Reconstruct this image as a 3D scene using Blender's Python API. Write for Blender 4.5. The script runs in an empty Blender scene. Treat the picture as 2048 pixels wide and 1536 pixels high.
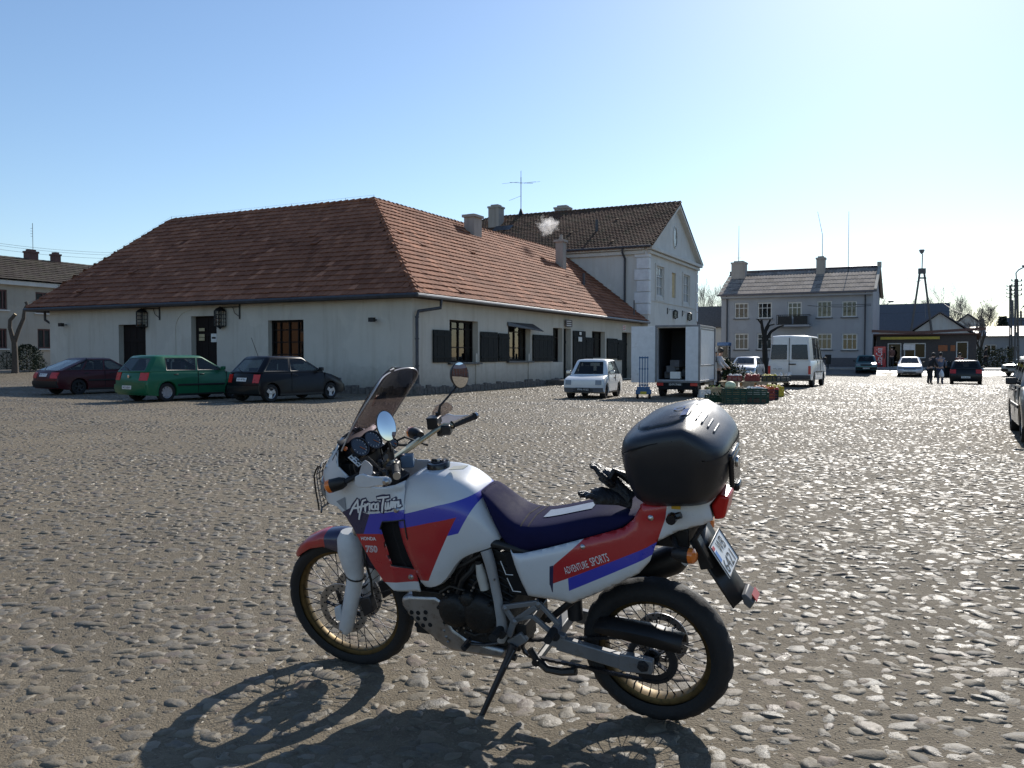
import bpy, bmesh, math, random
import numpy as np
from mathutils import Vector as V, Matrix as M
R = math.radians
sc = bpy.context.scene
col = sc.collection

# ------------------------------------------------------------------ camera, sky, sun, exposure
FPX, HZ, CAMH = 1700.0, 713.0, 1.567          # focal length in photo pixels, horizon row, eye height
PITCH = math.atan((768 - HZ) / FPX)
cam = bpy.data.objects.new('camera', bpy.data.cameras.new('camera'))
col.objects.link(cam)
cam.location = (0, 0, CAMH)
cam.rotation_euler = (R(90) - PITCH, 0, 0)
cam.data.sensor_width = 36
cam.data.lens = FPX / 2048 * 36
cam.data.clip_start = 0.05
cam.data.clip_end = 6000
sc.camera = cam
SUN_AZ, SUN_EL = R(26), R(33)
w = bpy.data.worlds.new('World'); sc.world = w; w.use_nodes = True
nt = w.node_tree
bg = nt.nodes['Background']
sky = nt.nodes.new('ShaderNodeTexSky'); sky.sky_type = 'NISHITA'
sky.sun_disc = False; sky.sun_elevation = SUN_EL; sky.sun_rotation = SUN_AZ
sky.air_density = 1.1; sky.dust_density = .35; sky.ozone_density = 4.0; sky.altitude = 100
nt.links.new(sky.outputs[0], bg.inputs[0])
bg.inputs[1].default_value = 0.122
sl = bpy.data.objects.new('sun', bpy.data.lights.new('sun', 'SUN')); col.objects.link(sl)
sl.data.energy = 5.0; sl.data.angle = R(0.5); sl.data.color = (1, .95, .87)
sd = V((math.sin(SUN_AZ) * math.cos(SUN_EL), math.cos(SUN_AZ) * math.cos(SUN_EL), math.sin(SUN_EL)))
sl.rotation_euler = sd.to_track_quat('Z', 'Y').to_euler()
sl.location = sd * 60
sc.view_settings.view_transform = 'Standard'; sc.view_settings.look = 'None'
sc.view_settings.exposure = 0.2; sc.view_settings.gamma = 1
sc.cycles.use_denoising = True
sc.cycles.max_bounces = 6; sc.cycles.transparent_max_bounces = 12
sc.cycles.sample_clamp_indirect = 6
sc.cycles.volume_bounces = 2

# ------------------------------------------------------------------ ground shape and where things stand
def sm(a, b, t):
    t = np.clip((t - a) / (b - a), 0, 1); return t * t * (3 - 2 * t)
def gz(x, y):
    r = np.hypot(x, y)
    z = .147 * sm(6, 24, r) + .38 * np.maximum(sm(71, 79, r), sm(57, 67, r) * (1 - sm(-30, -16, x)))
    z = z - .27 * np.exp(-(((x - 28) / 9) ** 2 + ((y - 53) / 9) ** 2))
    return z + .010 * np.sin(x * 1.3 + 1.7 * np.sin(y * .7)) * np.sin(y * 1.1)
FW = V((0, math.cos(PITCH), -math.sin(PITCH))); UP = V((0, math.sin(PITCH), math.cos(PITCH)))
EYE = V((0, 0, CAMH))
def ray(u, v): return FW + V((1, 0, 0)) * ((u - 1024) / FPX) + UP * ((768 - v) / FPX)
def ground(u, v):
    d = ray(u, v); z = 0.
    a, b = 1.0, 400.0                     # first crossing along the ray
    t = a
    while t < b:
        p = EYE + d * t
        if p.z <= float(gz(p.x, p.y)): break
        t *= 1.01
    lo, hi = t / 1.01, t
    for _ in range(30):
        t = (lo + hi) / 2; p = EYE + d * t
        if p.z <= float(gz(p.x, p.y)): hi = t
        else: lo = t
    return V((p.x, p.y, float(gz(p.x, p.y))))
def deep(u, v, y):                       # point at depth y
    d = ray(u, v); return EYE + d * (y / d.y)
def onplane(u, v, O, n):
    d = ray(u, v); return EYE + d * ((O - EYE).dot(n) / d.dot(n))
def standing(u, y):
    x = (u - 1024) / FPX * y; return V((x, y, float(gz(x, y))))

# ------------------------------------------------------------------ mesh helpers
class MB:
    def __init__(s): s.v = []; s.f = []; s.m = []; s.t = []; s.s = []
    def add(s, vs, fs, m=0, t=.5, smooth=False):
        o = len(s.v); s.v += [tuple(p) for p in vs]
        s.f += [tuple(i + o for i in f) for f in fs]
        s.m += [m] * len(fs); s.t += [t] * len(fs); s.s += [smooth] * len(fs)
    def box(s, c, size, rot=None, m=0, t=.5):
        c = V(c); hx, hy, hz = [q / 2 for q in size]
        vs = []
        for z in (-hz, hz):
            for x, y in ((-hx, -hy), (hx, -hy), (hx, hy), (-hx, hy)):
                p = V((x, y, z)); p = rot @ p if rot else p; vs.append(c + p)
        s.add(vs, [(3, 2, 1, 0), (4, 5, 6, 7), (0, 1, 5, 4), (1, 2, 6, 5), (2, 3, 7, 6), (3, 0, 4, 7)], m, t)
    def beam(s, a, b, wd, ht, up=(0, 0, 1), m=0, t=.5):
        a = V(a); b = V(b); d = b - a; L = d.length; x = d / L
        y = V(up).cross(x)
        if y.length < 1e-4: y = V((0, 1, 0)).cross(x)
        y.normalize(); z = x.cross(y)
        s.box((a + b) / 2, (L, wd, ht), M((x, y, z)).transposed(), m, t)
    def ringpts(s, c, x, y, r, n, ry=None):
        ry = r if ry is None else ry
        return [c + x * (r * math.cos(2 * math.pi * i / n)) + y * (ry * math.sin(2 * math.pi * i / n)) for i in range(n)]
    def loft(s, rings, closed=True, cap=True, m=0, t=.5, smooth=True):
        n = len(rings[0]); vs = [p for r in rings for p in r]; fs = []
        for i in range(len(rings) - 1):
            for j in range(n if closed else n - 1):
                a = i * n + j; b = i * n + (j + 1) % n
                fs.append((a, b, b + n, a + n))
        s.add(vs, fs, m, t, smooth)
        if cap and closed:
            s.add(rings[0], [tuple(range(n))[::-1]], m, t); s.add(rings[-1], [tuple(range(n))], m, t)
    def tube(s, path, r, n=8, m=0, cap=True, t=.5, smooth=True, flat=1.):
        P = [V(p) for p in path]; k = len(P)
        rs = r if isinstance(r, (list, tuple)) else [r] * k
        T = [(P[min(i + 1, k - 1)] - P[max(i - 1, 0)]).normalized() for i in range(k)]
        x = T[0].orthogonal().normalized(); rings = []
        for i in range(k):
            x = (x - T[i] * x.dot(T[i]))
            x = x.normalized() if x.length > 1e-5 else T[i].orthogonal().normalized()
            rings.append(s.ringpts(P[i], x, T[i].cross(x), rs[i], n, rs[i] * flat))
        s.loft(rings, True, cap, m, t, smooth)
    def lathe(s, prof, c, axis, n=24, m=0, closed=False, t=.5, smooth=True, start=0):
        c = V(c); a = V(axis).normalized(); x = a.orthogonal().normalized(); y = a.cross(x)
        rings = [s.ringpts(c + a * h, x, y, max(r, 1e-4), n) for r, h in prof]
        if closed: rings.append(rings[0])
        s.loft(rings, True, False, m, t, smooth)
    def disc(s, c, axis, r, n=16, m=0, h=.004, t=.5):
        s.lathe([(0, h), (r * .92, h), (r, h * .6), (r, 0)], c, axis, n, m, t=t)
    def prism(s, poly, vec, m=0, t=.5):
        n = len(poly); A = [V(p) for p in poly]; vec = V(vec); B = [p + vec for p in A]
        s.add(A + B, [tuple(range(n))[::-1], tuple(range(n, 2 * n))] + [(i, (i + 1) % n, (i + 1) % n + n, i + n) for i in range(n)], m, t)
    def quad(s, a, b, c, d, m=0, t=.5): s.add([a, b, c, d], [(0, 1, 2, 3)], m, t)
    def ball(s, c, r, m=0, n=10, k=6, sq=(1, 1, 1), t=.5):
        c = V(c); rings = []
        for i in range(k + 1):
            a = math.pi * i / k
            rings.append([c + V((sq[0] * r * max(math.sin(a), .01) * math.cos(2 * math.pi * j / n), sq[1] * r * max(math.sin(a), .01) * math.sin(2 * math.pi * j / n), -sq[2] * r * math.cos(a))) for j in range(n)])
        s.loft(rings, True, False, m, t)
    def build(s, name, mats, parent=None, world=False, bevel=None, seg=2, sub=0, solid=None, ang=40, recalc=True, loc=None):
        me = bpy.data.meshes.new(name); me.from_pydata(s.v, [], s.f)
        if not isinstance(mats, (list, tuple)): mats = [mats]
        for q in mats: me.materials.append(q)
        me.polygons.foreach_set('material_index', s.m)
        me.polygons.foreach_set('use_smooth', s.s)
        at = me.attributes.new('tint', 'FLOAT', 'FACE'); at.data.foreach_set('value', s.t)
        if recalc:
            b = bmesh.new(); b.from_mesh(me)
            bmesh.ops.remove_doubles(b, verts=b.verts, dist=1e-5)
            bmesh.ops.recalc_face_normals(b, faces=b.faces); b.to_mesh(me); b.free()
        if bevel or sub or any(s.s):
            for p in me.polygons: p.use_smooth = True
            me.set_sharp_from_angle(angle=R(ang))
        me.update()
        o = bpy.data.objects.new(name, me); col.objects.link(o)
        if loc is not None:
            me.transform(M.Translation(-V(loc))); o.location = loc
        if parent is not None:
            o.parent = parent
            if world: o.matrix_parent_inverse = base_mat(parent).inverted()
        if solid:
            q = o.modifiers.new('s', 'SOLIDIFY'); q.thickness = solid; q.offset = -1
        if bevel:
            q = o.modifiers.new('b', 'BEVEL'); q.width = bevel; q.segments = seg; q.limit_method = 'ANGLE'; q.angle_limit = R(35); q.harden_normals = False
        if sub:
            q = o.modifiers.new('u', 'SUBSURF'); q.levels = sub; q.render_levels = sub
        return o
def base_mat(o):
    m = M.LocRotScale(o.location, o.rotation_euler, None)
    return (base_mat(o.parent) @ o.matrix_parent_inverse @ m) if o.parent else m
def tag(o, label=None, cat=None, group=None, kind=None):
    for k, v in (('label', label), ('category', cat), ('group', group), ('kind', kind)):
        if v: o[k] = v
    return o
def thing(name, label, cat, loc=(0, 0, 0), rz=0, group=None):
    o = bpy.data.objects.new(name, None); col.objects.link(o); o.empty_display_size = .2
    o.location = loc; o.rotation_euler = (0, 0, rz)
    return tag(o, label, cat, group)
def copy_tree(o, parent=None):
    c = o.copy(); col.objects.link(c)
    if parent: c.parent = parent
    for ch in list(o.children): copy_tree(ch, c)
    return c
def text(mb, s, O, xd, yd, h, m=0, width=None, off=0., shear=0.):
    cu = bpy.data.curves.new('t', 'FONT'); cu.body = s; cu.size = 1; cu.offset = off; cu.shear = shear; cu.resolution_u = 3
    cu.align_x = 'CENTER'; cu.align_y = 'CENTER'
    ob = bpy.data.objects.new('t', cu); me = ob.to_mesh()
    vs = [q.co.copy() for q in me.vertices]; fs = [tuple(p.vertices) for p in me.polygons]
    if vs:
        xs = [q.x for q in vs]; ys = [q.y for q in vs]; cx = (max(xs) + min(xs)) / 2; cy = (max(ys) + min(ys)) / 2
        kx = ky = h / (max(ys) - min(ys))
        if width: kx = width / (max(xs) - min(xs))
        O = V(O); xd = V(xd).normalized(); yd = V(yd).normalized()
        mb.add([O + xd * ((q.x - cx) * kx) + yd * ((q.y - cy) * ky) for q in vs], fs, m)
    ob.to_mesh_clear(); bpy.data.objects.remove(ob); bpy.data.curves.remove(cu)

# ------------------------------------------------------------------ materials
def newmat(name):
    m = bpy.data.materials.new(name); m.use_nodes = True
    return m, m.node_tree, m.node_tree.nodes['Principled BSDF']
def N(t, kind, **kw):
    n = t.nodes.new('ShaderNode' + kind)
    for k, v in kw.items(): setattr(n, k, v)
    return n
def math_(t, op, a, b=None, c=None, clamp=False):
    n = N(t, 'Math', operation=op); n.use_clamp = clamp
    for i, q in enumerate((a, b, c)):
        if q is None: continue
        if isinstance(q, (int, float)): n.inputs[i].default_value = q
        else: t.links.new(q, n.inputs[i])
    return n.outputs[0]
def mixc(t, f, a, b):
    n = N(t, 'Mix', data_type='RGBA'); n.clamp_factor = True
    for i, q in ((0, f), (6, a), (7, b)):
        if isinstance(q, (int, float)): n.inputs[i].default_value = q
        elif isinstance(q, (tuple, list)): n.inputs[i].default_value = (*q, 1)
        else: t.links.new(q, n.inputs[i])
    return n.outputs[2]
def coords(t, kind='Object'): return N(t, 'TexCoord').outputs[kind]
def noise(t, vec, scale, detail=4, rough=.6):
    n = N(t, 'TexNoise'); n.inputs['Scale'].default_value = scale; n.inputs['Detail'].default_value = detail
    n.inputs['Roughness'].default_value = rough; t.links.new(vec, n.inputs['Vector']); return n.outputs[0]
def stretch(t, v, lo, hi):
    n = N(t, 'MapRange'); n.inputs[1].default_value = lo; n.inputs[2].default_value = hi; t.links.new(v, n.inputs[0]); return n.outputs[0]
def bump(t, p, h, strength=.3, dist=.02):
    b = N(t, 'Bump'); b.inputs['Strength'].default_value = strength; b.inputs['Distance'].default_value = dist
    t.links.new(h, b.inputs['Height']); t.links.new(b.outputs[0], p.inputs['Normal'])
def mat(name, c, rough=.5, metal=0., coat=0., var=.15, scale=6, bmp=0., bscale=60, spec=.5, dirt=None, emit=None, tint=0.):
    m, t, p = newmat(name)
    co = coords(t)
    n = stretch(t, noise(t, co, scale), .3, .7)
    d = tuple(q * (1 - var) for q in c); l = tuple(min(1, q * (1 + var)) for q in c)
    cc = mixc(t, n, d, l)
    if dirt:
        k = stretch(t, noise(t, co, dirt[1], 6, .7), dirt[2], dirt[2] + .2); cc = mixc(t, k, cc, dirt[0])
    if tint:
        a = N(t, 'Attribute', attribute_name='tint')
        k = math_(t, 'MULTIPLY_ADD', a.outputs['Fac'], 2 * tint, 1 - tint)
        n2 = N(t, 'VectorMath', operation='SCALE'); t.links.new(cc, n2.inputs[0]); t.links.new(k, n2.inputs[3]); cc = n2.outputs[0]
    t.links.new(cc, p.inputs['Base Color'])
    p.inputs['Metallic'].default_value = metal; p.inputs['Coat Weight'].default_value = coat
    p.inputs['Specular IOR Level'].default_value = spec
    rr = math_(t, 'MULTIPLY_ADD', n, rough * .25, rough * .87); t.links.new(rr, p.inputs['Roughness'])
    if bmp: bump(t, p, noise(t, co, bscale, 5, .65), bmp)
    return m
def glass(name, tintc, refl=.06, rough=.02, fres=.5):
    m, t, p = newmat(name); t.nodes.remove(p)
    out = t.nodes['Material Output']
    tr = N(t, 'BsdfTransparent'); tr.inputs[0].default_value = (*tintc, 1)
    gl = N(t, 'BsdfGlossy'); gl.inputs['Roughness'].default_value = rough
    lw = N(t, 'LayerWeight'); lw.inputs[0].default_value = .5
    f = math_(t, 'MULTIPLY_ADD', math_(t, 'POWER', lw.outputs['Facing'], 4.), fres * 1.5, refl, clamp=True)
    mx = N(t, 'MixShader'); t.links.new(f, mx.inputs[0]); t.links.new(tr.outputs[0], mx.inputs[1]); t.links.new(gl.outputs[0], mx.inputs[2])
    t.links.new(mx.outputs[0], out.inputs[0]); return m
MT = {}
def mk(k, *a, **kw): MT[k] = mat(k, *a, **kw)
mk('rubber', (.012, .012, .013), .8, var=.3, bmp=.2)
mk('black_plastic', (.011, .011, .012), .5, var=.2)
mk('black_gloss', (.012, .012, .015), .2)
mk('steel', (.5, .5, .5), .32, 1.)
mk('chrome', (.7, .7, .7), .12, 1.)
mk('alloy', (.40, .40, .41), .45, 1., var=.12, dirt=((.2, .18, .15), 14, .5))
mk('dark_metal', (.05, .05, .055), .45, .7, var=.3)
mk('gold_rim', (.13, .088, .034), .5, .7, dirt=((.05, .038, .02), 20, .46))
mk('wheel_grey', (.55, .56, .58), .35, .6)
mk('lamp_red', (.52, .014, .010), .3, coat=.15)
mk('lamp_orange', (.75, .18, .02), .15, coat=.6)
mk('lamp_clear', (.20, .21, .22), .10, coat=.6)
mk('white_paint', (.8, .8, .78), .4)
mk('plate_white', (.78, .78, .76), .4, var=.03)
mk('plate_black', (.02, .02, .02), .5)
mk('interior', (.035, .035, .04), .8)
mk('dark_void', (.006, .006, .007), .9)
MT['car_glass'] = glass('car_glass', (.46, .50, .50), .04)
MT['window_glass'] = glass('window_glass', (.22, .25, .26), .06)
MT['clear_glass'] = glass('clear_glass', (.82, .84, .84), .05)
MT['shop_glass'] = glass('shop_glass', (.2, .22, .23), .02, .02, .2)
def paint(name, c, metallic=0., dusty=.0, spec=.5, coat=.35): MT[name] = mat(name, c, .32, metallic, coat, spec=spec, var=.05, scale=3, dirt=((.25, .22, .18), 7, .62) if dusty else None)
# ------------------------------------------------------------------ ground, cobbles, road
rng = np.random.default_rng(7)
random.seed(5)
def np_mesh(name, verts, faces, mats, tint=None, smooth=True):
    me = bpy.data.meshes.new(name)
    k = faces.shape[1]
    me.vertices.add(len(verts)); me.vertices.foreach_set('co', verts.astype(np.float32).ravel())
    me.loops.add(faces.size); me.loops.foreach_set('vertex_index', faces.astype(np.int32).ravel())
    me.polygons.add(len(faces)); me.polygons.foreach_set('loop_start', np.arange(0, faces.size, k, dtype=np.int32))
    me.polygons.foreach_set('use_smooth', np.full(len(faces), smooth))
    if tint is not None:
        at = me.attributes.new('tint', 'FLOAT', 'FACE'); at.data.foreach_set('value', tint.astype(np.float32))
    for q in mats: me.materials.append(q)
    me.update(); me.validate()
    o = bpy.data.objects.new(name, me); col.objects.link(o); return o
def axis_lines(lo, hi, fine):
    a = [0.]
    while a[-1] < hi: a.append(a[-1] + max(fine, a[-1] * .07))
    b = [0.]
    while b[-1] > lo: b.append(b[-1] - max(fine, -b[-1] * .09))
    return np.array(sorted(set(a + b)))
xs = axis_lines(-1500, 1500, .35); ys = axis_lines(-300, 2500, .35)
gx, gy = np.meshgrid(xs, ys)
gv = np.stack([gx, gy, gz(gx, gy)], -1).reshape(-1, 3)
nx = len(xs); ii = (np.arange(len(ys) - 1)[:, None] * nx + np.arange(nx - 1)[None]).ravel()
gf = np.stack([ii, ii + 1, ii + nx + 1, ii + nx], 1)
STONE_R = 50.0
def ground_mat():
    m, t, p = newmat('cobbled_earth')
    co = coords(t)
    n1 = noise(t, co, .5, 5); n2 = noise(t, co, 9, 6, .7); n3 = noise(t, co, 90, 3)
    c = mixc(t, stretch(t, n2, .3, .7), (.122, .097, .065), (.208, .171, .118))
    c = mixc(t, math_(t, 'MULTIPLY', stretch(t, n1, .45, .75), .6), c, (.085, .070, .050))
    c = mixc(t, stretch(t, n3, .55, .75), c, (.25, .212, .155))
    # farther out the stones are only relief and colour
    vo = N(t, 'TexVoronoi', feature='F1'); vo.inputs['Scale'].default_value = 8.4; t.links.new(co, vo.inputs['Vector'])
    ve = N(t, 'TexVoronoi', feature='DISTANCE_TO_EDGE'); ve.inputs['Scale'].default_value = 8.4; t.links.new(co, ve.inputs['Vector'])
    sx = N(t, 'SeparateXYZ'); t.links.new(co, sx.inputs[0])
    rr = math_(t, 'SQRT', math_(t, 'ADD', math_(t, 'MULTIPLY', sx.outputs[0], sx.outputs[0]), math_(t, 'MULTIPLY', sx.outputs[1], sx.outputs[1])))
    far = stretch(t, rr, STONE_R - 22, STONE_R)
    st = stretch(t, ve.outputs[0], .02, .16)
    sep = N(t, 'SeparateColor'); t.links.new(vo.outputs['Color'], sep.inputs[0])
    stone = mixc(t, sep.outputs[0], (.095, .083, .065), (.20, .172, .125))
    k = math_(t, 'MULTIPLY', st, far)
    t.links.new(mixc(t, k, c, stone), p.inputs['Base Color'])
    t.links.new(math_(t, 'MULTIPLY_ADD', k, -.30, .86), p.inputs['Roughness'])
    h = math_(t, 'ADD', math_(t, 'MULTIPLY', k, 1.0), math_(t, 'MULTIPLY', n2, .55))
    h = math_(t, 'ADD', h, math_(t, 'MULTIPLY', n3, .45))
    p.inputs['Specular IOR Level'].default_value = .24
    bump(t, p, h, .9, .03); return m
def stone_mat():
    m, t, p = newmat('fieldstone')
    a = N(t, 'Attribute', attribute_name='tint').outputs['Fac']
    co = coords(t); n = noise(t, co, 26, 6, .7); n3 = noise(t, co, 150, 3, .7)
    cr = N(t, 'ValToRGB'); e = cr.color_ramp; e.elements[0].color = (.075, .064, .05, 1); e.elements[1].color = (.21, .182, .138, 1)
    for q, cc in ((.25, (.14, .118, .085)), (.5, (.10, .095, .085)), (.68, (.15, .10, .075)), (.8, (.165, .137, .096))):
        z = e.elements.new(q); z.color = (*cc, 1)
    t.links.new(a, cr.inputs[0])
    c = mixc(t, stretch(t, n, .35, .7), cr.outputs[0], (.18, .148, .10))
    c = mixc(t, stretch(t, n3, .55, .8), c, (.24, .21, .16))
    big = noise(t, co, .5, 5); c = mixc(t, math_(t, 'MULTIPLY', stretch(t, big, .45, .75), .4), c, (.085, .072, .055))
    t.links.new(c, p.inputs['Base Color'])
    pol = math_(t, 'FRACT', math_(t, 'MULTIPLY', a, 7.37))
    t.links.new(math_(t, 'ADD', math_(t, 'MULTIPLY_ADD', n, .38, .235), math_(t, 'MULTIPLY', pol, .34)), p.inputs['Roughness'])
    p.inputs['Specular IOR Level'].default_value = .31
    bump(t, p, math_(t, 'ADD', n, math_(t, 'MULTIPLY', n3, .3)), .55, .012); return m
g = np_mesh('ground', gv, gf, [ground_mat()]); tag(g, kind='structure')
def stones(name, y0, y1, sp, K, rings, big=1., fade=0.):
    pts = []; y = y0; j = 0
    while y < y1:
        hw = .84 * y + 1.8
        x = np.arange(-hw, hw, sp) + (sp / 2 if j % 2 else 0)
        pts.append(np.stack([x, np.full_like(x, y)], 1)); y += sp * .87; j += 1
    P = np.concatenate(pts); P += rng.normal(size=P.shape) * sp * .22
    keep = rng.random(len(P)) < np.clip(.92 + .25 * noise2(P * .35), .7, .99) * (1 - fade * sm(y1 - 22, y1, P[:, 1]))
    P = P[keep]; n = len(P)
    size = np.clip(rng.lognormal(-3.03, .27, n), .022, .074) * big; asp = rng.uniform(.5, .95, n)
    rot = rng.normal(0, .75, n); ht = size * rng.uniform(.02, .17, n) + .003
    ang = np.arange(K) * 2 * np.pi / K; nr = len(rings)
    rad = 1 + rng.normal(0, .18, (n, K)); tx = rng.normal(0, .07, n); ty = rng.normal(0, .07, n)
    vs = []; c, s = np.cos(rot), np.sin(rot); z0 = gz(P[:, 0], P[:, 1])
    for fr, hh in rings:
        ex = np.cos(ang)[None] * rad * fr * size[:, None]; ey = np.sin(ang)[None] * rad * fr * (size * asp)[:, None]
        X = ex * c[:, None] - ey * s[:, None]; Y = ex * s[:, None] + ey * c[:, None]
        Z = hh * ht[:, None] + (X * tx[:, None] + Y * ty[:, None]) * (fr < 1) + rng.normal(0, .0022, (n, K)) - (.004 if fr < 1.02 else .02)
        vs.append(np.stack([P[:, :1] + X, P[:, 1:] + Y, z0[:, None] + Z], -1))
    A = np.concatenate([np.stack([P[:, 0], P[:, 1], z0 + ht], -1)[:, None]] + vs, 1); m = A.shape[1]; f3 = []
    for k in range(K):
        k2 = (k + 1) % K; f3.append((0, 1 + k, 1 + k2))
        for q in range(nr - 1):
            a, b, c_, d = 1 + q * K + k, 1 + (q + 1) * K + k, 1 + (q + 1) * K + k2, 1 + q * K + k2; f3 += [(a, b, c_), (a, c_, d)]
    Fc = (np.array(f3)[None] + (np.arange(n) * m)[:, None, None]).reshape(-1, 3)
    return A.reshape(-1, 3), Fc, np.repeat(rng.random(n), len(f3))
def noise2(P):
    v = np.zeros(len(P))
    for i, (a, b, ph) in enumerate(((1.1, .4, 0), (-.5, 1.3, 2), (2.3, -1.7, 4), (1.9, 2.9, 1))):
        v += np.sin(P[:, 0] * a * 2 + P[:, 1] * b * 2 + ph) / (i + 2)
    return v * .5
AV, AF, AT_ = [], [], []; base = 0
for args in ((1.5, 13, .097, 9, [(.5, .97), (.85, .66), (1.0, .05), (1.05, -.5)]), (13, 28, .106, 6, [(.55, .95), (1.0, -.3)]), (28, 60, .165, 5, [(.6, .92), (1.0, -.3)], 1.35, .8), (1.5, 8, .052, 5, [(.6, .9), (1.0, -.3)], .2)):
    v_, f_, t_ = stones('', *args); AV.append(v_); AF.append(f_ + base); AT_.append(t_); base += len(v_)
tag(np_mesh('cobblestones', np.concatenate(AV), np.concatenate(AF), [stone_mat()], np.concatenate(AT_)), 'worn fieldstone cobbles set in sandy earth across the whole square', 'cobblestones', kind='stuff')

# town axes: everything is square to these
AX = R(26.4)
r_ = V((math.sin(AX), math.cos(AX), 0)); n_ = V((math.cos(AX), -math.sin(AX), 0)); l_ = -n_
Z3 = V((0, 0, 1))
FR = V((31.13, 73.5, 0)); HOUSE_Z = .527
def strip(name, o0, o1, a0, a1, dz, m, h=0, steps=60):
    mb = MB(); rows = []
    for i in range(steps + 1):
        a = a0 + (a1 - a0) * i / steps
        row = []
        for o in (o0, (o0 + o1) / 2, o1):
            p = FR + n_ * a + r_ * o; row.append(V((p.x, p.y, float(gz(p.x, p.y)) + dz)))
        rows.append(row)
    mb.loft(rows, closed=False)
    if h:
        mb.loft([[q[0], q[0] - Z3 * h] for q in rows], closed=False); mb.loft([[q[2] - Z3 * h, q[2]] for q in rows], closed=False)
    return tag(mb.build(name, m), kind='structure')
mk('asphalt', (.11, .11, .115), .42, var=.2, scale=3, bmp=.3, bscale=150)
mk('paving', (.30, .29, .27), .7, var=.15, scale=4, bmp=.2)
mk('kerb_stone', (.33, .32, .30), .7, var=.15)
strip('road', -8.6, -3.3, -60, 160, .03, MT['asphalt'])
strip('kerb', -3.3, -3.1, -60, 160, .14, MT['kerb_stone'], .2)
strip('pavement', -3.1, -.15, -60, 160, .13, MT['paving'])
# ------------------------------------------------------------------ building helpers
def wall(mb, O, d, n, L, z0, z1, ops, rev=.22, m=0):
    ws = sorted({0, L} | {q for o in ops for q in o[:2]}); zs = sorted({z0, z1} | {q for o in ops for q in o[2:4]})
    at = lambda a, z, k=0: V((O.x, O.y, 0)) + d * a + n * -k + Z3 * z
    for i in range(len(ws) - 1):
        for j in range(len(zs) - 1):
            a, b = (ws[i] + ws[i + 1]) / 2, (zs[j] + zs[j + 1]) / 2
            if any(o[0] < a < o[1] and o[2] < b < o[3] for o in ops): continue
            mb.quad(at(ws[i], zs[j]), at(ws[i + 1], zs[j]), at(ws[i + 1], zs[j + 1]), at(ws[i], zs[j + 1]), m)
    for a0, a1, b0, b1 in [o[:4] for o in ops]:
        mb.quad(at(a0, b0), at(a0, b1), at(a0, b1, rev), at(a0, b0, rev), m); mb.quad(at(a1, b0), at(a1, b0, rev), at(a1, b1, rev), at(a1, b1), m)
        mb.quad(at(a0, b1), at(a1, b1), at(a1, b1, rev), at(a0, b1, rev), m); mb.quad(at(a0, b0), at(a0, b0, rev), at(a1, b0, rev), at(a1, b0), m)
def window(parent, O, d, n, op, rev, cols, rows, fm, gm, fw=.07, name='window', tm=None, trow=None):
    a0, a1, b0, b1 = op[:4]; at = lambda a, z, k: V((O.x, O.y, 0)) + d * a + n * -k + Z3 * z
    mb = MB(); k = rev - .05; up = n
    def bar(p, q, wd): mb.beam(p, q, .05, wd, up=n.cross((V(q) - V(p)).normalized()) if False else n.cross(V(q) - V(p)), m=0) if False else mb.beam(p, q, wd, .06, up=n)
    e = .004
    bar(at(a0 + e, b0 + fw / 2 + e, k), at(a1 - e, b0 + fw / 2 + e, k), fw); bar(at(a0 + e, b1 - fw / 2 - e, k), at(a1 - e, b1 - fw / 2 - e, k), fw)
    bar(at(a0 + fw / 2 + e, b0 + fw, k), at(a0 + fw / 2 + e, b1 - fw, k), fw); bar(at(a1 - fw / 2 - e, b0 + fw, k), at(a1 - fw / 2 - e, b1 - fw, k), fw)
    for i in range(1, cols):
        a = a0 + (a1 - a0) * i / cols; bar(at(a, b0 + fw, k + .004), at(a, b1 - fw, k + .004), fw * (.9 if cols == 2 or i * 2 == cols else .55))
    for z in (rows if isinstance(rows, (list, tuple)) else [i / rows for i in range(1, rows)]):
        z = b0 + (b1 - b0) * z; bar(at(a0 + fw, z, k - .003), at(a1 - fw, z, k - .003), fw * .55)
    o = mb.build(name, fm, parent, world=True)
    g = MB(); g.quad(at(a0, b0, k + .02), at(a1, b0, k + .02), at(a1, b1, k + .02), at(a0, b1, k + .02))
    g.build('pane', gm, o, world=True, recalc=False)
    return o
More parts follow.
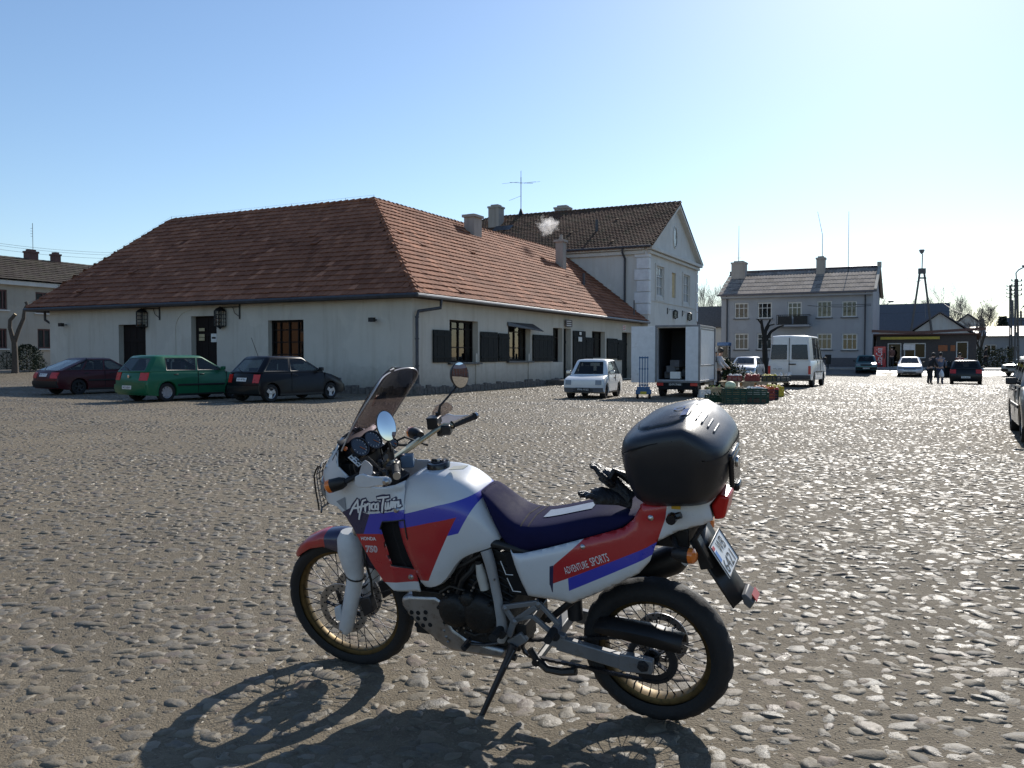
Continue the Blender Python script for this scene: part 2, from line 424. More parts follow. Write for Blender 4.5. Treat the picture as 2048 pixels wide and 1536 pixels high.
def tiles(mb, poly, e0, e1, tw, th, seed, m=0, lift=.062, up=None, spots=None):
    """flat roof slope cut into overlapping courses of single tiles; poly is the slope outline, e0-e1 its eave"""
    rd = random.Random(seed)
    u = (e1 - e0).normalized(); nn = V((0, 0, 0))
    for i in range(len(poly)): nn += poly[i].cross(poly[(i + 1) % len(poly)])
    nn.normalize(); nn = nn if nn.z > 0 else -nn
    s = nn.cross(u).normalized(); s = s if s.z > 0 else -s
    P2 = [((p - e0).dot(u), (p - e0).dot(s)) for p in poly]
    mb.add(poly, [tuple(range(len(poly)))], m + 1)
    def inside(a, b):
        c = False; k = len(P2)
        for i in range(k):
            x1, y1 = P2[i]; x2, y2 = P2[(i + 1) % k]
            if (y1 > b) != (y2 > b) and a < (x2 - x1) * (b - y1) / (y2 - y1) + x1: c = not c
        return c
    A0 = min(p[0] for p in P2); A1 = max(p[0] for p in P2); B1 = max(p[1] for p in P2)
    for j in range(int(B1 / th) + 1):
        b = j * th; off = (j % 2) * tw * .5
        sag = .0
        for i in range(int((A1 - A0) / tw) + 2):
            a = A0 + (i - .5) * tw + off
            if not inside(a + tw / 2, b + th * .55): continue
            h = lift * rd.uniform(.88, 1.15); t = min(1, max(0, rd.gauss(.5, .11) + .08 * math.sin(a * .31 + seed * 2) * math.sin(b * .9 + a * .13) + .06 * math.sin(a * 1.1 + b * 2.3)))
            sag = .022 * math.sin(a * .43 + seed) * math.sin(b * .55) + .006 * math.sin(a * 1.3 + b)
            if rd.random() < .02 + .10 * max(0, math.sin(a * .5 + 2) * math.sin(a * .17 - b * .6)): t = 1.0
            if rd.random() < .004: h *= 1.6; sag += .012
            g = .006; lo = b + rd.uniform(-.015, .015) - .02
            pt = lambda x, y, z: e0 + u * x + s * y + nn * (z + .055 + sag)
            vs = []
            for z0, z1, y in ((h * .45, h, lo), (.0, .014, b + th + .04)):
                vs += [pt(a + g, y, z0), pt(a + tw - g, y, z0), pt(a + tw - g, y, z1 - .012), pt(a + tw * .5, y, z1), pt(a + g, y, z1 - .012)]
            mb.add(vs, [(0, 1, 2, 3, 4), (4, 3, 8, 9), (3, 2, 7, 8), (1, 6, 7, 2), (0, 4, 9, 5)], m, t)
def caps(mb, a, b, m=0, r=.13, step=.36, seed=1):
    rd = random.Random(seed); a = V(a); b = V(b); L = (b - a).length; d = (b - a) / L; k = max(1, int(L / step))
    for i in range(k):
        p = a + d * (L * i / k); q = a + d * (L * (i + 1) / k + .05)
        mb.tube([p + Z3 * .03, q + Z3 * .0], [r * rd.uniform(.98, 1.1), r * .82], 8, m, t=rd.uniform(.2, .7))
def roof_mat(name, c1, c2, moss, mossk):
    m, t, p = newmat(name); a = N(t, 'Attribute', attribute_name='tint').outputs['Fac']
    co = coords(t); n = noise(t, co, 1.2, 6, .7); n2 = noise(t, co, 14, 5, .7)
    c = mixc(t, a, c1, c2); c = mixc(t, math_(t, 'MULTIPLY', stretch(t, n, .45, .75), mossk), c, moss)
    c = mixc(t, math_(t, 'MULTIPLY', stretch(t, n2, .5, .8), .25), c, moss)
    t.links.new(c, p.inputs['Base Color']); p.inputs['Roughness'].default_value = .85; p.inputs['Specular IOR Level'].default_value = .10
    bump(t, p, n2, .25, .01); return m
MT['clay_tile'] = roof_mat('clay_tile', (.11, .040, .024), (.43, .195, .115), (.12, .068, .044), .3)
MT['clay_cap'] = MT['clay_tile']
MT['old_tile'] = roof_mat('old_tile', (.07, .04, .028), (.17, .09, .058), (.07, .066, .036), .9)
mk('roof_under', (.05, .035, .03), .9)
def plaster(name, c, stain, k=.6, lo=.5):
    m, t, p = newmat(name); co = coords(t)
    n = noise(t, co, .7, 6, .65); n2 = noise(t, co, 5, 6, .7)
    mp = N(t, 'Mapping'); mp.inputs['Scale'].default_value = (1.6, 1.6, .12); t.links.new(co, mp.inputs[0]); n3 = noise(t, mp.outputs[0], 2.0, 5, .7)
    cc = mixc(t, stretch(t, n, .3, .75), c, tuple(q * .86 for q in c)); cc = mixc(t, math_(t, 'MULTIPLY', stretch(t, n3, lo, .8), k), cc, stain)
    cc = mixc(t, math_(t, 'MULTIPLY', stretch(t, n2, .64, .72), .35), cc, stain)
    sx = N(t, 'SeparateXYZ'); t.links.new(co, sx.inputs[0])
    low = math_(t, 'MULTIPLY', stretch(t, math_(t, 'MULTIPLY_ADD', n2, -1.1, sx.outputs[2]), .75, -.35), .6); cc = mixc(t, low, cc, tuple(q * .6 for q in stain))   # mud splashed along the foot of the wall
    n5 = noise(t, co, .45, 3, .5); cc = mixc(t, math_(t, 'MULTIPLY', stretch(t, n5, .60, .62), .35), cc, tuple(min(1, q * 1.12) for q in c))                    # patched render
    t.links.new(cc, p.inputs['Base Color']); p.inputs['Roughness'].default_value = .88
    bump(t, p, noise(t, co, 30, 5, .7), .25, .01); MT[name] = m
plaster('cream_plaster', (.60, .565, .49), (.33, .28, .20), .55)
plaster('white_plaster', (.66, .645, .60), (.46, .40, .30), .5)
plaster('grey_plaster', (.36, .365, .38), (.26, .26, .265), .5)
plaster('beige_plaster', (.42, .385, .32), (.29, .25, .19), .5)
plaster('chimney_plaster', (.42, .37, .32), (.20, .17, .15), .8, .45)
mk('green_black_wood', (.009, .011, .011), .7, spec=.2, var=.35, scale=5, bmp=.3)
mk('dark_wood', (.014, .010, .009), .7, spec=.2, var=.3, scale=5, bmp=.3)
mk('white_wood', (.62, .61, .58), .5, var=.08)
mk('zinc', (.20, .20, .205), .55, .3, var=.25, scale=3)
mk('dark_zinc', (.06, .062, .07), .5, .3, var=.3)
mk('plinth_stone', (.13, .115, .10), .85, var=.5, scale=9, bmp=.8, bscale=12)
mk('iron', (.02, .02, .02), .55, .3)
mk('paper', (.72, .72, .68), .7, var=.05)
mk('brick', (.30, .13, .085), .8, var=.35, scale=12, bmp=.4)
mk('curtain', (.62, .60, .50), .8, var=.12, scale=8)
MT['lantern_glass'] = glass('lantern_glass', (.86, .86, .84), .03)
def lantern(name, label, at, d, out, s=1., arm=.95, group='wrought iron lanterns on wall brackets'):
    """six sided iron lantern on a scrolled bracket; `at` is the bracket foot on the wall, d runs along the wall to the lantern"""
    t = thing(name, label, 'lantern', at, group=group); mb = MB(); o = V(at); a = o + d * (arm * s) + out * .16
    mb.beam(o + out * .03 - Z3 * .35 * s, o + out * .03 + Z3 * .25 * s, .05, .05); mb.tube([o + out * .05 + Z3 * .15 * s, a + Z3 * .15 * s], .018 * s, 6)
    mb.tube([o + out * .05 - Z3 * .25 * s, o + d * .22 * s + out * .08 - Z3 * .1 * s, o + d * .3 * s + out * .1 + Z3 * .14 * s], .014 * s, 6); mb.tube([a + Z3 * .15 * s, a + Z3 * .02], .012, 5)
    mb.build('bracket', MT['iron'], t, world=True)
    mb = MB(); x = V((1, 0, 0)); y = V((0, 1, 0)); h = .62 * s; r0 = .24 * s
    for k in range(6):
        c = math.cos(k * math.pi / 3); q = math.sin(k * math.pi / 3); c2 = math.cos((k + 1) * math.pi / 3); q2 = math.sin((k + 1) * math.pi / 3)
        A = a + V((c, q, 0)) * r0; B = a + V((c2, q2, 0)) * r0
        mb.beam(A, A - Z3 * h, .03, .03); mb.beam((A + B) / 2, (A + B) / 2 - Z3 * h, .014, .014, up=(1, 0, 0))
        for z in (0, .25, .5, .75, 1.): mb.beam(A - Z3 * h * z, B - Z3 * h * z, .022, .022)
    mb.lathe([(r0 * 1.12, 0), (r0 * .7, .1 * s), (.03, .17 * s), (.0, .2 * s)], a, Z3, 6); mb.lathe([(r0, -h), (r0 * .4, -h - .07 * s), (.02, -h - .13 * s), (0, -h - .16 * s)], a, Z3, 6)
    mb.build('cage', MT['iron'], t, world=True)
    mb = MB(); mb.lathe([(r0 * .8, -.02), (r0 * .8, -h + .02)], a, Z3, 6); mb.build('glazing', MT['lantern_glass'], t, world=True)
    return t

# ------------------------------------------------------------------ low tavern with the big hipped roof
C = V((-3.67, 31.35, .147))
tav = thing('tavern', 'long single storey cream tavern with red tiled hip roof and dark shutters', 'building', C)
def pr(u, v, O, n, d): p = onplane(u, v, O, n); return (p - V((O.x, O.y, 0))).dot(d), p.z
def oprect(u0, u1, v0, v1, O, n, d):
    a0 = pr(u0, v0, O, n, d)[0]; a1 = pr(u1, v0, O, n, d)[0]; um = (u0 + u1) / 2
    return [min(a0, a1), max(a0, a1), pr(um, v1, O, n, d)[1], pr(um, v0, O, n, d)[1]]
LO, LN, LD = C, -r_, l_          # wall turned to the camera's left
RO, RN, RD = C, n_, r_           # wall running away to the right
ZW, ZE, ZR = 4.02, 3.82, 8.74
D1 = oprect(237, 291, 649, 742, LO, LN, LD); D1[2] = .15
D2 = oprect(382, 433, 632, 742, LO, LN, LD); D2[2] = .15
W1 = oprect(536, 607, 640, 728, LO, LN, LD)
rw = [oprect(899, 956, 641, 725, RO, RN, RD), oprect(1016, 1061, 649, 722, RO, RN, RD), oprect(1106, 1125, 656, 724, RO, RN, RD), oprect(1184, 1210, 663, 716, RO, RN, RD)]
rd_ = [oprect(1127, 1142, 657, 752, RO, RN, RD), oprect(1244, 1263, 665, 745, RO, RN, RD)]
for q in rd_: q[2] = .2
rw[2][1] = rd_[0][0] - .12
mb = MB()
wall(mb, LO, LD, LN, 20.4, .0, ZW, [D1, D2, W1], .3)
wall(mb, RO, RD, RN, 27.3, .0, ZW, rw + rd_, .34)
Ev = lambda a, b, z: C + r_ * a + l_ * b + Z3 * (z - C.z)       # a along the right wall, b along the left wall
for p, q in (((0, 20.4), (11.8, 20.4)), ((11.8, 20.4), (11.8, 11.8)), ((11.8, 11.8), (27.3, 11.8)), ((27.3, 11.8), (27.3, 0))):
    mb.quad(Ev(*p, 0), Ev(*q, 0), Ev(*q, ZW), Ev(*p, ZW))
for q in (.5, ): pass
mb.build('wall', MT['cream_plaster'], tav, world=True)
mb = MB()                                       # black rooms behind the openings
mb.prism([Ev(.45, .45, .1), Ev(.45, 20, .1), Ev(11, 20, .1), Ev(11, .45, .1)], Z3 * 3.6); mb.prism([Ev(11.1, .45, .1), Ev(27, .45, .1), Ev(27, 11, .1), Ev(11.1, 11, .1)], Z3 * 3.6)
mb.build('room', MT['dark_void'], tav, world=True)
mb = MB(); rd0 = random.Random(3)
for O, d, n, L, skip in ((C, LD, LN, 20.4, [D1, D2]), (C, RD, RN, 27.2, rd_)):
    a = 0.02
    while a < L:
        wd = rd0.uniform(.18, .42)
        if not any(s[0] - .1 < a + wd / 2 < s[1] + .1 for s in skip):
            h = rd0.uniform(.26, .40); c = V((O.x, O.y, .1)) + d * (a + wd / 2) + n * .02
            mb.box(c + Z3 * h / 2, (wd * .97, .1, h), M((d, n, Z3)).transposed())
        else:
            if mb.v: mb.build('plinth', MT['plinth_stone'], tav, world=True, bevel=.03); mb = MB()
        a += wd
    if mb.v: mb.build('plinth', MT['plinth_stone'], tav, world=True, bevel=.03); mb = MB()
mb.build('plinth', MT['plinth_stone'], tav, world=True, bevel=.03) if mb.v else None
# roof
Ce = Ev(-.5, -.5, ZE); Er = Ev(27.3, -.5, ZE); P_ = Ev(5.9, 5.9, ZR); Pr = Ev(27.3, 5.9, ZR); Q_ = Ev(5.9, 18.85, ZR - .05); El = Ev(-.5, 21.3, ZE); Elb = Ev(12.3, 21.3, ZE); I_ = Ev(12.3, 12.3, ZE); Rb = Ev(27.3, 12.3, ZE)
mb = MB()
tiles(mb, [Ce, Er, Pr, P_], Ce, Er, .30, .37, 1); tiles(mb, [El, Ce, P_, Q_], El, Ce, .30, .37, 2); tiles(mb, [Elb, El, Q_], Elb, El, .30, .37, 3)
mb.add([Q_, P_, I_, Elb], [(0, 1, 2, 3)], 1); mb.add([P_, Pr, Rb, I_], [(0, 1, 2, 3)], 1)
for k, (a, b) in enumerate(((Ce, P_), (P_, Pr), (P_, Q_), (El, Q_), (Elb, Q_))): caps(mb, a, b, 0, seed=k)
for o in (.02,):
    mb.prism([Ev(-.45, -.45, ZE - .1), Ev(27.3, -.45, ZE - .1), Ev(27.3, .0, ZE - .1), Ev(0, 0, ZE - .1)], Z3 * .06, 1); mb.prism([Ev(-.45, -.45, ZE - .1), Ev(0, 0, ZE - .1), Ev(0, 20.4, ZE - .1), Ev(0, 21.25, ZE - .1), Ev(-.45, 21.25, ZE - .1)], Z3 * .06, 1)
roof = mb.build('roof', [MT['clay_tile'], MT['roof_under']], tav, world=True, recalc=False)
mb = MB()
mb.tube([Ev(-.58, -.58, ZE - .03), Ev(27.25, -.58, ZE - .05)], .075, 8); mb.build('gutter', MT['zinc'], tav, world=True)
mb = MB(); mb.tube([Ev(-.58, -.60, ZE - .03), Ev(-.58, 21.4, ZE - .05)], .085, 8); mb.tube([Ev(-.58, 21.36, ZE - .05), Ev(2, 21.36, ZE - .05)], .08, 8)
mb.tube([Ev(.15, 20.95, ZE - .1), Ev(.15, 20.95, ZE - .5), Ev(.2, 20.5, ZE - .75), Ev(.2, 20.5, .5)], .06, 8); mb.build('gutter', MT['dark_zinc'], tav, world=True)  # same gutter in darker zinc: the left side's shade is in the colour
mb = MB(); mb.tube([Ev(1.15, -.55, ZE - .06), Ev(1.1, -.55, ZE - .42), Ev(.2, -.14, ZE - .58), Ev(.13, -.12, ZE - .8), Ev(.13, -.12, .75)], .062, 8); mb.tube([Ev(.13, -.12, .9), Ev(.13, -.13, .1)], .085, 8)
for z in (1.2, 2.2, 3.0): mb.lathe([(.08, 0), (.08, .05)], Ev(.13, -.12, z), Z3, 8)
mb.build('downpipe', MT['dark_zinc'], tav, world=True)
mb = MB(); mb.box(Ev(.0, -.05, .32), (.5, .4, .5), M((n_, r_, Z3)).transposed()); mb.box(Ev(-.25, .35, .25), (.35, .35, .4), M((n_, r_, Z3)).transposed()); mb.build('corner_stone', MT['plinth_stone'], tav, world=True, bevel=.1, seg=3)
for (a, b, hgt, wd, ln) in ((13.8, 5.1, .9, .62, .85), (22.8, 3.8, 1.6, .5, .55)):
    z0 = ZE + (b + .5) * (ZR - ZE) / 6.4
    mb = MB(); B = M((r_, l_, Z3)).transposed()
    mb.box(Ev(a, b, z0 + hgt / 2 - .4), (ln, wd, hgt + .8), B); ch = None
    mb2 = MB(); mb2.box(Ev(a, b, z0 + hgt + .05), (ln + .18, wd + .18, .14), B); mb2.box(Ev(a, b, z0 + hgt + .14), (ln * .6, wd * .6, .08), B)
    if a > 20: mb2.lathe([(.12, 0), (.11, .35), (.08, .35)], Ev(a, b, z0 + hgt + .1), Z3, 10)
    ch = mb.build('chimney', MT['chimney_plaster'], roof, world=True); mb2.build('chimney_cap', MT['chimney_plaster'], ch, world=True)
SMOKE = deep(1095, 450, 53.6)
mb = MB(); zb = ZE + 2.7 * (ZR - ZE) / 6.4; mb.tube([Ev(22.6, 2.2, zb - .1), Ev(22.6, 2.2, zb + .8)], .09, 8); mb.build('vent_pipe', MT['dark_zinc'], roof, world=True); mb = MB(); mb.tube([Ev(25.2, -.2, ZE + .2), Ev(25.2, -.2, ZE + 1.3)], .04, 6); mb.build('vent_pipe', MT['dark_zinc'], roof, world=True)
mb = MB()
for a, b in ((El, Q_), (Q_, P_)):
    L = (b - a).length; k = int(L / 1.6); pts = []
    for i in range(k + 1):
        p = a.lerp(b, i / k); mb.tube([p + Z3 * .08, p + Z3 * .24], .010, 4); pts.append(p + Z3 * .23)
    mb.tube(pts, .004, 4)
mb.build('lightning_wire', MT['iron'], roof, world=True)
# openings
window(tav, LO, LD, LN, W1, .3, 4, [.22, .50, .78], MT['dark_wood'], MT['window_glass'], .08)
for k, q in enumerate(rw): window(tav, RO, RD, RN, q, .34, 4 if k < 2 else 2, [.36, .8] if k < 2 else [.72], MT['dark_wood'], MT['window_glass'], .08)
def door(parent, O, d, n, op, rev, m, extra=None, planks=4):
    a0, a1, b0, b1 = op; at = lambda a, z, k: V((O.x, O.y, 0)) + d * a - n * k + Z3 * z; mb = MB(); B = M((d, n, Z3)).transposed()
    for i in range(planks):
        wd = (a1 - a0) / planks; mb.box(at(a0 + wd * (i + .5), (b0 + b1) / 2, rev - .02 + .006 * (i % 2)), (wd * .96, .05, b1 - b0 - .01), B)
    for z in (.2, .75): mb.box(at((a0 + a1) / 2, b0 + (b1 - b0) * z, rev - .06), (a1 - a0 - .1, .03, .14), B)
    o = mb.build('door', m, parent, world=True); h = MB(); h.box(at(a0 + .12, b0 + 1.05, rev - .1), (.03, .06, .16), B); h.build('handle', MT['steel'], o, world=True); return o
door(tav, LO, LD, LN, D1, .3, MT['dark_wood']); dd = door(tav, LO, LD, LN, D2, .3, MT['dark_wood'])
for q in rd_: door(tav, RO, RD, RN, q, .34, MT['green_black_wood'], 3)
def notice(parent, u0, u1, v0, v1, O, n, d, off, m, name='notice', marks=0, mm='plate_black', world=True):
    a0, a1, b0, b1 = oprect(u0, u1, v0, v1, O - n * 0, n, d); B = M((d, n, Z3)).transposed(); mb = MB()
    mb.box(V((O.x, O.y, 0)) + d * ((a0 + a1) / 2) + n * off + Z3 * ((b0 + b1) / 2), (a1 - a0, .012, b1 - b0), B, 0)
    for i in range(marks): mb.box(V((O.x, O.y, 0)) + d * ((a0 + a1) / 2) + n * (off + .007) + Z3 * (b1 - (b1 - b0) * (i + .7) / (marks + .4)), ((a1 - a0) * .7, .004, (b1 - b0) / (marks + 1) * .45), B, 1)
    return mb.build(name, [MT[m] if isinstance(m, str) else m, MT[mm]], parent, world=world)
mk('brass_paper', (.45, .38, .22), .5)
for v in (656, 668, 675): notice(dd, 391, 402, v, v + 6, LO, LN, LD, -.2, 'brass_paper')
notice(dd, 415, 426, 667, 684, LO, LN, LD, -.2, 'paper', 'notice', 1)
def shutter(u0, u1, v0, v1, papers=()):
    a0, a1, b0, b1 = oprect(u0, u1, v0, v1, RO, RN, RD); B = M((RD, RN, Z3)).transposed(); mb = MB(); k = max(2, int((a1 - a0) / .22))
    at = lambda a, z, o: V((RO.x, RO.y, 0)) + RD * a + RN * o + Z3 * z
    for i in range(k): mb.box(at(a0 + (a1 - a0) * (i + .5) / k, (b0 + b1) / 2, .055 + .004 * (i % 2)), ((a1 - a0) / k * .97, .045, b1 - b0), B)
    for z in (.16, .84): mb.box(at((a0 + a1) / 2, b0 + (b1 - b0) * z, .09), (a1 - a0, .025, .10), B)
    s = mb.build('shutter', MT['green_black_wood'], tav, world=True, bevel=.004, seg=1)
    for (x0, x1, y0, y1) in papers: notice(s, x0, x1, y0, y1, RO, RN, RD, .115, 'paper')
for q in ((864, 899, 660, 725), (959, 993, 664, 724), (995, 1016, 667, 723), (1064, 1104, 670, 723), (1170, 1184, 675, 720), (1213, 1233, 677, 717), (1234, 1243, 680, 720)): shutter(*q)
shutter(1145, 1169, 662, 745, ((1155, 1159, 664, 670), (1153, 1160, 674, 683)))
mb = MB(); B = M((RD, RN, Z3)).transposed()
for k, q in enumerate(rw[:2]): mb.box(V((C.x, C.y, 0)) + RD * ((q[0] + q[1]) / 2) + RN * .06 + Z3 * (q[2] - .04), (q[1] - q[0] + .3, .16, .07), B)
mb.build('window_sill', MT['dark_zinc'], tav, world=True)
q = rd_[0]; mb = MB(); mb.box(V((C.x, C.y, 0)) + RD * ((q[0] + q[1]) / 2 - 1.0) + RN * .6 + Z3 * .26, (q[1] - q[0] + 2.6, 1.2, .3), B); mb.build('step', MT['plinth_stone'], tav, world=True, bevel=.02)
mb = MB(); q = rw[1]; mb.quad(*[V((C.x, C.y, 0)) + RD * a + RN * k + Z3 * z for a, k, z in ((q[0] - .1, .02, q[3] + .05), (q[1] + .2, .02, q[3] + .05), (q[1] + .3, .55, q[3] - .3), (q[0] - .1, .05, q[3] - .12))]); mb.build('awning', MT['dark_zinc'], tav, world=True, solid=.03)
mb = MB(); q = oprect(340, 505, 612, 742, LO, LN, LD); Bl = M((LD, LN, Z3)).transposed(); pts = []
a0, a1 = pr(350, 700, LO, LN, LD)[0], pr(470, 700, LO, LN, LD)[0]
for i in range(13):
    t = i / 12 * math.pi / 2; pts.append(V((C.x, C.y, 0)) + LD * (a0 - 1.0 * (1 - math.cos(t))) + LN * .012 + Z3 * (2.75 + .85 * math.sin(t)))
pts = [V((C.x, C.y, .3)) + LD * a0 + LN * .012] + pts
for i in range(len(pts) - 1): mb.beam(pts[i], pts[i + 1], .03, .14, up=LD if i == 0 else LN.cross(pts[i + 1] - pts[i]))
mb.build('arch_moulding', MT['cream_plaster'], tav, world=True)
mb = MB(); cr = [pr(952, 740, RO, RN, RD)[0], pr(1057, 740, RO, RN, RD)[0]]
for a in cr: mb.box(V((C.x, C.y, 0)) + RD * a + RN * .02 + Z3 * .95, (.12, .05, 1.5), B)
mb.build('pilaster', MT['cream_plaster'], tav, world=True, bevel=.01)
fl = []
for u, v, lab in ((753, 640, 'small black floodlight on the cream wall near the tavern corner'), (134, 650, 'small black floodlight near the far left end of the tavern wall')):
    p = onplane(u, v, LO, LN); mb = MB(); B2 = M((LD, LN, Z3)).transposed(); mb.box(p + LN * .3, (.22, .16, .16), B2); mb.beam(p, p + LN * .3, .04, .04); tag(mb.build('floodlight', MT['iron'], loc=p), lab, 'floodlight')
for u, v, lab in ((320, 616, 'black caged lantern hanging between the two doors of the tavern'), (480, 613, 'black caged lantern right of the notice covered tavern door')):
    p = onplane(u, v + 8, LO, LN); lantern('wall_lantern', lab, p, LD, LN, 1.0)
mk('sign_dark', (.05, .035, .045), .5)
mk('sign_white', (.75, .72, .70), .5); mk('sign_red', (.55, .05, .06), .5)
s = notice(None, 1128, 1141, 640, 654, RO, RN, RD, .1, 'sign_dark', 'hanging_sign', 3, 'sign_white', False)
tag(s, 'small dark sign with pale lettering lines above the tavern side door', 'sign')
s = notice(None, 1244, 1251, 650, 661, RO, RN, RD, .03, 'sign_white', 'notice_board', 3, 'sign_red', False)
tag(s, 'small white notice with red lines high on the tavern wall end', 'sign')
# ------------------------------------------------------------------ two storey gabled house behind the tavern
GO = C + n_ * .45 - Z3 * C.z; G0, G1 = 27.3, 40.1; GM = 33.7; GE, GA = 8.75, 12.35
GC = GO + r_ * G0
mk('cloth_net', (.78, .80, .82), .8, var=.06)
gh = thing('townhouse', 'two storey cream house with pedimented gable joined to the tavern', 'building', GC + Z3 * .147)
gops = [oprect(1312, 1327, 533, 593, GO, n_, r_), oprect(1366, 1379, 550, 606, GO, n_, r_)]
for q in gops: q[0] -= G0; q[1] -= G0
nic = oprect(1344, 1352, 546, 596, GO, n_, r_); nic[0] -= G0; nic[1] -= G0
gdoor = [4.6, 6.4, .15, 3.0]
mb = MB()
wall(mb, GC, r_, n_, G1 - G0, 0, GE - .05, gops + [nic, gdoor], .2)
Gv = lambda a, b, z: V((GC.x, GC.y, 0)) + r_ * a + l_ * b + Z3 * z
LW = G1 - G0; ap = GM - G0
oc = [V((math.cos(i * math.pi / 8), math.sin(i * math.pi / 8))) for i in range(16)]
mb.add([Gv(-.1, -.03, GE - .05), Gv(LW + .1, -.03, GE - .05), Gv(ap, -.03, GA)], [(0, 1, 2)])
wall(mb, GC, l_, -r_, 21, 0, GE, [], .2)
mb.quad(Gv(0, 21, 0), Gv(LW, 21, 0), Gv(LW, 21, GE), Gv(0, 21, GE)); mb.quad(Gv(LW, 0, 0), Gv(LW, 21, 0), Gv(LW, 21, GE), Gv(LW, 0, GE)); mb.add([Gv(0, 21, GE), Gv(LW, 21, GE), Gv(ap, 21, GA)], [(0, 1, 2)])
mb.quad(Gv(nic[0], .1, nic[2]), Gv(nic[1], .1, nic[2]), Gv(nic[1], .1, nic[3]), Gv(nic[0], .1, nic[3]), 1)
mk('ochre_stain', (.55, .43, .24), .9)
mb.build('wall', [MT['white_plaster'], MT['ochre_stain']], gh, world=True)
mb = MB(); mb.prism([Gv(.4, .5, .2), Gv(LW - .4, .5, .2), Gv(LW - .4, 20, .2), Gv(.4, 20, .2)], Z3 * 8.4); mb.build('room', MT['dark_void'], gh, world=True)
mb = MB(); B = M((r_, n_, Z3)).transposed()      # cornices, pediment mouldings
mb.box(Gv(LW / 2, -.16, GE - .12), (LW + .6, .4, .22), B); mb.box(Gv(LW / 2, -.08, GE - .36), (LW + .3, .22, .2), B)
mb.box(Gv(-.16, 10.5, GE - .12), (.4, 20.6, .22), B); mb.box(Gv(-.08, 10.6, GE - .38), (.22, 20.8, .24), B)
for s, e in ((Gv(-.30, -.16, GE - .10), Gv(ap, -.16, GA - .02)), (Gv(LW + .30, -.16, GE - .10), Gv(ap, -.16, GA - .02))): mb.beam(s, e, .42, .2, up=Z3)
mb.build('cornice', MT['white_plaster'], gh, world=True, bevel=.02)
mb = MB(); mbq = MB(); k = 0; z = 4.3
while z < 8.2:
    wd = .95 if k % 2 else .8
    mb.box(Gv(-.03, wd / 2 - .03, z + .36), (.09, wd, .70), B); mb.box(Gv(wd * .25 - .03, -.03, z + .36), (wd * .5, .09, .70), B); mbq.box(Gv(LW - wd * .25 + .03, -.03, z + .36), (wd * .5, .09, .70), B)
    z += .75; k += 1
MT['pale_stone'] = mat('pale_stone', (.74, .74, .74), .8, var=.12, scale=3, bmp=.2); mb.build('quoin', MT['pale_stone'], gh, world=True, bevel=.015); mbq.build('quoin', MT['pale_stone'], gh, world=True, bevel=.015)
mb = MB(); GOv = .35
q0, q1, q2, q3 = Gv(-.45, -.4, GE - .02), Gv(-.45, 15, GE - .02), Gv(ap, 15, GA + .22), Gv(ap, -.4, GA + .22)
hip = Gv(-.45, 21.4, GE - .02)
tiles(mb, [q0, hip, q2, q3], q0, hip, .24, .30, 11, lift=.04)
mb.add([Gv(LW + .45, -.4, GE - .02), Gv(LW + .45, 21.4, GE - .02), q2, q3], [(0, 1, 2, 3)], 1); mb.add([hip, Gv(LW + .45, 21.4, GE - .02), q2], [(0, 1, 2)], 1)
caps(mb, q3, q2, 0, .12); caps(mb, q2, hip, 0, .12); caps(mb, q0 + Z3 * .02, q3, 0, .07, .3)
groof = mb.build('roof', [MT['old_tile'], MT['roof_under']], gh, world=True, recalc=False)
mb = MB(); mb.tube([Gv(-.55, -.35, GE - .05), Gv(-.55, 20, GE - .08)], .08, 8); mb.build('gutter', MT['dark_zinc'], gh, world=True)
mb = MB(); mb.tube([Gv(-.5, 1.6, GE - .1), Gv(-.45, 1.6, GE - .4), Gv(-.12, 1.55, GE - .75), Gv(-.12, 1.55, 4.4), Gv(-.2, 1.2, 4.1)], .07, 8); mb.build('downpipe', MT['dark_zinc'], gh, world=True)
for q in gops:
    o = window(gh, GC, r_, n_, q, .14, 2, [.33, .66], MT['white_wood'], MT['clear_glass'], .09); cb = MB(); cb.quad(*[V((GC.x, GC.y, 0)) + r_ * a - n_ * .17 + Z3 * z for a, z in ((q[0], q[2]), (q[1], q[2]), (q[1], q[3]), (q[0], q[3]))]); cb.build('curtain', MT['cloth_net'], o, world=True)
mb = MB()
for q in gops:
    for a0, a1, b0, b1 in ((q[0] - .16, q[0] - .003, q[2] - .2, q[3] + .16), (q[1] + .003, q[1] + .16, q[2] - .2, q[3] + .16), (q[0] - .003, q[1] + .003, q[3], q[3] + .16), (q[0] - .26, q[1] + .26, q[2] - .32, q[2] - .2)):
        mb.box(Gv((a0 + a1) / 2, -.03, (b0 + b1) / 2), (a1 - a0, .07, b1 - b0), B)
mb.box(Gv(LW / 2, -.02, gops[0][2] - .36), (LW, .05, .07), B)
mb.build('window_surround', MT['white_plaster'], gh, world=True)
p = onplane(1349, 475, GO, n_); mb = MB(); zz = Z3
for i in range(16):
    a, b = i * math.pi / 8, (i + 1) * math.pi / 8; f = lambda t, s: p + n_ * .05 + r_ * (.5 * s * math.cos(t)) + Z3 * (.75 * s * math.sin(t))
    mb.beam(f(a, 1), f(b, 1), .1, .08, up=n_)
    mb.add([p + n_ * .045, f(a, 1), f(b, 1)], [(0, 1, 2)], 1)
mb.build('oval_window', [MT['white_plaster'], MT['window_glass']], gh, world=True)
door(gh, GC, r_, n_, gdoor, .18, MT['dark_wood'])
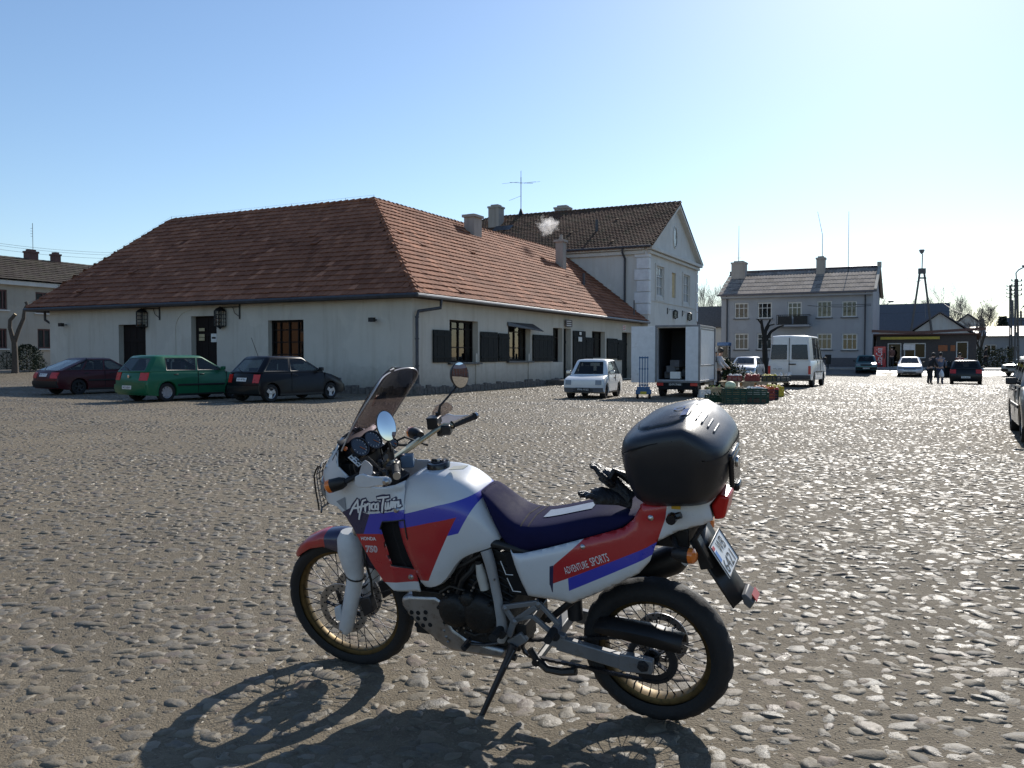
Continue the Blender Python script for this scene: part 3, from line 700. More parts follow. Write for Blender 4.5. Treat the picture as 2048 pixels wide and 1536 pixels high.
def chimney(parent, c, size, m, cap=.12, cm=None):
    B = M((r_, n_, Z3)).transposed(); mb = MB(); mb.box(V(c) + Z3 * size[2] / 2, size, B); o = mb.build('chimney', m, parent, world=True)
    mb = MB(); mb.box(V(c) + Z3 * (size[2] + .06), (size[0] + cap, size[1] + cap, .14), B); mb.box(V(c) + Z3 * (size[2] + .2), (size[0] * .7, size[1] * .7, .14), B); mb.build('chimney_cap', cm or m, o, world=True); return o
chimney(groof, Gv(ap - 1.7, 13.6, 10.4), (.9, .9, 2.55), MT['chimney_plaster']); chimney(groof, Gv(ap + .6, 9.0, 11.6), (.8, 1.1, 1.3), MT['chimney_plaster'])
mb = MB(); mb.tube([Gv(2.2, 4.4, 9.8), Gv(2.2, 4.4, 11.1)], .1, 8); mb.build('vent_pipe', MT['dark_zinc'], groof, world=True); mb = MB(); mb.quad(Gv(3.4, 11.8, 11.05), Gv(3.4, 13.3, 11.05), Gv(4.1, 13.3, 11.5), Gv(4.1, 11.8, 11.5)); mb.build('roof_hatch', MT['dark_zinc'], groof, world=True)
a = Gv(ap, 12.3, GA + .2); t = thing('television_antenna', 'thin television aerial mast with cross arms on the townhouse ridge', 'antenna', a); mb = MB()
mb.tube([a, a + Z3 * 3.0], .03, 6); mb.lathe([(.28, -.1), (.06, .55), (.0, .6)], a, Z3, 8); mb.tube([a + Z3 * 1.9, a + Z3 * 3.5], .018, 5); mb.build('mast', MT['iron'], t, world=True)
mb = MB(); ex = V((.98, -.1, 0)); k = V((.7, .72, .0))
mb.tube([a + Z3 * 2.62 - ex * .9, a + Z3 * 2.5 + ex * .95], .014, 5)
for c in (-.85, .55, .9): mb.tube([a + Z3 * 2.58 + ex * c - k * .9 - Z3 * .2, a + Z3 * 2.58 + ex * c + k * .9 + Z3 * .2], .010, 4)
mb.tube([a + Z3 * 1.55, a + Z3 * 1.2 - ex * .95], .012, 4); mb.build('aerial_arm', MT['iron'], t, world=True)
for u, v, lab, e in ((1334, 621, 'black caged lantern over the box truck, nearer of the gable pair', .0), (1364, 626, 'black caged lantern on the far side of the gable wall', .0)):
    p = onplane(u, v, GO, n_); lantern('wall_lantern', lab, p, r_, n_, .72, 2.2)

# ------------------------------------------------------------------ grey two storey house across the road
HO = FR - n_ * 13.0; HB = HOUSE_Z
hs = thing('grey_house', 'grey two storey house with sheet roof and small balcony across the road', 'building', HO + Z3 * HB)
Hv = lambda a, b, z: HO + n_ * a + r_ * b + Z3 * z        # a along the front, b backwards
def hrect(u0, u1, v0, v1): return oprect(u0, u1, v0, v1, HO, -r_, n_)
HW = [hrect(*q) for q in ((1469, 1497, 606, 637), (1515, 1544, 605, 637), (1634, 1664, 602, 635), (1684, 1714, 602, 634), (1469, 1497, 667, 699), (1514, 1544, 667, 699), (1634, 1664, 667, 699), (1684, 1715, 667, 700))]
BD = hrect(1575, 1604, 604, 637); HD = hrect(1578, 1602, 670, 735); HD[2] = HB + .1
HE = FR.length and 1.567 + (713 - 586) / 1700 * 76.0; HR = HE + 2.5
mb = MB(); wall(mb, HO, n_, -r_, 13.0, HB - .5, HE + .1, HW + [BD, HD], .16)
wall(mb, FR, r_, n_, 10, HB - .5, HE + .1, [], .2); mb.quad(Hv(0, 0, 0), Hv(0, 10, 0), Hv(0, 10, HE), Hv(0, 0, HE)); mb.quad(Hv(0, 10, 0), Hv(13, 10, 0), Hv(13, 10, HE), Hv(0, 10, HE))
for a in (13.0, 0): mb.add([Hv(a, 0, HE + .1), Hv(a, 10, HE + .1), Hv(a, 5, HR - .05)], [(0, 1, 2)])
mb.build('wall', MT['grey_plaster'], hs, world=True)
mb = MB(); mb.prism([Hv(.4, .4, HB), Hv(12.6, .4, HB), Hv(12.6, 9.6, HB), Hv(.4, 9.6, HB)], Z3 * (HE - HB - .1)); mb.build('room', MT['dark_void'], hs, world=True)
mk('corrugated', (.30, .25, .21), .9, spec=.12, var=.3, scale=2.5, tint=.25, dirt=((.14, .12, .10), 2.2, .5)); mk('roof_dark', (.10, .09, .10), .5, .2)
mb = MB(); s = (Hv(0, 5, HR) - Hv(0, -.45, HE)); 
rdm = random.Random(4); rows = 6; colsn = 24
for j in range(rows):
    for i in range(colsn):
        a0 = -.25 + 13.5 * i / colsn; a1 = -.25 + 13.5 * (i + 1) / colsn; z0 = HE; t = rdm.gauss(.5, .2)
        pl = [Hv(a, -.45 + 5.45 * y, HE + (HR - HE) * y) for y in (j / rows, (j + 1) / rows + .01) for a in ()]
        seg = 8; lo = []; hi = []
        for k in range(seg + 1):
            a = a0 + (a1 - a0) * k / seg; h = .016 * math.sin(k / seg * math.pi * 2 * 2)
            y0 = j / rows; y1 = (j + 1) / rows
            lo.append(Hv(a, -.45 + 5.45 * y0, HE + (HR - HE) * y0 + h + .022)); hi.append(Hv(a, -.45 + 5.45 * y1, HE + (HR - HE) * y1 + h + .0))
        mb.loft([lo, hi], closed=False, t=t)
mb.add([Hv(-.25, 5, HR), Hv(13.25, 5, HR), Hv(13.25, 10.45, HE), Hv(-.25, 10.45, HE)], [(0, 1, 2, 3)], 1)
mb.beam(Hv(-.3, -.5, HE - .04), Hv(13.3, -.5, HE - .04), .16, .16, m=1); mb.tube([Hv(-.3, 5, HR + .05), Hv(13.3, 5, HR + .05)], .13, 8, 1)
for y0, y1 in (((-.5, HE), (5, HR)), ((5, HR), (10.4, HE))): mb.beam(Hv(13.22, y0[0], y0[1] + .02), Hv(13.22, y1[0], y1[1] + .02), .22, .26, m=2)
mb.box(Hv(13.2, 5, HR + .2), (.35, .5, .5), M((n_, r_, Z3)).transposed(), 2)
hroof = mb.build('roof', [MT['corrugated'], MT['roof_dark'], MT['beige_plaster']], hs, world=True, recalc=False)
chimney(hroof, Hv(.8, 4.0, HR - .7), (1.1, 1.3, 1.45), MT['chimney_plaster']); chimney(hroof, Hv(8.25, 4.2, HR - .7), (.9, .75, 1.55), MT['chimney_plaster'])
mb = MB(); mb.beam(Hv(0, -.2, HE - .22), Hv(13, -.2, HE - .22), .4, .22); mb.build('cornice', MT['grey_plaster'], hs, world=True)
mb = MB()
for a in (.55, 12.4): mb.tube([Hv(a, -.4, HE - .1), Hv(a, -.12, HE - .5), Hv(a, -.12, HB)], .06, 6)
mb.build('downpipe', MT['dark_zinc'], hs, world=True)
mk('plinth_grey', (.09, .09, .10), .8)
mb = MB(); B = M((n_, r_, Z3)).transposed(); mb.box(Hv(HD[0] / 2 - .05, -.04, HB + .45), (HD[0] - .2, .12, .95), B); mb.box(Hv((HD[1] + 13) / 2 + .05, -.04, HB + .45), (13 - HD[1] - .1, .12, .95), B); mb.build('plinth', MT['plinth_grey'], hs, world=True)
mk('window_brown', (.12, .055, .045), .5)
for k, q in enumerate(HW):
    o = window(hs, HO, n_, -r_, q, .16, 3, [.66], MT['white_wood'], MT['window_glass'], .10)
    if k in (4, 5, 6, 0, 1, 2):
        z1 = q[2] + (q[3] - q[2]) * (.95 if k > 3 else .45); a0, a1 = q[0] + .1, q[1] - .1; cb = MB(); pts0 = []; pts1 = []
        for i in range(25):
            a = a0 + (a1 - a0) * i / 24; dz = 0 if k > 3 else .35 * abs(math.sin(i / 24 * math.pi * (1 if k != 1 else 2)))
            p = HO + n_ * a + r_ * (.20 + .02 * math.sin(i * 1.9)); pts0.append(p + Z3 * (q[2] + .05)); pts1.append(p + Z3 * (z1 - dz))
        cb.loft([pts0, pts1], closed=False); cb.build('curtain', MT['curtain'], o, world=True)
    if k < 4:
        cb = MB(); cb.box(HO + n_ * ((q[0] + q[1]) / 2) + r_ * .32 + Z3 * ((q[2] + q[3]) / 2), (q[1] - q[0], .02, q[3] - q[2]), B); cb.build('blind', MT['window_brown'], o, world=True)
    sb = MB(); sb.box(HO + n_ * ((q[0] + q[1]) / 2) - r_ * .06 + Z3 * (q[2] - .05), (q[1] - q[0] + .2, .18, .07), B); sb.build('window_sill', MT['dark_zinc'], o, world=True)
window(hs, HO, n_, -r_, BD, .16, 3, [.66], MT['white_wood'], MT['window_glass'], .12, name='balcony_door')
door(hs, HO, n_, -r_, HD, .16, MT['dark_wood'])
bal = MB(); a0, a1 = pr(1556, 640, HO, -r_, n_)[0], pr(1622, 640, HO, -r_, n_)[0]; zb = pr(1590, 652, HO, -r_, n_)[1]
bal.box(Hv((a0 + a1) / 2, -.55, zb), (a1 - a0, 1.1, .16), B); bo = bal.build('balcony', MT['grey_plaster'], hs, world=True)
bal = MB()
for z in (zb + .12, zb + .95): bal.beam(Hv(a0 + .05, -1.05, z), Hv(a1 - .05, -1.05, z), .05, .05)
for a in (a0 + .05, a1 - .05):
    for z in (zb + .12, zb + .95): bal.beam(Hv(a, -1.05, z), Hv(a, 0, z), .05, .05)
k = int((a1 - a0) / .16)
for i in range(k + 1): bal.beam(Hv(a0 + .05 + (a1 - a0 - .1) * i / k, -1.05, zb + .1), Hv(a0 + .05 + (a1 - a0 - .1) * i / k, -1.05, zb + .95), .03, .03)
bal.box(Hv(a0 + .75, -1.05, zb + .5), (1.2, .02, .7), B); bal.box(Hv(a1 - .75, -1.05, zb + .5), (1.2, .02, .7), B); bal.build('railing', MT['iron'], bo, world=True)
for u, y, h, lab in ((1477, 4.5, 3.6, 'short thin radio mast above the wide left chimney of the grey house'), (1644, 4.3, 4.4, 'slanting hair thin mast above the middle chimney of the grey house'), (1696, 4.2, 5.6, 'tall straight radio mast on the right half of the sheet roof')):
    a_ = pr(u, 560, HO + r_ * y, -r_, n_)[0]; b = Hv(a_, y, HR + (.9 if u < 1690 else -.5)); t = MB()
    t.tube([b, b + Z3 * h * .5, b + Z3 * h + n_ * (-.45 if u == 1644 else 0)], [.035, .025, .015], 5); 
    if u == 1477: t.beam(b + Z3 * .5 - n_ * .2, b + Z3 * .5 + n_ * .2, .02, .02)
    if u == 1696: t.lathe([(.22, -.6), (.1, .0), (.03, .1)], b, Z3, 6)
    tag(t.build('radio_mast', MT['iron'], loc=b), lab, 'mast', 'radio masts on the grey house')

# ------------------------------------------------------------------ low buildings between and around
def hut(name, label, cat, O, d, b, L, W_, h, rise, wm, rm, ops=(), ov=.3, ridge='long', gm=None, z0=None):
    """plain pitched building: d along the front, b backwards"""
    O = V(O); z0 = O.z if z0 is None else z0; t = thing(name, label, cat, O); mb = MB(); P = lambda a, k, z: V((O.x, O.y, 0)) + d * a + b * k + Z3 * (z0 + z)
    wall(mb, O, d, -b, L, z0 - .6, z0 + h, [(o[0], o[1], z0 + o[2], z0 + o[3]) for o in ops], .12)
    mb.quad(P(L, 0, -.6), P(L, W_, -.6), P(L, W_, h), P(L, 0, h)); mb.quad(P(0, W_, -.6), P(0, 0, -.6), P(0, 0, h), P(0, W_, h)); mb.quad(P(L, W_, -.6), P(0, W_, -.6), P(0, W_, h), P(L, W_, h))
    if ridge == 'long':
        for a in (0, L): mb.add([P(a, 0, h), P(a, W_, h), P(a, W_ / 2, h + rise)], [(0, 1, 2)])
        sl = [([P(-ov, -ov, h - .05), P(L + ov, -ov, h - .05), P(L + ov, W_ / 2, h + rise + .05), P(-ov, W_ / 2, h + rise + .05)]), ([P(-ov, W_ + ov, h - .05), P(L + ov, W_ + ov, h - .05), P(L + ov, W_ / 2, h + rise + .05), P(-ov, W_ / 2, h + rise + .05)])]
    elif ridge == 'cross':
        for k in (0, W_): mb.add([P(0, k, h), P(L, k, h), P(L / 2, k, h + rise)], [(0, 1, 2)])
        sl = [([P(-ov, -ov, h - .05), P(-ov, W_ + ov, h - .05), P(L / 2, W_ + ov, h + rise + .05), P(L / 2, -ov, h + rise + .05)]), ([P(L + ov, -ov, h - .05), P(L + ov, W_ + ov, h - .05), P(L / 2, W_ + ov, h + rise + .05), P(L / 2, -ov, h + rise + .05)])]
    else: sl = [[P(-ov, -ov, h - .05), P(L + ov, -ov, h - .05), P(L + ov, W_ + ov, h + rise), P(-ov, W_ + ov, h + rise)]]
    mb.build('wall', wm, t, world=True)
    rb = MB()
    for q in sl:
        nn = (q[1] - q[0]).cross(q[3] - q[0]).normalized(); nn = nn if nn.z > 0 else -nn
        rb.prism(q, nn * .1)
    ro = rb.build('roof', rm, t, world=True)
    if ops: rm_ = MB(); rm_.prism([P(.25, .3, .05), P(L - .25, .3, .05), P(L - .25, W_ - .2, .05), P(.25, W_ - .2, .05)], Z3 * (h - .6)); rm_.build('room', MT['dark_void'], t, world=True)
    for o in ops:
        if len(o) > 4: window(t, O, d, -b, (o[0], o[1], z0 + o[2], z0 + o[3]), .12, o[4], o[5], MT['white_wood'] if len(o) < 7 else o[6], MT['shop_glass'], .08)
    return t, ro, P
mk('slate_roof', (.07, .075, .085), .6, var=.25); mk('thatch_grey', (.13, .115, .10), .85, var=.4, scale=9, bmp=.5); mk('rust_roof', (.12, .055, .04), .6, var=.3); mk('bright_sheet', (.34, .31, .27), .5, .1)
mk('kiosk_wall', (.05, .04, .038), .6, var=.3); mk('yellow_band', (.42, .34, .04), .5); mk('blue_sheet', (.06, .10, .18), .5)
# low shed between townhouse and grey house
o = standing(1385, 84); o.z = .4; hut('shed', 'low white shed with a weathered brown roof between the two big houses', 'shed', o, n_, r_, 7, 6, 4.0, 2.1, MT['white_plaster'], MT['thatch_grey'])
# long dark roofed hall right of the grey house
o = standing(1757, 88); hut('hall', 'low hall with long dark slate blue roof beside the grey house', 'building', o, n_, r_, 6.2, 8, 3.6, 2.9, MT['grey_plaster'], MT['slate_roof'])
# kiosk row
o = standing(1752, 74.5); ko = o
kt, kr, KP = hut('kiosk', 'dark shop kiosk with yellow fascia band and sagging canopy roof', 'kiosk', o, n_, r_, 7.7, 4, 2.95, -.45, MT['kiosk_wall'], MT['rust_roof'], ((.9, 2.0, .1, 2.2, 1, []), (2.2, 3.9, .9, 2.2, 2, []), (6.2, 7.1, .8, 2.3, 1, [])), .35, 'mono')
mb = MB(); B = M((n_, r_, Z3)).transposed(); mb.box(KP(2.65, -.42, 2.62), (4.6, .06, .22), B); mb.build('fascia', MT['yellow_band'], kt, world=True)
mb = MB(); mb.box(KP(5.2, -.03, 1.75), (.7, .05, .5), B); mb.box(KP(5.95, -.03, 1.75), (.35, .05, .5), B); mb.box(KP(2.6, -.03, 1.85), (.9, .06, .5), B, 1); mk('sign_orange', (.30, .085, .02), .5); mb.build('shop_sign', [MT['sign_orange'], MT['sign_white']], kt, world=True)
mb = MB()
for a in range(8): mb.beam(KP(-.3 + a * 1.08, -1.3, 3.05 + .35 * abs(a - 3.2) / 6), KP(.78 + a * 1.08, -1.3, 3.05 + .35 * abs(a - 2.2) / 6), .12, .22)
mb.build('canopy_beam', MT['rust_roof'], kt, world=True)
vm = thing('vending_machine', 'red soft drink machine with white script lettering beside the kiosk', 'drinks machine', KP(.35, -.9, -.02)); Bk = B
mk('machine_red', (.50, .02, .025), .35, coat=.4)
mb = MB(); mb.box(KP(.35, -.9, .95), (.95, .75, 1.9), B); mb.build('cabinet', MT['machine_red'], vm, world=True, bevel=.03)
mb = MB(); text(mb, 'Coca-Cola', KP(.30, -1.28, 1.0), Z3, -n_, .5, 0, 1.5, shear=.25); mb.build('lettering', MT['white_paint'], vm, world=True, recalc=False)
mb = MB(); mb.box(KP(.70, -1.285, 1.1), (.10, .02, .5), B); mb.box(KP(.35, -1.285, .25), (.5, .02, .14), B); mb.build('coin_panel', MT['black_plastic'], vm, world=True)
# gabled white house behind the kiosk, and the lit one to its right
o = standing(1886, 92); o.z += .1; t, ro, P = hut('white_gabled_house', 'white house with dark gable peak showing above the kiosk canopy', 'building', o, n_, r_, 4.6, 7, 3.4, 2.0, MT['white_plaster'], MT['roof_dark'], (), .4, 'cross')
o = standing(1820, 81); hut('annex', 'white walled annex with a dark pitched roof under the pylon', 'building', o, n_, r_, 5.0, 5, 3.2, 1.9, MT['white_plaster'], MT['roof_dark'], (), .35, 'cross')
o = standing(1946, 84); t, ro, P = hut('bright_roof_house', 'low pale house whose sheet roof glints in the sun behind the trees', 'building', o, n_, r_, 4.4, 5, 3.0, .9, MT['grey_plaster'], MT['bright_sheet'], ((1.0, 2.0, 1.0, 2.2, 2, [.5]), (2.8, 3.7, .9, 2.1, 2, [.5])))
chimney(ro, P(.8, 2.5, 3.4), (.5, .5, 1.2), MT['chimney_plaster'])
o = standing(2020, 100); hut('distant_house', 'small bluish house at the right edge beyond the lamp posts', 'building', o, n_, r_, 9, 7, 3.2, 2.4, MT['grey_plaster'], MT['slate_roof'])
# house on the far left
O5 = V((-34.6, 60, .25)) - r_ * 34
def lrect(u0, u1, v0, v1): return oprect(u0, u1, v0, v1, O5, n_, r_)
LW_ = [lrect(-2, 14, 579, 619), lrect(71, 103, 585, 626), lrect(-2, 14, 657, 697), lrect(75, 103, 658, 697)]
ft = thing('beige_house', 'beige two storey house with grey mossy roof and two brick chimneys at far left', 'building', O5 + r_ * 34)
FE = 1.567 + (713 - 562) / 1700 * 60; FRz = FE + 2.1
mb = MB(); more = []
for k in (0, 1):
    q = LW_[1 + 2 * k]
    for s in (1, 2): more.append([q[0] + 7.2 * s, q[1] + 7.2 * s, q[2], q[3]])
    q = LW_[2 * k]
    for s in (1, 2, 3): more.append([q[0] - 6.5 * s, q[1] - 6.5 * s, q[2], q[3]])
allw = LW_ + [q for q in more if q[0] > .5 and q[1] < 61]
wall(mb, O5, r_, n_, 62, -.6, FE, allw, .16)
F5 = lambda a, b, z: V((O5.x, O5.y, 0)) + r_ * a + l_ * b + Z3 * z
mb.quad(F5(0, 0, -.6), F5(0, 9, -.6), F5(0, 9, FE), F5(0, 0, FE)); mb.quad(F5(0, 9, -.6), F5(62, 9, -.6), F5(62, 9, FE), F5(0, 9, FE)); mb.quad(F5(62, 0, -.6), F5(62, 9, -.6), F5(62, 9, FE), F5(62, 0, FE))
for a in (0, 62): mb.add([F5(a, 0, FE), F5(a, 9, FE), F5(a, 4.5, FRz)], [(0, 1, 2)])
mb.build('wall', MT['beige_plaster'], ft, world=True)
mb = MB(); mb.prism([F5(.4, .4, 0), F5(61.6, .4, 0), F5(61.6, 8.6, 0), F5(.4, 8.6, 0)], Z3 * (FE - .1)); mb.build('room', MT['dark_void'], ft, world=True)
MT['mossy_roof'] = roof_mat('mossy_roof', (.045, .036, .032), (.085, .068, .058), (.07, .07, .042), .8)
mb = MB(); e0, e1 = F5(-.3, -.45, FE - .03), F5(62.3, -.45, FE - .03)
tiles(mb, [e0, e1, F5(62.3, 4.5, FRz), F5(-.3, 4.5, FRz)], e0, e1, .5, .45, 21); mb.add([F5(-.3, 4.5, FRz), F5(62.3, 4.5, FRz), F5(62.3, 9.4, FE), F5(-.3, 9.4, FE)], [(0, 1, 2, 3)], 1)
ro = mb.build('roof', [MT['mossy_roof'], MT['roof_under']], ft, world=True, recalc=False)
mb = MB(); mb.beam(F5(0, -.18, FE - .2), F5(62, -.18, FE - .2), .36, .3); mb.build('cornice', MT['white_plaster'], ft, world=True)
for q in allw:
    o = window(ft, O5, r_, n_, q, .16, 2, [], MT['window_brown'], MT['window_glass'], .1)
    cb = MB(); cb.quad(*[V((O5.x, O5.y, 0)) + r_ * a - n_ * .2 + Z3 * z for a, z in ((q[0], q[2]), (q[1], q[2]), (q[1], q[3]), (q[0], q[3]))]); cb.build('curtain', MT['curtain'], o, world=True)
    sb = MB(); sb.box(V((O5.x, O5.y, 0)) + r_ * ((q[0] + q[1]) / 2) + n_ * .05 + Z3 * (q[2] - .06), (q[1] - q[0] + .25, .16, .09), M((r_, n_, Z3)).transposed()); sb.build('window_sill', MT['white_plaster'], o, world=True)
mk('dark_brick', (.12, .06, .05), .8, var=.35, scale=12, bmp=.4)
for u, wd in ((62, .8), (111, .5)):
    a = pr(u, 515, O5 + l_ * 4.5, n_, r_)[0]; chimney(ro, F5(a, 4.5, FRz - .3), (wd, .6, .80), MT['dark_brick'], .10)
a = pr(66, 505, O5 + l_ * 4.5, n_, r_)[0]; b = F5(a, 4.5, FRz + .6); mb = MB(); mb.tube([b, b + Z3 * 2.2], .02, 5)
for z in (1.2, 1.4, 1.6, 1.8): mb.tube([b + Z3 * z - n_ * .1 - r_ * .12, b + Z3 * z + r_ * .02], .012, 4)
tag(mb.build('roof_aerial', MT['iron'], loc=b), 'small comb shaped aerial above the brick chimney at far left', 'antenna')
# brick front on the side of the square behind the camera, seen in the mirrors and panes
plaster('orange_render', (.50, .27, .15), (.35, .2, .12), .4)
hut('rendered_house', 'orange rendered house out of frame at left, mirrored in the tavern window', 'building', V((-48, 40, .1)), V((0, -1, 0)), V((-1, 0, 0)), 44, 9, 5.6, 3.2, MT['orange_render'], MT['roof_dark'], [(3 + 5 * i, 4.3 + 5 * i, z, z + 1.7, 2, [.6]) for i in range(8) for z in (1.0, 3.6)])

plaster('red_render', (.24, .10, .07), (.15, .07, .05), .4)
hut('brick_red_house', 'red rendered house out of frame to the right, mirrored in the handlebar mirror', 'building', V((38, -16, 0)), V((0, 1, 0)), V((1, 0, 0)), 30, 9, 5.4, 3.0, MT['red_render'], MT['roof_dark'], [(2 + 4 * i, 3.2 + 4 * i, z, z + 1.7, 2, [.6]) for i in range(7) for z in (.9, 3.3)])
# ------------------------------------------------------------------ vehicles
paint('paint_maroon', (.055, .006, .010), 0, 0, .3, .08); paint('paint_green', (.012, .12, .056), .1, 0, .35, .12); paint('paint_black', (.006, .006, .009), 0, 0, .22, .03)
paint('paint_white', (.72, .72, .70), 0, 1); paint('paint_silver', (.48, .50, .54), .6); paint('paint_teal', (.02, .11, .12), .3); paint('paint_dark', (.012, .016, .018), 0, 0, .3, .1); paint('paint_lightgreen', (.36, .42, .40), .5); paint('paint_beige', (.22, .20, .165), .4)
mk('grey_plastic', (.09, .09, .095), .6)
def lerp_profile(pts, z):
    for (x0, z0), (x1, z1) in zip(pts, pts[1:]):
        if min(z0, z1) <= z <= max(z0, z1) and z0 != z1: return x0 + (x1 - x0) * (z - z0) / (z1 - z0)
    return pts[0][0]
def make_wheel(parent, c, Rw, wdt, hub, style, spokes=5):
    mb = MB(); y = V((0, 1, 0)); s = 1 if c[1] > 0 else -1; y = y * s; rr = Rw * .64
    mb.lathe([(rr, -wdt / 2), (Rw * .93, -wdt / 2), (Rw, -wdt * .36), (Rw, wdt * .36), (Rw * .93, wdt / 2), (rr, wdt / 2)], c, y, 28); t = mb.build('wheel', MT['rubber'], parent)
    mb = MB(); mb.lathe([(rr, -wdt / 2), (rr * .98, wdt * .42), (rr * .90, wdt * .36), (rr * .86, wdt * .1)], c, y, 24); mb.lathe([(rr * .87, wdt * .12), (0, wdt * .12)], c, y, 24, 1)
    k = 2 * math.pi / spokes
    for i in range(spokes):
        a = V((math.cos(i * k + .4), 0, math.sin(i * k + .4))); mb.beam(V(c) + y * wdt * .33 + a * rr * .1, V(c) + y * wdt * .38 + a * rr * .9, rr * style, .02, up=y)
    mb.lathe([(0, wdt * .42), (rr * .28, wdt * .40), (rr * .34, wdt * .2)], c, y, 16); mb.build('rim', [hub, MT['dark_metal']], t)
def make_car(name, label, cat, at, az, S, pm, extras=()):
    t = thing(name, label, cat, at, math.pi / 2 - az)
    L, W_, zb = S['L'], S['W'], S['zb']; hw = W_ / 2; Rw = S['R']; sill = S.get('sill', .2)
    rear, front, top = S['rear'], S['front'], S['top']     # rear: bottom to top, top: rear to front, front: top to bottom
    def bow(x, y):
        k = (abs(y) / hw) ** 2.4; xr, xf = rear[0][0], front[-1][0]
        return x - S.get('bowf', .16) * k * sm(xf - .8, xf, x) + S.get('bowr', .10) * k * (1 - sm(xr, xr + .6, x))
    out = list(rear) + list(top) + list(front); und = []
    for ax in (S['xf'], S['xr']):
        Ra = Rw + .055; a0 = math.asin(max(-.9, (sill - Rw) / Ra))
        for i in range(13):
            a = a0 + (math.pi - 2 * a0) * i / 12; und.append((ax + Ra * math.cos(a), Rw + Ra * math.sin(a)))
    out += und; n = len(out); zm = (sill + zb) / 2
    layers = []
    for f, dz, ds in ((-1, .035, .05), (-.975, .012, .0), (-.93, 0, 0), (-.5, -.006, 0), (0, -.012, 0), (.5, -.006, 0), (.93, 0, 0), (.975, .012, 0), (1, .035, .05)):
        y = f * hw; layers.append([V((bow(x * (1 - (.012 if abs(f) == 1 else 0)), y), y * (1 - .035 * max(0, (z - zm) / (zb - zm)) ** 2 - .05 * max(0, (zm - z) / zm) ** 2), z - (dz * max(0, (z - zm) / (zb - zm))))) for x, z in out])
    mb = MB(); mb.loft(layers, True, True); body = mb.build('body', pm, t, ang=42)
    def endx(z, end, y): return bow(lerp_profile(rear if end < 0 else front, z), y)
    def patch(name, end, y0, y1, z0, z1, m, off=.012, par=body, th=.03, nm=None, k=6):
        mb = MB(); A = []; Bq = []
        for i in range(k + 1):
            y = y0 + (y1 - y0) * i / k
            row = [V((endx(z, end, y) + end * off, y, z)) for z in (z0, (z0 + z1) / 2, z1)]; A.append(row)
        for row in A: Bq.append([p - V((end * th, 0, 0)) for p in row])
        rings = [[a[0], a[1], a[2], b[2], b[1], b[0]] for a, b in zip(A, Bq)]
        mb.loft(rings, True, True); return mb.build(name, m, par)
    # greenhouse
    G = S['gh']; wb = hw * .955; wt = hw * G.get('wt', .80); zr = G['zr']; cols = G['cols']; c = .10
    zt = zr - .055
    def ring(k, z, inset, y):
        f = k; xr = G['xr'][0] * (1 - f) + G['xr'][1] * f + inset; xf = G['xf'][0] * (1 - f) + G['xf'][1] * f - inset
        mid = [a * (1 - f) + b * f for a, b in cols]
        mid = [min(max(q, xr + c), xf - c) for q in mid]
        side = [xr + c] + mid + [xf - c]
        return [V((q, y, z)) for q in side] + [V((xf, y - c, z)), V((xf + .07, 0, z)), V((xf, -(y - c), z))] + [V((q, -y, z)) for q in side[::-1]] + [V((xr, -(y - c), z)), V((xr - .04, 0, z)), V((xr, y - c, z))]
    rings = [ring(0, zb - .03, 0, wb), ring(0, zb + .0, 0, wb), ring(1, zt, 0, wt), ring(1, zr - .012, .05, wt - .06), ring(1, zr + .012, .2, wt - .24)]
    n = len(rings[0]); ns = len(cols) + 2
    bm = bmesh.new(); vv = [[bm.verts.new(p) for p in r] for r in rings]; wins = []
    skip = G.get('blank', ())
    for i in range(4):
        for j in range(n):
            j2 = (j + 1) % n; f = bm.faces.new((vv[i][j], vv[i][j2], vv[i + 1][j2], vv[i + 1][j]))
            if i == 1:
                if j < ns - 1 and j not in skip: wins.append((f, 'window', .045))
                elif ns + 2 < j < 2 * ns + 2 and (2 * ns + 1 - j) not in skip: wins.append((f, 'window', .045))
                elif j in (ns, ns + 1): wins.append((f, 'windscreen', .03))
                elif j >= 2 * ns + 3 and j < 2 * ns + 5 and not G.get('norear'): wins.append((f, 'rear_window', .035))
    bm.faces.new(vv[4])
    gl = MB(); panes = []
    fr = [f for f, nme, th in wins if nme == 'windscreen']; rr_ = [f for f, nme, th in wins if nme == 'rear_window']
    for grp in (fr, rr_):
        if len(grp) == 2: pass
    kill = []
    for f, nme, th in wins:
        if nme == 'window':
            bmesh.ops.inset_region(bm, faces=[f], thickness=th * .6, use_even_offset=True); q_ = bmesh.ops.inset_region(bm, faces=[f], thickness=.022, use_even_offset=True)
            for z_ in q_['faces']: z_.material_index = 1
            panes.append((nme, [[q.co.copy() for q in f.verts]])); kill.append(f)
    for grp, nme in ((fr, 'windscreen'), (rr_, 'rear_window')):
        if grp:
            bmesh.ops.inset_region(bm, faces=grp, thickness=.035, use_even_offset=True); q_ = bmesh.ops.inset_region(bm, faces=grp, thickness=.025, use_even_offset=True)
            for z_ in q_['faces']: z_.material_index = 1
            panes.append((nme, [[q.co.copy() for q in f.verts] for f in grp])); kill += grp
    bmesh.ops.delete(bm, geom=kill, context='FACES')
    bmesh.ops.recalc_face_normals(bm, faces=bm.faces)
    me = bpy.data.meshes.new('roof'); bm.to_mesh(me); bm.free(); me.materials.append(pm); me.materials.append(MT['black_plastic'])
    for p in me.polygons: p.use_smooth = True
    me.set_sharp_from_angle(angle=R(38))
    ro = bpy.data.objects.new('roof', me); col.objects.link(ro); ro.parent = t
    q = ro.modifiers.new('s', 'SOLIDIFY'); q.thickness = .03; q.offset = -1
    for nme, fs in panes:
        g = MB()
        for f in fs: g.add(f, [tuple(range(len(f)))])
        g.build(nme, MT['car_glass'], t, recalc=False)
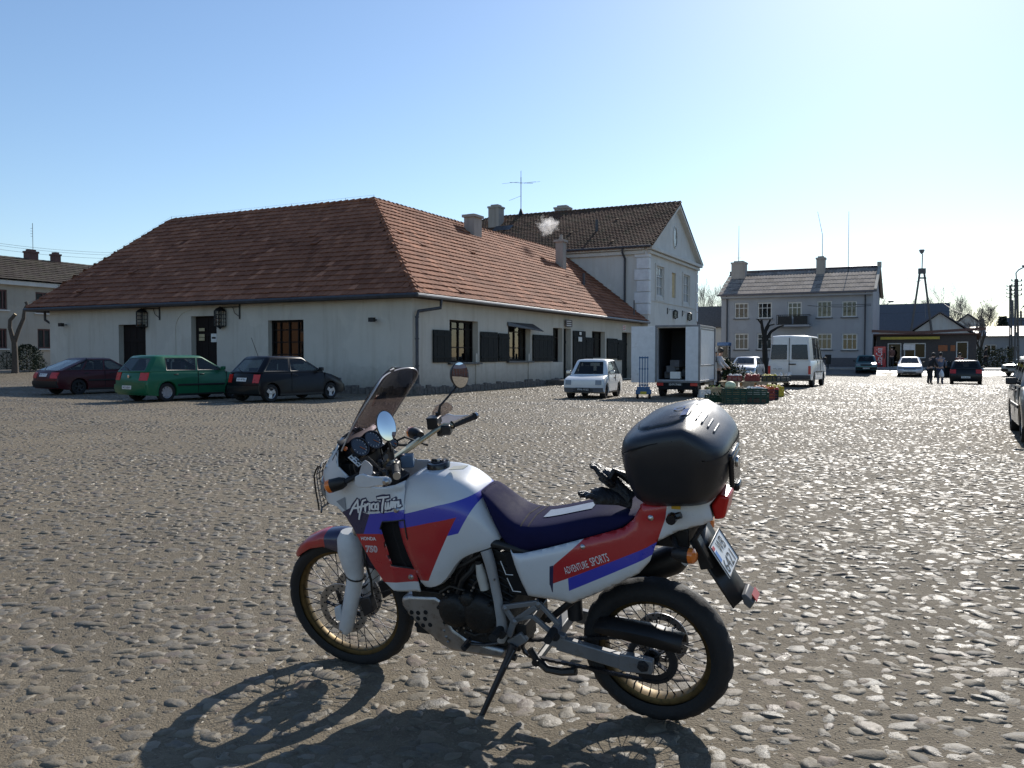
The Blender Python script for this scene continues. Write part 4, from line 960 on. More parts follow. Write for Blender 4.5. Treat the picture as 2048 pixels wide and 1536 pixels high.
    # interior
    mb = MB(); xm = (G['xr'][1] + G['xf'][1]) / 2
    for y in (-.36, .36):
        mb.box((xm + .15, y * W_ / 1.65, zb + .02), (.16, .46, .55)); mb.box((xm + .12, y * W_ / 1.65, zb + .38), (.1, .24, .16))
    mb.box((G['xr'][1] + .25, 0, zb - .02), (.14, W_ * .7, .3)); mb.lathe([(.17, 0), (.19, .012), (.17, .024), (.15, .012), (.17, 0)], (G['xf'][0] - .55, .34, zb + .08), V((-.9, 0, .45)), 14)
    mb.build('seats', MT['interior'], t, bevel=.03)
    for x in (S['xf'], S['xr']):
        for s in (1, -1): make_wheel(t, (x, s * (hw - .115), Rw), Rw, .19, S['hub'], S.get('spoke', .34), S.get('nspoke', 5))
    mb = MB()
    for x in (S['xf'], S['xr']): mb.beam((x, -hw + .2, Rw), (x, hw - .2, Rw), .12, .1)
    mb.box(((S['xf'] + S['xr']) / 2, 0, sill + .05), (S['xf'] - S['xr'] - Rw * 2.4, W_ * .8, .14)); mb.build('underbody', MT['dark_void'], t)
    # bumpers, lights, plates
    bmm = S.get('bumper', pm); zlo, zhi = S['bz']
    patch('bumper', 1, -hw * .97, hw * .97, zlo, zhi, bmm, .045, t, .10, k=12); patch('bumper', -1, -hw * .97, hw * .97, zlo, zhi, bmm, .045, t, .10, k=12)
    z0, z1, y0, y1 = S['head']
    for s in (1, -1): patch('headlight', 1, s * y0, s * y1, z0, z1, MT['lamp_clear'], .014, t)
    z0, z1, y0, y1 = S['tail']
    for s in (1, -1): patch('tail_light', -1, s * y0, s * y1, z0, z1, MT['lamp_red'], .014, t)
    patch('lower_grille', 1, -hw * .5, hw * .5, zlo + .01, zlo + .08, MT['dark_void'], .05, t, .02)
    if not G.get('norear'): mb = MB(); mb.beam((G['xr'][0] - .05, .05, zb + .03), (G['xr'][0] * .75 + G['xr'][1] * .25 - .05, .38, zb + .16), .02, .015); mb.build('rear_wiper', MT['black_plastic'], t)
    if S.get('grille'): patch('grille', 1, -S['grille'][2], S['grille'][2], S['grille'][0], S['grille'][1], MT['black_plastic'], .010, t)
    for end, zc in ((1, S.get('pf')), (-1, S.get('pr'))):
        if zc is None: continue
        pl = patch('number_plate', end, -.24, .24, zc - .055, zc + .055, S.get('plate', MT['plate_white']), .056 if zlo < zc < zhi else .014, t, .01, k=2)
        tx = MB(); zz = zc; text(tx, S.get('reg', 'WPL 7421'), V((endx(zz, end, 0) + end * (.061 if zlo < zc < zhi else .019), 0, zz)), (0, end, 0), (0, 0, 1), .068, 0, .40); tx.build('registration', S.get('plate_ink', MT['plate_black']), pl, recalc=False)
    for s in (1, -1):       # mirrors, handles, rubbing strips
        x = G['xf'][0] - .28; mb = MB(); mb.box((x, s * (hw + .09), zb + .09), (.09, .17, .12)); mb.beam((x, s * (wb - .03), zb + .04), (x, s * (hw + .05), zb + .08), .05, .05); mb.build('wing_mirror', S.get('mirror', MT['black_plastic']), t, bevel=.02)
        for xd in S['doors']: mb = MB(); mb.box((xd, s * (hw * .972), zb - .10), (.16, .035, .035)); mb.build('door_handle', S.get('handle', MT['black_plastic']), t, bevel=.008)
        for xd in S['seams']: mb = MB(); mb.box((xd, s * hw * .975, (zb + sill) / 2 + .03), (.014, .03, zb - sill - .10)); mb.build('door_gap', MT['dark_void'], t)
        mb = MB(); mb.box(((S['xf'] + S['xr']) / 2, s * hw * .955, sill + .03), (S['xf'] - S['xr'] - Rw * 2.5, .05, .07)); mb.build('sill', MT['black_plastic'], t, bevel=.01)
        if S.get('strip'): mb = MB(); mb.box(((S['xf'] + S['xr']) / 2, s * (hw + .002), S['strip']), (S['xf'] - S['xr'] - Rw * 2.5, .03, .06)); mb.build('rubbing_strip', MT['black_plastic'], t, bevel=.008)
    return t, patch
def spec(L, W_, H, **k):
    h = L / 2
    base = dict(L=L, W=W_, zb=H * .63, R=.285, xf=h - .78, xr=-h + .72, hub=MT['wheel_grey'], sill=.19, doors=(), seams=(), bz=(.30, .50), plate=MT['plate_white'])
    base.update(k); return base
# supermini (dark, rounded)
corsa = spec(3.73, 1.61, 1.42, zb=.92, R=.28, rear=[(-1.80, .22), (-1.86, .40), (-1.85, .62), (-1.78, .88)], top=[(-1.70, .93), (-.2, .93), (.72, .92), (1.15, .84), (1.55, .72)], front=[(1.74, .60), (1.83, .45), (1.82, .24)], xf=1.12, xr=-1.32,
    gh=dict(zr=1.42, xr=(-1.74, -1.32), xf=(.88, .12), cols=[(-.58, -.52)], wt=.77), bz=(.26, .50), bumper=MT['paint_dark'], head=(.54, .70, .36, .74), tail=(.60, .86, .52, .76), pr=.70, pf=.40, doors=(-.35,), seams=(-.52, .85), grille=(.52, .60, .3), spoke=.62, nspoke=3, reg='WS 4E701')
golf = spec(4.15, 1.73, 1.44, zb=.95, R=.30, rear=[(-2.0, .22), (-2.07, .42), (-2.05, .66), (-1.98, .92)], top=[(-1.92, .96), (-.2, .96), (.85, .95), (1.3, .88), (1.75, .76)], front=[(1.96, .66), (2.06, .46), (2.04, .24)], xf=1.24, xr=-1.27,
    gh=dict(zr=1.45, xr=(-1.95, -1.60), xf=(1.02, .22), cols=[(-1.30, -1.26), (-.18, -.10)], wt=.78, blank=(0,)), bz=(.28, .54), head=(.60, .76, .42, .80), tail=(.68, .92, .52, .84), pr=.46, pf=.44, doors=(-.95, .0), seams=(-.14, .95), grille=(.58, .68, .36), spoke=.40, nspoke=9, strip=.52, reg='WLS 05NF', mirror=MT['paint_green'], hub=MT['wheel_grey'])
lift = spec(4.35, 1.70, 1.36, zb=.90, R=.29, rear=[(-2.10, .24), (-2.17, .42), (-2.15, .70), (-2.06, .86)], top=[(-1.95, .91), (-.2, .91), (.85, .90), (1.4, .84), (1.9, .76)], front=[(2.06, .66), (2.15, .46), (2.12, .26)], xf=1.35, xr=-1.25,
    gh=dict(zr=1.37, xr=(-1.98, -.92), xf=(.92, .22), cols=[(-1.12, -.86), (-.25, -.18)], wt=.78), bz=(.28, .52), bumper=MT['black_plastic'], head=(.58, .74, .40, .80), tail=(.62, .84, .46, .82), pr=.74, pf=.42, doors=(-.95, .05), seams=(-.22, .85), grille=(.58, .72, .38), spoke=.3, strip=.54, reg='WPN 70GY', hub=MT['dark_metal'])
tiny = spec(3.06, 1.38, 1.33, zb=.80, R=.25, rear=[(-1.42, .25), (-1.50, .45), (-1.50, .62), (-1.38, .80)], top=[(-1.28, .83), (-.2, .82), (.72, .80), (1.1, .76), (1.36, .70)], front=[(1.46, .64), (1.49, .45), (1.44, .26)], xf=.92, xr=-.92,
    gh=dict(zr=1.33, xr=(-1.28, -.86), xf=(.78, .32), cols=[(-.42, -.40), ], wt=.80), bz=(.24, .38), bumper=MT['grey_plastic'], head=(.48, .64, .42, .62), tail=(.50, .68, .50, .64), pr=.42, pf=.33, doors=(-.25,), seams=(-.40, .60), bowf=.06, bowr=.06, spoke=.3, plate=MT['plate_black'], plate_ink=MT['plate_white'], reg='WPE 4155', hub=MT['dark_metal'], mirror=MT['steel'])
silver = spec(4.0, 1.70, 1.42, zb=.93, R=.30, rear=golf['rear'], top=[(-1.92, .94), (-.2, .94), (.85, .93), (1.3, .86), (1.75, .74)], front=[(1.92, .62), (2.03, .46), (2.0, .24)], xf=1.24, xr=-1.25,
    gh=dict(zr=1.43, xr=(-1.90, -1.45), xf=(1.05, .22), cols=[(-1.0, -.95), (-.15, -.08)], wt=.76), bz=(.26, .50), head=(.56, .70, .38, .80), tail=(.62, .9, .52, .80), pr=.46, pf=.40, doors=(-.9, .05), seams=(-.12, .9), grille=(.50, .60, .4), spoke=.34, reg='WPL 17JC')
old = spec(3.7, 1.58, 1.40, zb=.86, R=.28, rear=[(-1.74, .25), (-1.80, .44), (-1.80, .70), (-1.7, .84)], top=[(-1.6, .88), (-.2, .88), (.7, .87), (1.2, .82), (1.6, .76)], front=[(1.74, .70), (1.80, .46), (1.76, .26)], xf=1.15, xr=-1.1,
    gh=dict(zr=1.40, xr=(-1.55, -1.2), xf=(.75, .3), cols=[(-.8, -.76), (-.05, -.02)], wt=.80), bz=(.30, .46), bumper=MT['black_plastic'], head=(.54, .70, .44, .72), tail=(.55, .78, .5, .74), pr=.5, pf=.38, doors=(-.7, .1), seams=(-.04, .68), grille=(.54, .70, .4), bowf=.08, reg='WPA 218B')
saloon = spec(4.32, 1.65, 1.38, zb=.88, R=.29, rear=[(-2.05, .28), (-2.14, .46), (-2.12, .76), (-2.02, .86)], top=[(-1.9, .89), (-.2, .89), (.9, .88), (1.5, .85), (1.98, .80)], front=[(2.10, .74), (2.14, .50), (2.08, .28)], xf=1.32, xr=-1.2,
    gh=dict(zr=1.38, xr=(-1.75, -1.0), xf=(.95, .35), cols=[(-.85, -.72), (-.02, .02)], wt=.80), bz=(.32, .50), bumper=MT['black_plastic'], head=(.58, .76, .44, .78), tail=(.6, .82, .48, .78), pr=.6, pf=.42, doors=(-.7, .1), seams=(-.02, .85), grille=(.58, .76, .42), bowf=.06, reg='WPU 90K2')
suv = spec(4.2, 1.70, 1.45, zb=.93, R=.30, rear=[(-1.95, .30), (-2.06, .48), (-2.06, .74), (-1.99, .91)], top=[(-1.9, .94), (-.2, .94), (.75, .93), (1.3, .90), (1.8, .86)], front=[(1.98, .80), (2.06, .54), (2.02, .32)], xf=1.30, xr=-1.25, sill=.26,
    gh=dict(zr=1.45, xr=(-1.92, -1.65), xf=(.88, .32), cols=[(-1.0, -.96), (-.1, -.06)], wt=.80), bz=(.34, .56), bumper=MT['grey_plastic'], head=(.64, .80, .46, .80), tail=(.6, .88, .66, .82), pr=.52, pf=.46, doors=(-.85, .1), seams=(-.08, .82), grille=(.62, .80, .44), bowf=.08, strip=.58, reg='WPL 81HM')
def on(u, v, dx=0.): return ground(u, v)
def place(u, v, az, fwd, side):
    """ground point (u, v) is where a wheel touches; fwd/side = that wheel's place in the car"""
    p = ground(u, v); h = V((math.sin(az), math.cos(az), 0)); lf = V((-h.y, h.x, 0)); q = p - h * fwd - lf * side
    return V((q.x, q.y, float(gz(q.x, q.y))))
A = R(36); make_car('parked_car', 'dark three door supermini nearest the tavern corner, aerial on its roof', 'car', place(541, 805, A, -1.32, -.74), A, corsa, MT['paint_black'])
car0 = bpy.context.scene.objects['parked_car'] if 'parked_car' in bpy.data.objects else None
mb = MB(); mb.tube([(-1.2, 0, 1.42), (-1.45, 0, 2.0)], .008, 4); mb.build('aerial', MT['black_plastic'], car0)
A = R(34); t, pa = make_car('parked_car', 'green five door hatchback parked between the maroon and the dark car', 'car', place(333, 803, A, -1.27, -.80), A, golf, MT['paint_green'])
mb = MB(); mb.lathe([(.05, 0), (.055, .01), (.04, .015), (0, .012)], (-2.045, 0, .80), (-1, 0, 0), 14); mb.build('emblem', MT['chrome'], t)
A = R(33); make_car('parked_car', 'dark maroon liftback at the far left of the row by the tavern', 'car', place(157, 789, A, -1.25, -.78), A, lift, MT['paint_maroon'])
A = R(200); make_car('small_car', 'tiny old white city car facing the viewer beside the tavern wall', 'car', place(1210, 797, A, .92, .62), A, tiny, MT['paint_white'])
A = R(206); make_car('parked_car', 'silver hatchback facing the viewer behind the greenery and produce crates', 'car', place(1463, 757, A, 1.24, -.75), A, silver, MT['paint_silver'])
A = R(202); make_car('parked_car', 'small teal car facing the square in front of the grey house', 'car', place(1713, 747.5, A, 1.15, -.7), A, old, MT['paint_teal'])
A = R(205); make_car('parked_car', 'silver white car with sun glinting on its bonnet, before the kiosk', 'car', place(1797, 752.5, A, 1.24, -.75), A, silver, MT['paint_silver'])
A = R(28); dh, pa = make_car('parked_car', 'dark hatchback seen from behind with its left door open beside two people', 'car', place(1902, 768.5, A, -1.27, .78), A, dict(golf, reg='WPL 66AE', mirror=MT['black_plastic']), MT['paint_dark'])
mb = MB(); mb.prism([(.85, .84, .34), (.62, 1.75, .34), (.62, 1.75, .93), (.85, .84, .95)], V((.05, .012, 0))); mb.prism([(.85, .84, .95), (.62, 1.75, .93), (.66, 1.55, 1.36), (.86, .78, 1.40)], V((.03, .01, 0))); mb.build('door', MT['paint_dark'], dh)
A = R(242); make_car('parked_car', 'pale green saloon at the right edge of the square, bonnet to the left', 'car', place(2017, 752.5, A, 1.32, -.72), A, saloon, MT['paint_lightgreen'])
A = R(207); make_car('parked_car', 'brownish grey car cut off by the right edge, nearest vehicle to the viewer', 'car', place(2040, 888, A, 1.35, -.84), A, suv, MT['paint_beige'])
# white panel van
A = R(28)
van = spec(5.0, 1.93, 2.38, zb=1.25, R=.34, rear=[(-2.38, .36), (-2.46, .5), (-2.46, .9), (-2.45, 1.23)], top=[(-2.42, 1.26), (-.2, 1.26), (1.35, 1.25), (1.75, 1.12), (2.15, .98)], front=[(2.34, .86), (2.44, .6), (2.40, .34)], xf=1.55, xr=-1.45, sill=.34, hub=MT['dark_metal'],
    gh=dict(zr=2.40, xr=(-2.43, -2.36), xf=(1.50, .72), cols=[(-1.45, -1.42), (-.35, -.33), (.62, .40)], wt=.84, blank=(0,), norear=True), bz=(.38, .58), bumper=MT['grey_plastic'], head=(.72, .92, .5, .88), tail=(.62, 1.0, .84, .95), pf=.5, doors=(.5,), seams=(-.35, .55, 1.35), grille=(.66, .84, .45), bowr=.03, strip=.72, reg='WPL 20KF')
vt, pa = make_car('panel_van', 'white high roofed panel van parked with its two rear doors to the viewer', 'van', place(1622, 774, A, -1.45, -.82), A, van, MT['paint_white'])
mb = MB(); mb.box((-2.47, 0, 1.3), (.03, .02, 2.0)); mb.build('door_gap', MT['dark_void'], vt)
for s in (1, -1):
    mb = MB(); hy = .43
    mb.add([V((-2.475 + .02 * 0, s * .10, 1.30)), V((-2.475, s * .84, 1.30)), V((-2.43, s * .78, 1.98)), V((-2.43, s * .10, 1.98)), V((-2.44, s * .10, 1.30)), V((-2.44, s * .84, 1.30)), V((-2.40, s * .78, 1.98)), V((-2.40, s * .10, 1.98))], [(0, 1, 2, 3), (4, 5, 6, 7), (0, 1, 5, 4), (1, 2, 6, 5), (2, 3, 7, 6), (3, 0, 4, 7)]); mb.build('rear_window', MT['black_gloss'], vt, bevel=.03)
mb = MB(); mb.box((-2.49, -.14, 1.08), (.05, .32, .05)); mb.build('door_handle', MT['black_plastic'], vt)
mb = MB(); mb.box((-2.485, .52, .86), (.02, .5, .12)); pl = mb.build('number_plate', MT['plate_white'], vt); mb = MB(); text(mb, 'WPL 20KF', (-2.497, .52, .86), (0, -1, 0), (0, 0, 1), .07, 0, .42); mb.build('registration', MT['plate_black'], pl, recalc=False)
# box truck with open rear doors
A = R(24); tp = place(1393, 794, A, -.55, -.60); tk = thing('box_truck', 'white box truck with its rear doors swung open beside the produce stall', 'truck', tp, math.pi / 2 - A)
bw, bl, z0, z1 = .76, 2.8, .54, 2.48; x0 = -.95
mb = MB(); tkx = .05
mb.box((x0 + bl / 2, bw - tkx / 2, (z0 + z1) / 2), (bl, tkx, z1 - z0)); mb.box((x0 + bl / 2, -bw + tkx / 2, (z0 + z1) / 2), (bl, tkx, z1 - z0)); mb.box((x0 + bl - tkx / 2, 0, (z0 + z1) / 2), (tkx, bw * 2 - .12, z1 - z0 - .01)); mb.box((x0 + bl / 2, 0, z1 - .03), (bl - .01, bw * 2 - .11, .05)); mb.box((x0 + bl / 2, 0, z0 + .03), (bl - .01, bw * 2 - .11, .05))
mk('box_white', (.66, .67, .68), .45, var=.08, dirt=((.38, .36, .32), 2.5, .58)); mb.build('cargo_box', MT['box_white'], tk); mb = MB(); mb.box((x0 + 2.0, 0, (z0 + z1) / 2), (.04, bw * 2 - .14, z1 - z0 - .14)); mb.box((x0 + 1.1, bw - .07, (z0 + z1) / 2), (1.8, .02, z1 - z0 - .14)); mb.box((x0 + 1.1, -bw + .07, (z0 + z1) / 2), (1.8, .02, z1 - z0 - .14)); mb.box((x0 + 1.1, 0, z1 - .07), (1.8, bw * 2 - .16, .02)); mb.box((x0 + 1.1, 0, z0 + .07), (1.8, bw * 2 - .16, .02)); mb.build('shade_lining', MT['interior'], tk)  # added dark sheets: the shade inside the cargo box is put into their colour
mb = MB(); rrm = M.Rotation(0, 3, 'Z')
for y in (bw, -bw):
    for z in (z0, z1): mb.beam((x0 - .01, y, z), (x0 + bl + .01, y, z), .07, .07)
    mb.beam((x0, y, z0), (x0, y, z1), .08, .08); mb.beam((x0 + bl, y, z0), (x0 + bl, y, z1), .08, .08)
for z in (z0, z1): mb.beam((x0, -bw, z), (x0, bw, z), .08, .08)
mb.box((x0 + bl / 2, -bw - .01, 2.38), (bl - .3, .012, .04)); mb.box((x0 + bl / 2, -bw - .012, 1.10), (bl - .3, .016, .05)); mb.box((x0 + .2, -bw - .012, 1.74), (.04, .016, 1.26)); mb.build('box_frame', MT['zinc'], tk, bevel=.012)
def tdoor(hy, yaw, wdt, lab):
    mb = MB(); d = V((-math.cos(yaw), math.sin(yaw), 0)); a = V((x0 - .05, hy, 0))
    mb.prism([a + Z3 * (z0 - .05), a + d * wdt + Z3 * (z0 - .05), a + d * wdt + Z3 * (z1 + .0), a + Z3 * (z1 + .0)], V((d.y, -d.x, 0)) * .05)
    o = mb.build('rear_door', MT['box_white'], tk, bevel=.008); mb = MB(); pq = V((d.y, -d.x, 0))
    for k in (.82, ): mb.tube([a + d * wdt * k + pq * .08 + Z3 * (z0 + .05), a + d * wdt * k + pq * .08 + Z3 * (z1 - .08)], .016, 6)
    mb.box(a + d * wdt * .82 + pq * .09 + Z3 * (z0 + .75), (.05, .05, .25)); mb.build('lock_bar', MT['steel'], o)
tdoor(bw + .02, R(82), .84, 0)
mb = MB(); mb.box((x0 - .02, -bw + .24, (z0 + z1) / 2), (.05, .44, z1 - z0 - .06)); mb.build('rear_panel', MT['box_white'], tk)
rd1 = random.Random(9)
mb = MB()
for i in range(14):
    mb.box((x0 + .5 + rd1.random() * 1.0, .42 - rd1.random() * .7, z0 + .18 + rd1.random() * .5), (.44, .32, .24), M.Rotation(rd1.uniform(-.4, .4), 3, 'Z'))
mb.build('stacked_cargo', MT['grey_plastic'], tk, bevel=.01)
mb = MB(); mb.box((x0 + .15, .08, z0 + .22), (.2, .36, .24)); mb.build('cargo_carton', MT['paper'], tk)
mb = MB(); mb.box((x0 + 1.5, 0, .42), (bl + .2, .8, .18)); mb.box((x0 + .03, 0, .43), (.12, 1.44, .20)); mb.box((x0 - .05, 0, .30), (.08, 1.3, .09)); mb.beam((-.55, .5, .30), (-.55, -.5, .30), .1, .1); mb.build('chassis', MT['dark_void'], tk, bevel=.01)
for y in (.60, -.60): mb = MB(); mb.box((x0 - .05, y, .44), (.03, .24, .10)); mb.build('tail_light', MT['lamp_red'], tk)
mb = MB(); mb.box((x0 - .07, .05, .44), (.02, .5, .12)); pl = mb.build('number_plate', MT['plate_black'], tk); mb = MB(); text(mb, 'GVM 7N66', (x0 - .082, .05, .44), (0, -1, 0), (0, 0, 1), .07, 0, .42); mb.build('registration', MT['plate_white'], pl, recalc=False)
for x in (-.55, 2.35):
    for y in (.60, -.60): make_wheel(tk, (x, y, .30), .30, .20, MT['dark_metal'], .4, 6)
mb = MB(); prof = [(1.9, .35), (1.9, 1.72), (2.25, 1.75), (2.6, 1.2), (3.15, 1.05), (3.2, .35)]; mb.loft([[V((x - (.06 if abs(y) > .72 else 0), y, z)) for x, z in prof] for y in (-.76, -.70, .70, .76)]); mb.build('cab', MT['paint_white'], tk)
for y in (.765, -.765): mb = MB(); mb.box((2.15, y, 1.40), (.4, .01, .4)); mb.build('side_window', MT['black_gloss'], tk)

# ------------------------------------------------------------------ market: trolley, stall, crates, greens
mk('blue_steel', (.05, .12, .23), .45, var=.2); mk('crate_green', (.008, .05, .03), .5, var=.3); mk('crate_red', (.22, .03, .03), .5); mk('crate_wood', (.42, .32, .20), .8, var=.25); mk('crate_dark', (.02, .025, .03), .6); mk('crate_yellow', (.55, .42, .03), .5)
mk('orange_fruit', (.70, .17, .03), .5); mk('apple_red', (.45, .05, .03), .4); mk('cabbage', (.60, .66, .42), .6, var=.2); mk('leaf_dark', (.035, .055, .022), .7, var=.4); mk('potato', (.36, .27, .16), .8); mk('lemon', (.72, .58, .10), .5); mk('cloth_white', (.72, .71, .68), .8); mk('leek', (.42, .50, .28), .6)
p = ground(1287, 797); st = thing('hand_trolley', 'tall blue and white slatted trolley standing behind the box truck', 'trolley', p, math.pi / 2 - R(10)); mb = MB()
for k_ in range(7): y = -.135 + .045 * k_; mb.beam((.02, y, .25), (.10, y, 1.42), .03, .036 if k_ % 2 == 0 else .022, m=k_ % 2)
for z in (.45, 1.0, 1.38): mb.beam((.06 + z * .03, -.16, z), (.06 + z * .03, .16, z), .04, .05)
mb.build('mast', [MT['blue_steel'], MT['sign_white']], st, bevel=.006)
mb = MB(); mb.box((0, 0, .22), (.45, .52, .14)); mb.box((-.12, 0, .34), (.12, .44, .12)); mb.build('base_tray', MT['blue_steel'], st, bevel=.02)
for y in (-.2, .2): mb = MB(); mb.lathe([(.0, -.04), (.1, -.04), (.12, 0), (.1, .04), (0, .04)], (-.12, y, .12), (0, 1, 0), 14); mb.build('wheel', MT['rubber'], st)
mb = MB(); mb.box((-.235, .0, .2), (.02, .2, .09)); mb.build('label_plate', MT['crate_yellow'], st)
def crate(label, at, rz, m, fill=None, fm=None, size=(.58, .40, .26), big=.06, seed=1, extra=None):
    t = thing('produce_crate', label, 'crate', at, rz, 'produce crates round the market stall'); mb = MB(); X, Y, H = size; th = .014
    for s in (1, -1):
        for k in range(4):
            z = H * (k + .5) / 4
            mb.box((0, s * Y / 2, z), (X, th, H / 4 * .72)); mb.box((s * X / 2, 0, z), (th, Y - th, H / 4 * .72))
        for x in (-.5, -.2, .2, .5): mb.box((x * X, s * (Y / 2 + .004), H / 2), (.035, th * 1.6, H))
        mb.box((s * (X / 2 + .004), 0, H / 2), (th * 1.6, .03, H))
        mb.box((0, s * Y / 2, H), (X + .02, .03, .02)); mb.box((s * X / 2, 0, H + .002), (.03, Y, .02))
    mb.box((0, 0, .01), (X, Y, .015)); mb.build('frame', m, t)
    if fill:
        mb = MB(); rd = random.Random(seed)
        mb.box((0, 0, H * .35), (X * .94, Y * .94, H * .6))
        if fill == 'balls':
            for i in range(int(X * Y * .55 / big ** 2) + 2): mb.ball((rd.uniform(-X * .42, X * .42), rd.uniform(-Y * .4, Y * .4), H * .72 + rd.random() * H * .45), big * rd.uniform(.8, 1.15), n=8, k=5, t=rd.random())
        else:
            for i in range(60):
                a = rd.uniform(0, 6.3); c = V((rd.uniform(-X * .42, X * .42), rd.uniform(-Y * .4, Y * .4), H * .65)); d = V((math.cos(a), math.sin(a), rd.uniform(.4, 1.4))) * rd.uniform(.08, .2); wv = V((-math.sin(a), math.cos(a), 0)) * .04
                mb.add([c, c + d * .6 + wv, c + d, c + d * .6 - wv], [(0, 1, 2, 3)])
        mb.build('produce', fm, t)
    return t
gr = MT['crate_green']
def G2(u, v): return ground(u, v)
H_ = .22
crate('low green crate at the left front of the stacked vegetable crates', G2(1434, 804), .12, gr, 'leaf', MT['leaf_dark'], (.62, .42, .22))
b = G2(1468, 807); crate('dark green bottom crate under the one with the cabbage', b, .05, gr, 'balls', MT['potato'], (.62, .42, H_), .05)
crate('green crate with one big pale cabbage lying in its corner', b + Z3 * (H_ + .01), .05, gr, 'balls', MT['potato'], (.62, .42, H_), .045, seed=3)
cb = MB(); cb.ball(b + V((-.12, -.02, H_ * 2 + .10)), .16, n=16, k=10, sq=(1.05, 1, .85)); tag(cb.build('cabbage', MT['cabbage'], loc=b + V((-.12, 0, H_ * 2 + .02))), 'single pale green cabbage resting on a green crate', 'cabbage')
b2 = b + V((.66, .10, 0)); b2.z = b.z; crate('bottom green crate in the middle of the row, under pale onions', b2, -.02, gr, 'balls', MT['apple_red'], (.60, .42, H_), .05, 2); crate('green crate full of small pale onions on top of the middle stack', b2 + Z3 * (H_ + .01), -.02, gr, 'balls', MT['cloth_white'], (.60, .42, H_), .035, 5)
crate('green crate of leafy greens right of the onions, nearest the red fruit', G2(1511, 806), .0, gr, 'leaf', MT['leaf_dark'], (.66, .44, .32))
crate('dark red crate heaped with red and orange fruit', G2(1527, 800), -.1, MT['crate_red'], 'balls', MT['orange_fruit'], (.60, .40, .36), .075, 7)
crate('black crate at the right end holding orange fruit', G2(1541, 799), -.15, MT['crate_dark'], 'balls', MT['apple_red'], (.42, .40, .32), .07, 9)
crate('yellow crate behind the fruit at the far right of the stall', G2(1549, 793), .1, MT['crate_yellow'], 'balls', MT['lemon'], (.5, .36, .34), .05, 11)
crate('wooden crate of pale leeks leaning out beside the truck wheel', G2(1426, 794), .2, MT['crate_wood'], 'leaf', MT['leek'], (.45, .36, .34))
crate('small white carton like crate on the ground by the truck', G2(1408, 795), .1, MT['cloth_white'], None, None, (.34, .26, .26))
sp_ = G2(1488, 787); tb = thing('market_table', 'low trestle market table spread with produce in front of the silver car', 'table', sp_, -.25); mb = MB(); mb.box((.3, 0, .45), (2.5, .9, .04)); mb.build('table_top', MT['crate_wood'], tb)
for x in (-.75, 1.35):
    for s in (1, -1): mb = MB(); mb.beam((x - .3 * s, -.4, .43), (x + .3 * s, -.4, 0), .04, .04); mb.beam((x - .3 * s, .4, .43), (x + .3 * s, .4, 0), .04, .04); mb.build('leg', MT['dark_wood'], tb)
for x, nm, m, bg, lab in ((-.35, 'balls', 'cloth_white', .05, 'flat crate of pale vegetables on the left of the market table'), (.30, 'balls', 'apple_red', .06, 'crate of red apples in the middle of the market table'), (.92, 'balls', 'lemon', .05, 'crate with yellow fruit on the right half of the market table'), (1.42, 'leaf', 'cloth_white', .05, 'open white parcel at the right end of the market table')):
    q = sp_ + M.Rotation(-.25, 3, 'Z') @ V((x, 0, .475)); crate(lab, q, -.25, MT['crate_dark'] if x > .3 else MT['crate_red'], nm, MT[m], (.52, .42, .20), bg, seed=int(x * 10))
gb = thing('fir_branches', 'dark heap of cut fir greenery behind the market table', 'greenery', G2(1475, 779)); mb = MB(); rd = random.Random(4)
for i in range(3200):
    a = rd.uniform(0, 6.28); rr = abs(rd.gauss(0, .5)); c = V((rr * math.cos(a) * 1.0 - .45, rr * math.sin(a) * .6, .40 + .85 * math.exp(-rr * .9) * rd.random() + .1 * rd.random())); d = V((rd.gauss(0, 1), rd.gauss(0, 1), rd.gauss(.4, .5))).normalized() * rd.uniform(.08, .22); wv = d.cross(V((0, 0, 1))).normalized() * .03
    mb.add([c, c + d * .5 + wv, c + d, c + d * .5 - wv], [(0, 1, 2, 3)])
mb.build('foliage', MT['leaf_dark'], gb); mb = MB()
for x in (-.9, -.3, .4, 1.0): mb.box((x, 0, .25), (.5, .5, .48))
mb.build('tub', MT['crate_wood'], gb)
# ------------------------------------------------------------------ people
mk('skin', (.48, .29, .21), .5, var=.05); mk('hair_dark', (.02, .016, .014), .6); mk('coat_black', (.014, .014, .018), .8); mk('coat_blue', (.10, .13, .20), .8); mk('denim', (.03, .045, .09), .8); mk('coat_red', (.16, .02, .025), .7); mk('coat_brown', (.14, .06, .045), .8); mk('trouser_dark', (.015, .015, .02), .8); mk('shirt_stripe', (.45, .45, .46), .8); mk('bag_white', (.72, .74, .76), .5)
def skin_obj(name, m, parent, pts, edges, root):
    me = bpy.data.meshes.new(name); bm = bmesh.new(); lay = bm.verts.layers.skin.verify(); vs = []
    for k, (p, r) in enumerate(pts):
        q = bm.verts.new(p); rr = r if isinstance(r, tuple) else (r, r); q[lay].radius = rr; q[lay].use_root = (k == root); vs.append(q)
    for a, b in edges: bm.edges.new((vs[a], vs[b]))
    bm.to_mesh(me); bm.free(); me.materials.append(m)
    o = bpy.data.objects.new(name, me); col.objects.link(o); o.parent = parent
    s = o.modifiers.new('k', 'SKIN'); s.use_smooth_shade = True; u = o.modifiers.new('u', 'SUBSURF'); u.levels = 1; u.render_levels = 1; return o
